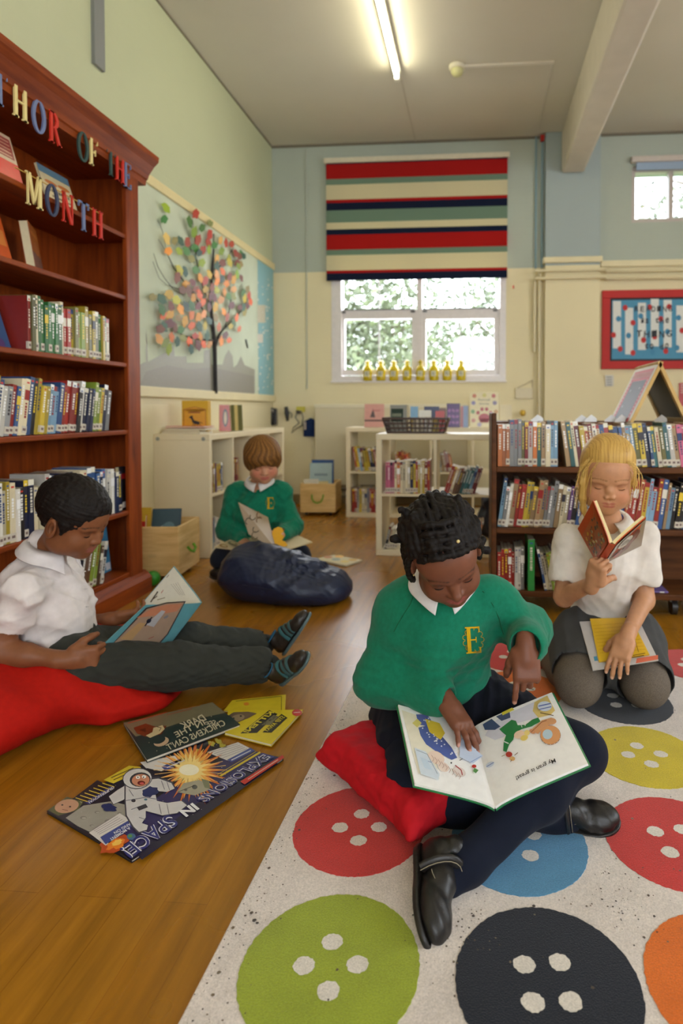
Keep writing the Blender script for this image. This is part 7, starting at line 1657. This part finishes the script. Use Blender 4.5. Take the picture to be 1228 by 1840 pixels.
fbk('green and brown book standing against the red picture book', (-1.775, 4.30, KT+.001), 60, .10, .19, .015, (90, 90, 50), lambda A, w, h: A.rect(w*.3, 0, w*.6, h, (190, 170, 110)), 3)
for i, (z, w, d, c, l) in enumerate([(0, .26, .19, (206, 196, 170), 'cream flat book at the bottom of the left shelf stack'), (.013, .24, .18, (176, 150, 110), 'tan flat book second in the left shelf stack'), (.026, .27, .2, (216, 206, 186), 'white flat book third in the left shelf stack'), (.044, .25, .19, (196, 50, 60), 'red flat book on top of the left shelf stack')]):
    g = G(c); g.rbox(0, w, 0, d, 0, .002, .001); g.rbox(0, w, 0, d, .009, .011, .001); g.box(.002, w-.002, .002, d-.002, .002, .009, (216, 206, 180)); o = g.build('book', M_GLOSSP); o.location = (-2.03+.008*i, 3.78+.004*i, KT+.0005+z*.84); o.rotation_euler = (0, 0, .03*i); tag(o, l, 'book')
# phones and cables by the corner
def J6(px, py, y=5.98): return PY(px, py, y)
t = thing('telephone', 'black telephone handset mounted on the back wall nearest the left corner', 'telephone', tuple(J6(492, 748))); mi = Matrix.Translation(-t.location)
p = J6(492, 748); g = G((34, 32, 32)); g.rbox(p[0]-.028, p[0]+.028, 5.965, 6.015, p[2]-.09, p[2]+.08, .01); o = g.build('cradle', M_PLAST, t); o.matrix_parent_inverse = mi
g = G((24, 24, 24)); g.tube([(p[0], 5.96, p[2]+.075), (p[0], 5.945, p[2]+.05), (p[0], 5.94, p[2]-.04), (p[0], 5.96, p[2]-.08)], [.02, .013, .013, .02], 10); g.box(p[0]-.01, p[0]+.012, 5.935, 5.945, p[2]+.04, p[2]+.07, (190, 186, 180)); o = g.build('handset', M_PLAST, t); o.matrix_parent_inverse = mi
t = thing('hand_torch', 'black torch hanging on the back wall between telephone and yellow note', 'torch', tuple(J6(516, 745))); mi = Matrix.Translation(-t.location); p = J6(516, 742)
g = G((28, 28, 30)); g.tube([(p[0]-.01, 5.98, p[2]+.06), (p[0], 5.975, p[2]), (p[0]+.005, 5.98, p[2]-.08)], [.018, .024, .012], 10); o = g.build('body', M_PLAST, t); o.matrix_parent_inverse = mi
g = G((28, 28, 30)); g.tube([(p[0]+.02, 5.99, p[2]+.01), (p[0]+.05, 5.98, p[2]-.01), (p[0]+.04, 5.99, p[2]-.05)], .004, 6); o = g.build('wrist_strap', M_PLAST, t); o.matrix_parent_inverse = mi
g = G((206, 196, 84)); p = J6(539, 735); g.box(p[0]-.045, p[0]+.045, 6.012, 6.016, p[2]-.03, p[2]+.025); tag(g.build('note', M_PAPER), 'yellow paper note on the back wall above the hanging keys', 'note')
t = thing('key_hook', 'grey coiled cable and keys hanging on the back wall beneath the yellow note', 'keys', tuple(J6(535, 755))); mi = Matrix.Translation(-t.location)
g = G((110, 104, 96)); g.tube([J6(x, y, 5.985) for x, y in ((536, 738), (531, 750), (538, 760), (528, 768), (524, 778), (533, 770), (546, 763))], .006, 6); g.tube([J6(x, y, 5.98) for x, y in ((541, 738), (545, 750), (543, 765))], .006, 6); o = g.build('cable', M_PLAST, t); o.matrix_parent_inverse = mi
g = G((64, 58, 56)); p = J6(534, 740); g.rbox(p[0]-.012, p[0]+.03, 5.98, 6.01, p[2]-.02, p[2]+.015, .005); o = g.build('hook_plate', M_PLAST, t); o.matrix_parent_inverse = mi
t = thing('blue_pouch', 'dark blue pouch shaped like a little coat hanging on the back wall', 'pouch', tuple(J6(556, 785))); mi = Matrix.Translation(-t.location)
P_ = [J6(x, y, 5.97) for x, y in ((546, 784), (545, 766), (547, 757), (553, 754), (558, 751), (563, 754), (568, 756), (567, 764), (565, 767), (565, 785))]
g = G((26, 44, 84)); g.prism([(p[0], p[2]) for p in P_][::-1], 5.965, 6.01, plane='xz'); o = g.build('pouch_body', M_CLOTH, t); o.matrix_parent_inverse = mi
g = G((170, 160, 150)); p = J6(549, 764); g.rbox(p[0]-.012, p[0]+.012, 5.955, 5.966, p[2]-.045, p[2]+.035, .003); o = g.build('white_tag', M_PAPER, t); o.matrix_parent_inverse = mi
# ================================================================ YELLOW BOTTLES ON THE SILL
ZS = W1[2]+.004
def bottle(x, y, lab):
    t = thing('yellow_bottle', lab, 'bottle', (x, y, ZS), 0, 'yellow bottles on the window sill')
    g = G((214, 188, 20)); g.lathe([(.038, 0), (.046, .008), (.048, .03), (.047, .115), (.040, .135), (.026, .150), (.020, .156)], 8); o = g.build('bottle_body', MB_, t)
    g = G((226, 200, 30)); g.lathe([(.022, .155), (.024, .160), (.018, .168), (.019, .176)], 16); g.build('neck', MB_, t)
    g = G((196, 168, 16)); g.lathe([(.029, .176), (.030, .188), (.022, .192), (.012, .205), (.004, .209)], 16); g.build('cap', MB_, t)
    g = G((206, 204, 180)); g.rbox(-.024, .024, -.050, -.0465, .045, .095, .002)
    for k in range(3): g.box(-.016, .014-.004*k, -.0506, -.050, .058+.011*k, .063+.011*k, (110, 106, 90))
    g.build('bottle_label', M_PAPER, t); return t
MB_ = painted('translucent_yellow_plastic', .25, .5); MB_.node_tree.nodes['Principled BSDF'].inputs['Transmission Weight'].default_value = .25
names = ['leftmost yellow bottle on the window sill'] + [f'yellow bottle on the window sill, {o_} from the left of the eight' for o_ in ('second', 'third', 'fourth', 'fifth', 'sixth', 'seventh')]+['rightmost yellow bottle on the window sill']
for i, px in enumerate((661, 685, 708, 732, 756, 780, 804, 829)): p = PY(px, 684, 6.015); bottle(p[0], 6.015, names[i])
# ================================================================ EASEL AND RIGHT-HAND BOARD
t = thing('tabletop_easel', 'A-frame wooden easel with red patterned border standing behind the trolley books', 'easel', (.87, 3.1, .88)); mi = Matrix.Translation(-t.location)
yn, yf = 2.99, 3.42; top = (.865, 1.172); bl, br_ = (.725, .882), (1.0, .882)
def panel(a, b, y0, y1, th, g, c, k0=0, k1=1):
    d = np.array(b)-np.array(a); n = np.array([d[1], -d[0]]); n = n/np.linalg.norm(n)*th; p0 = np.array(a)+d*k0; p1 = np.array(a)+d*k1
    g.prism([tuple(p0), tuple(p1), tuple(p1+n), tuple(p0+n)], y0, y1, c)
def ech(g, nm, m_): o = g.build(nm, m_, t); o.matrix_parent_inverse = mi; return o
for a, b in ((top, bl), (top, br_)):
    s = -.016 if b is bl else .016
    for y0, y1 in ((yn, yn+.03), (yf-.03, yf)): g = G(); panel(a, b, y0, y1, s, g, None); ech(g, 'leg', M_EASEL)
    g = G((200, 190, 170)); panel(a, b, yn+.03, yf-.03, s*.9, g, None, 0, .12); panel(a, b, yn+.03, yf-.03, s*.9, g, None, .92, 1); ech(g, 'cross_rail', M_EASEL if b is br_ else M_PAINT)
g = G((92, 84, 62)); panel(top, br_, yn+.03, yf-.03, .008, g, None, .1, .95); ech(g, 'back_board', M_PAINT)
g = G((54, 50, 60)); panel(top, bl, yn+.03, yf-.03, -.008, g, None, .1, .95); ech(g, 'chalkboard', M_PAINT)
g = G(); d = np.array([bl[0]-top[0], 0, bl[1]-top[1]]); L_ = np.linalg.norm(d); d /= L_; nn_ = np.array([d[2], 0, -d[0]]); nn_ = nn_ if nn_[0] < 0 else -nn_
A = Art(g, lambda u, v: np.array([top[0], yf, top[1]])+nn_*.001+np.array([0, -1, 0])*u+d*v)
A.pt = lambda u, v, L: A.fn(u, v)+nn_*.0005*(L+1)
wE = yf-yn; A.rect(0, 0, wE, L_, (214, 204, 186), 0); A.rect(.035, .035, wE-.035, L_, (196, 60, 74), 1); A.rect(.085, .095, wE-.075, L_, (54, 50, 62), 2)
for k in range(16): A.rect(.05+k*.022, .05, .062+k*.022, .082, (226, 170, 170), 3)
for k in range(12): A.ell(.058, .1+k*.018, .007, .005, (226, 190, 190), L=3); A.ell(wE-.055, .1+k*.018, .007, .005, (226, 190, 190), L=3)
for u, v in ((.14, .15), (.30, .14), (.13, .24)): A.ell(u, v, .006, .006, (190, 190, 196), L=4)
ech(g, 'bordered_paper', M_PAPER)
YB = 6.0
t = thing('notice_board', 'red framed notice board about reading, with striped blue and white backing', 'notice board', tuple(PY(1150, 660, YB))); mi = Matrix.Translation(-t.location)
x0 = PY(1082, 600, YB)[0]; x1 = 2.25; z1 = PY(1150, 521, YB)[2]; z0 = PY(1150, 663, YB)[2]; fr = .075
for a in ((x0, x1, z1-fr, z1), (x0, x1, z0, z0+fr), (x0, x0+fr, z0+fr, z1-fr), (x1-fr, x1, z0+fr, z1-fr)): g = G((182, 36, 32)); g.rbox(a[0], a[1], YB-.012, BY-.001, a[2], a[3], .003); o = ech(g, 'frame', M_PAINT)
g = G((24, 26, 34)); g.box(x0+fr, x1-fr, YB-.002, BY-.002, z0+fr, z1-fr); ech(g, 'border', M_PAPER)
g = G((70, 140, 176)); g.box(x0+fr+.02, x1-fr-.02, YB-.005, BY-.002, z0+fr+.02, z1-fr-.02); A = PArt(g, (1.3, YB-.0055, 1.5), (1.6, YB-.0055, 1.5), (1.6, YB-.0055, 1.9), eps=.0006)
for k in range(7):
    xx = 1101+k*23+(0 if k else 1); yo = [0, 12, 3, -4, -2, 8, 0][k]; A.rect(xx, 541+yo, xx+14.5, 626+yo*.9, (216, 218, 214), 0)
for x, y, c in ((1124, 553, 'r'), (1112, 573, 'b'), (1138, 580, 'r'), (1152, 568, 'b'), (1168, 552, 'r'), (1188, 573, 'r'), (1203, 551, 'r'), (1220, 571, 'b'), (1103, 602, 'r'), (1130, 603, 'b'), (1157, 611, 'r'), (1177, 605, 'r'), (1115, 627, 'r'), (1138, 634, 'r'), (1173, 633, 'b'), (1197, 631, 'r'), (1226, 594, 'r'), (1217, 625, 'b'), (1200, 596, 'b')): A.ell(x, y, 4.6, 5.2, (184, 40, 38) if c == 'r' else (60, 130, 170), L=2)
KT_ = (28, 30, 36)
def wobble(tx, x, y, h, dx, rs):
    for i, c_ in enumerate(tx):
        if c_ == ' ': continue
        A.qtext(c_, (x+i*dx, y), (x+i*dx+dx*.72, y+rs*(1 if i % 2 else -1)), (x+i*dx+rs*.5, y-h), KT_, .02, 4)
wobble('READING', 1141, 560, 10, 10.0, .8); wobble('is', 1152, 581, 9, 8, .8); wobble('the', 1178, 581, 10, 9, .8); wobble('THING', 1144, 606, 12, 13.5, 1); wobble('to do', 1159, 627, 10, 9, 1)
ech(g, 'striped_backing', M_PAPER)
# small notices beneath the board
for (a, b, lab, c) in (((1088, 674), (1103, 694), 'small white notice pinned beneath the red framed board', (206, 204, 196)), ((1221, 688), (1240, 730), 'pink and red poster at the right edge behind the easel', (190, 90, 96))):
    p, q = PY(*a, 6.01), PY(*b, 6.01); g = G(c); g.box(p[0], q[0], 6.008, 6.014, q[2], p[2]); A = PArt(g, (1.3, 6.0078, 1), (1.6, 6.0078, 1), (1.6, 6.0078, 1.4), eps=.0005)
    for k in range(4): A.rect(a[0]+3, a[1]+3+k*4.5, b[0]-3, a[1]+4.6+k*4.5, (120, 124, 130) if c[2] > 150 else (214, 200, 190), 1)
    tag(g.build('notice', M_PAPER), lab, 'notice')
# loose things on the trolley
for i, (px, y, lab) in enumerate(((969, 2.93, 'white tissue-covered book rising above the trolley top row, far left one'), (1052, 2.96, 'white shiny plastic jacket above the trolley top row near the fair girl'), (1070, 2.93, 'white opened book above the trolley top row beside the plastic jacket'), (1108, 2.98, 'white folded jacket above the trolley top row below the easel'), (1128, 2.93, 'white jacket beside the folded one above the trolley top row'), (1203, 2.93, 'grey-white tall book above the trolley top row at right'))):
    p = PY(px, 747, y); x = p[0]; z = .682; h = p[2]-z+.004; s = .028; g = G((226, 226, 226) if i < 5 else (190, 184, 176))  # white colour stands in for glare on plastic book flaps
    g.prism([(x-s, z), (x+s*.9, z), (x+s, z+h-.012), (x+.3*s, z+h), (x-s*.9, z+h-.028)], y+.145, y+.149, plane='xz'); g.prism([(x-s*.6, z), (x+s*1.2, z), (x+s*1.3, z+h-.02), (x+.8*s, z+h-.008), (x-s*.4, z+h-.03)], y+.15, y+.158, plane='xz')
    g.box(x-s, x+s, y+.147, y+.152, z, z+.05); tag(g.build('loose_jacket', M_GLOSSP), lab, 'book jacket')
g = G((110, 92, 150)); p = PY(1178, 1056, 2.86); g.rbox(p[0]-.05, p[0]+.05, 2.83, 2.95, .1105, .118, .002); g.box(p[0]+.012, p[0]+.032, 2.8285, 2.832, .112, .117, (220, 216, 210)); tag(g.build('booklet', M_PAPER), 'lilac booklet lying flat on the empty right part of the bottom trolley shelf', 'booklet')
g = G((60, 40, 110)); g.rbox(p[0]-.055, p[0]-.02, 2.86, 2.93, .1185, .14, .003); tag(g.build('small_box', M_PAINT), 'small purple box on the lilac booklet in the trolley', 'box')
F = Field((-.05, 4.02, .0), (.42, 4.40, .45), .008); F.ell((.17, 4.2, .28), (.14, .12, .09), None, .04); F.ell((.12, 4.2, .14), (.13, .12, .12), None, .05); F.ripple(.01, .06, 14, ridge=True)
F.plane((0, 0, .01), (0, 0, -1)); o = soft('school_bag', F, (28, 34, 56), M_NYLON); tag(o, 'dark blue soft bag seen through the lower right cube of the middle unit', 'bag'); o.location = (0, .19, 0)
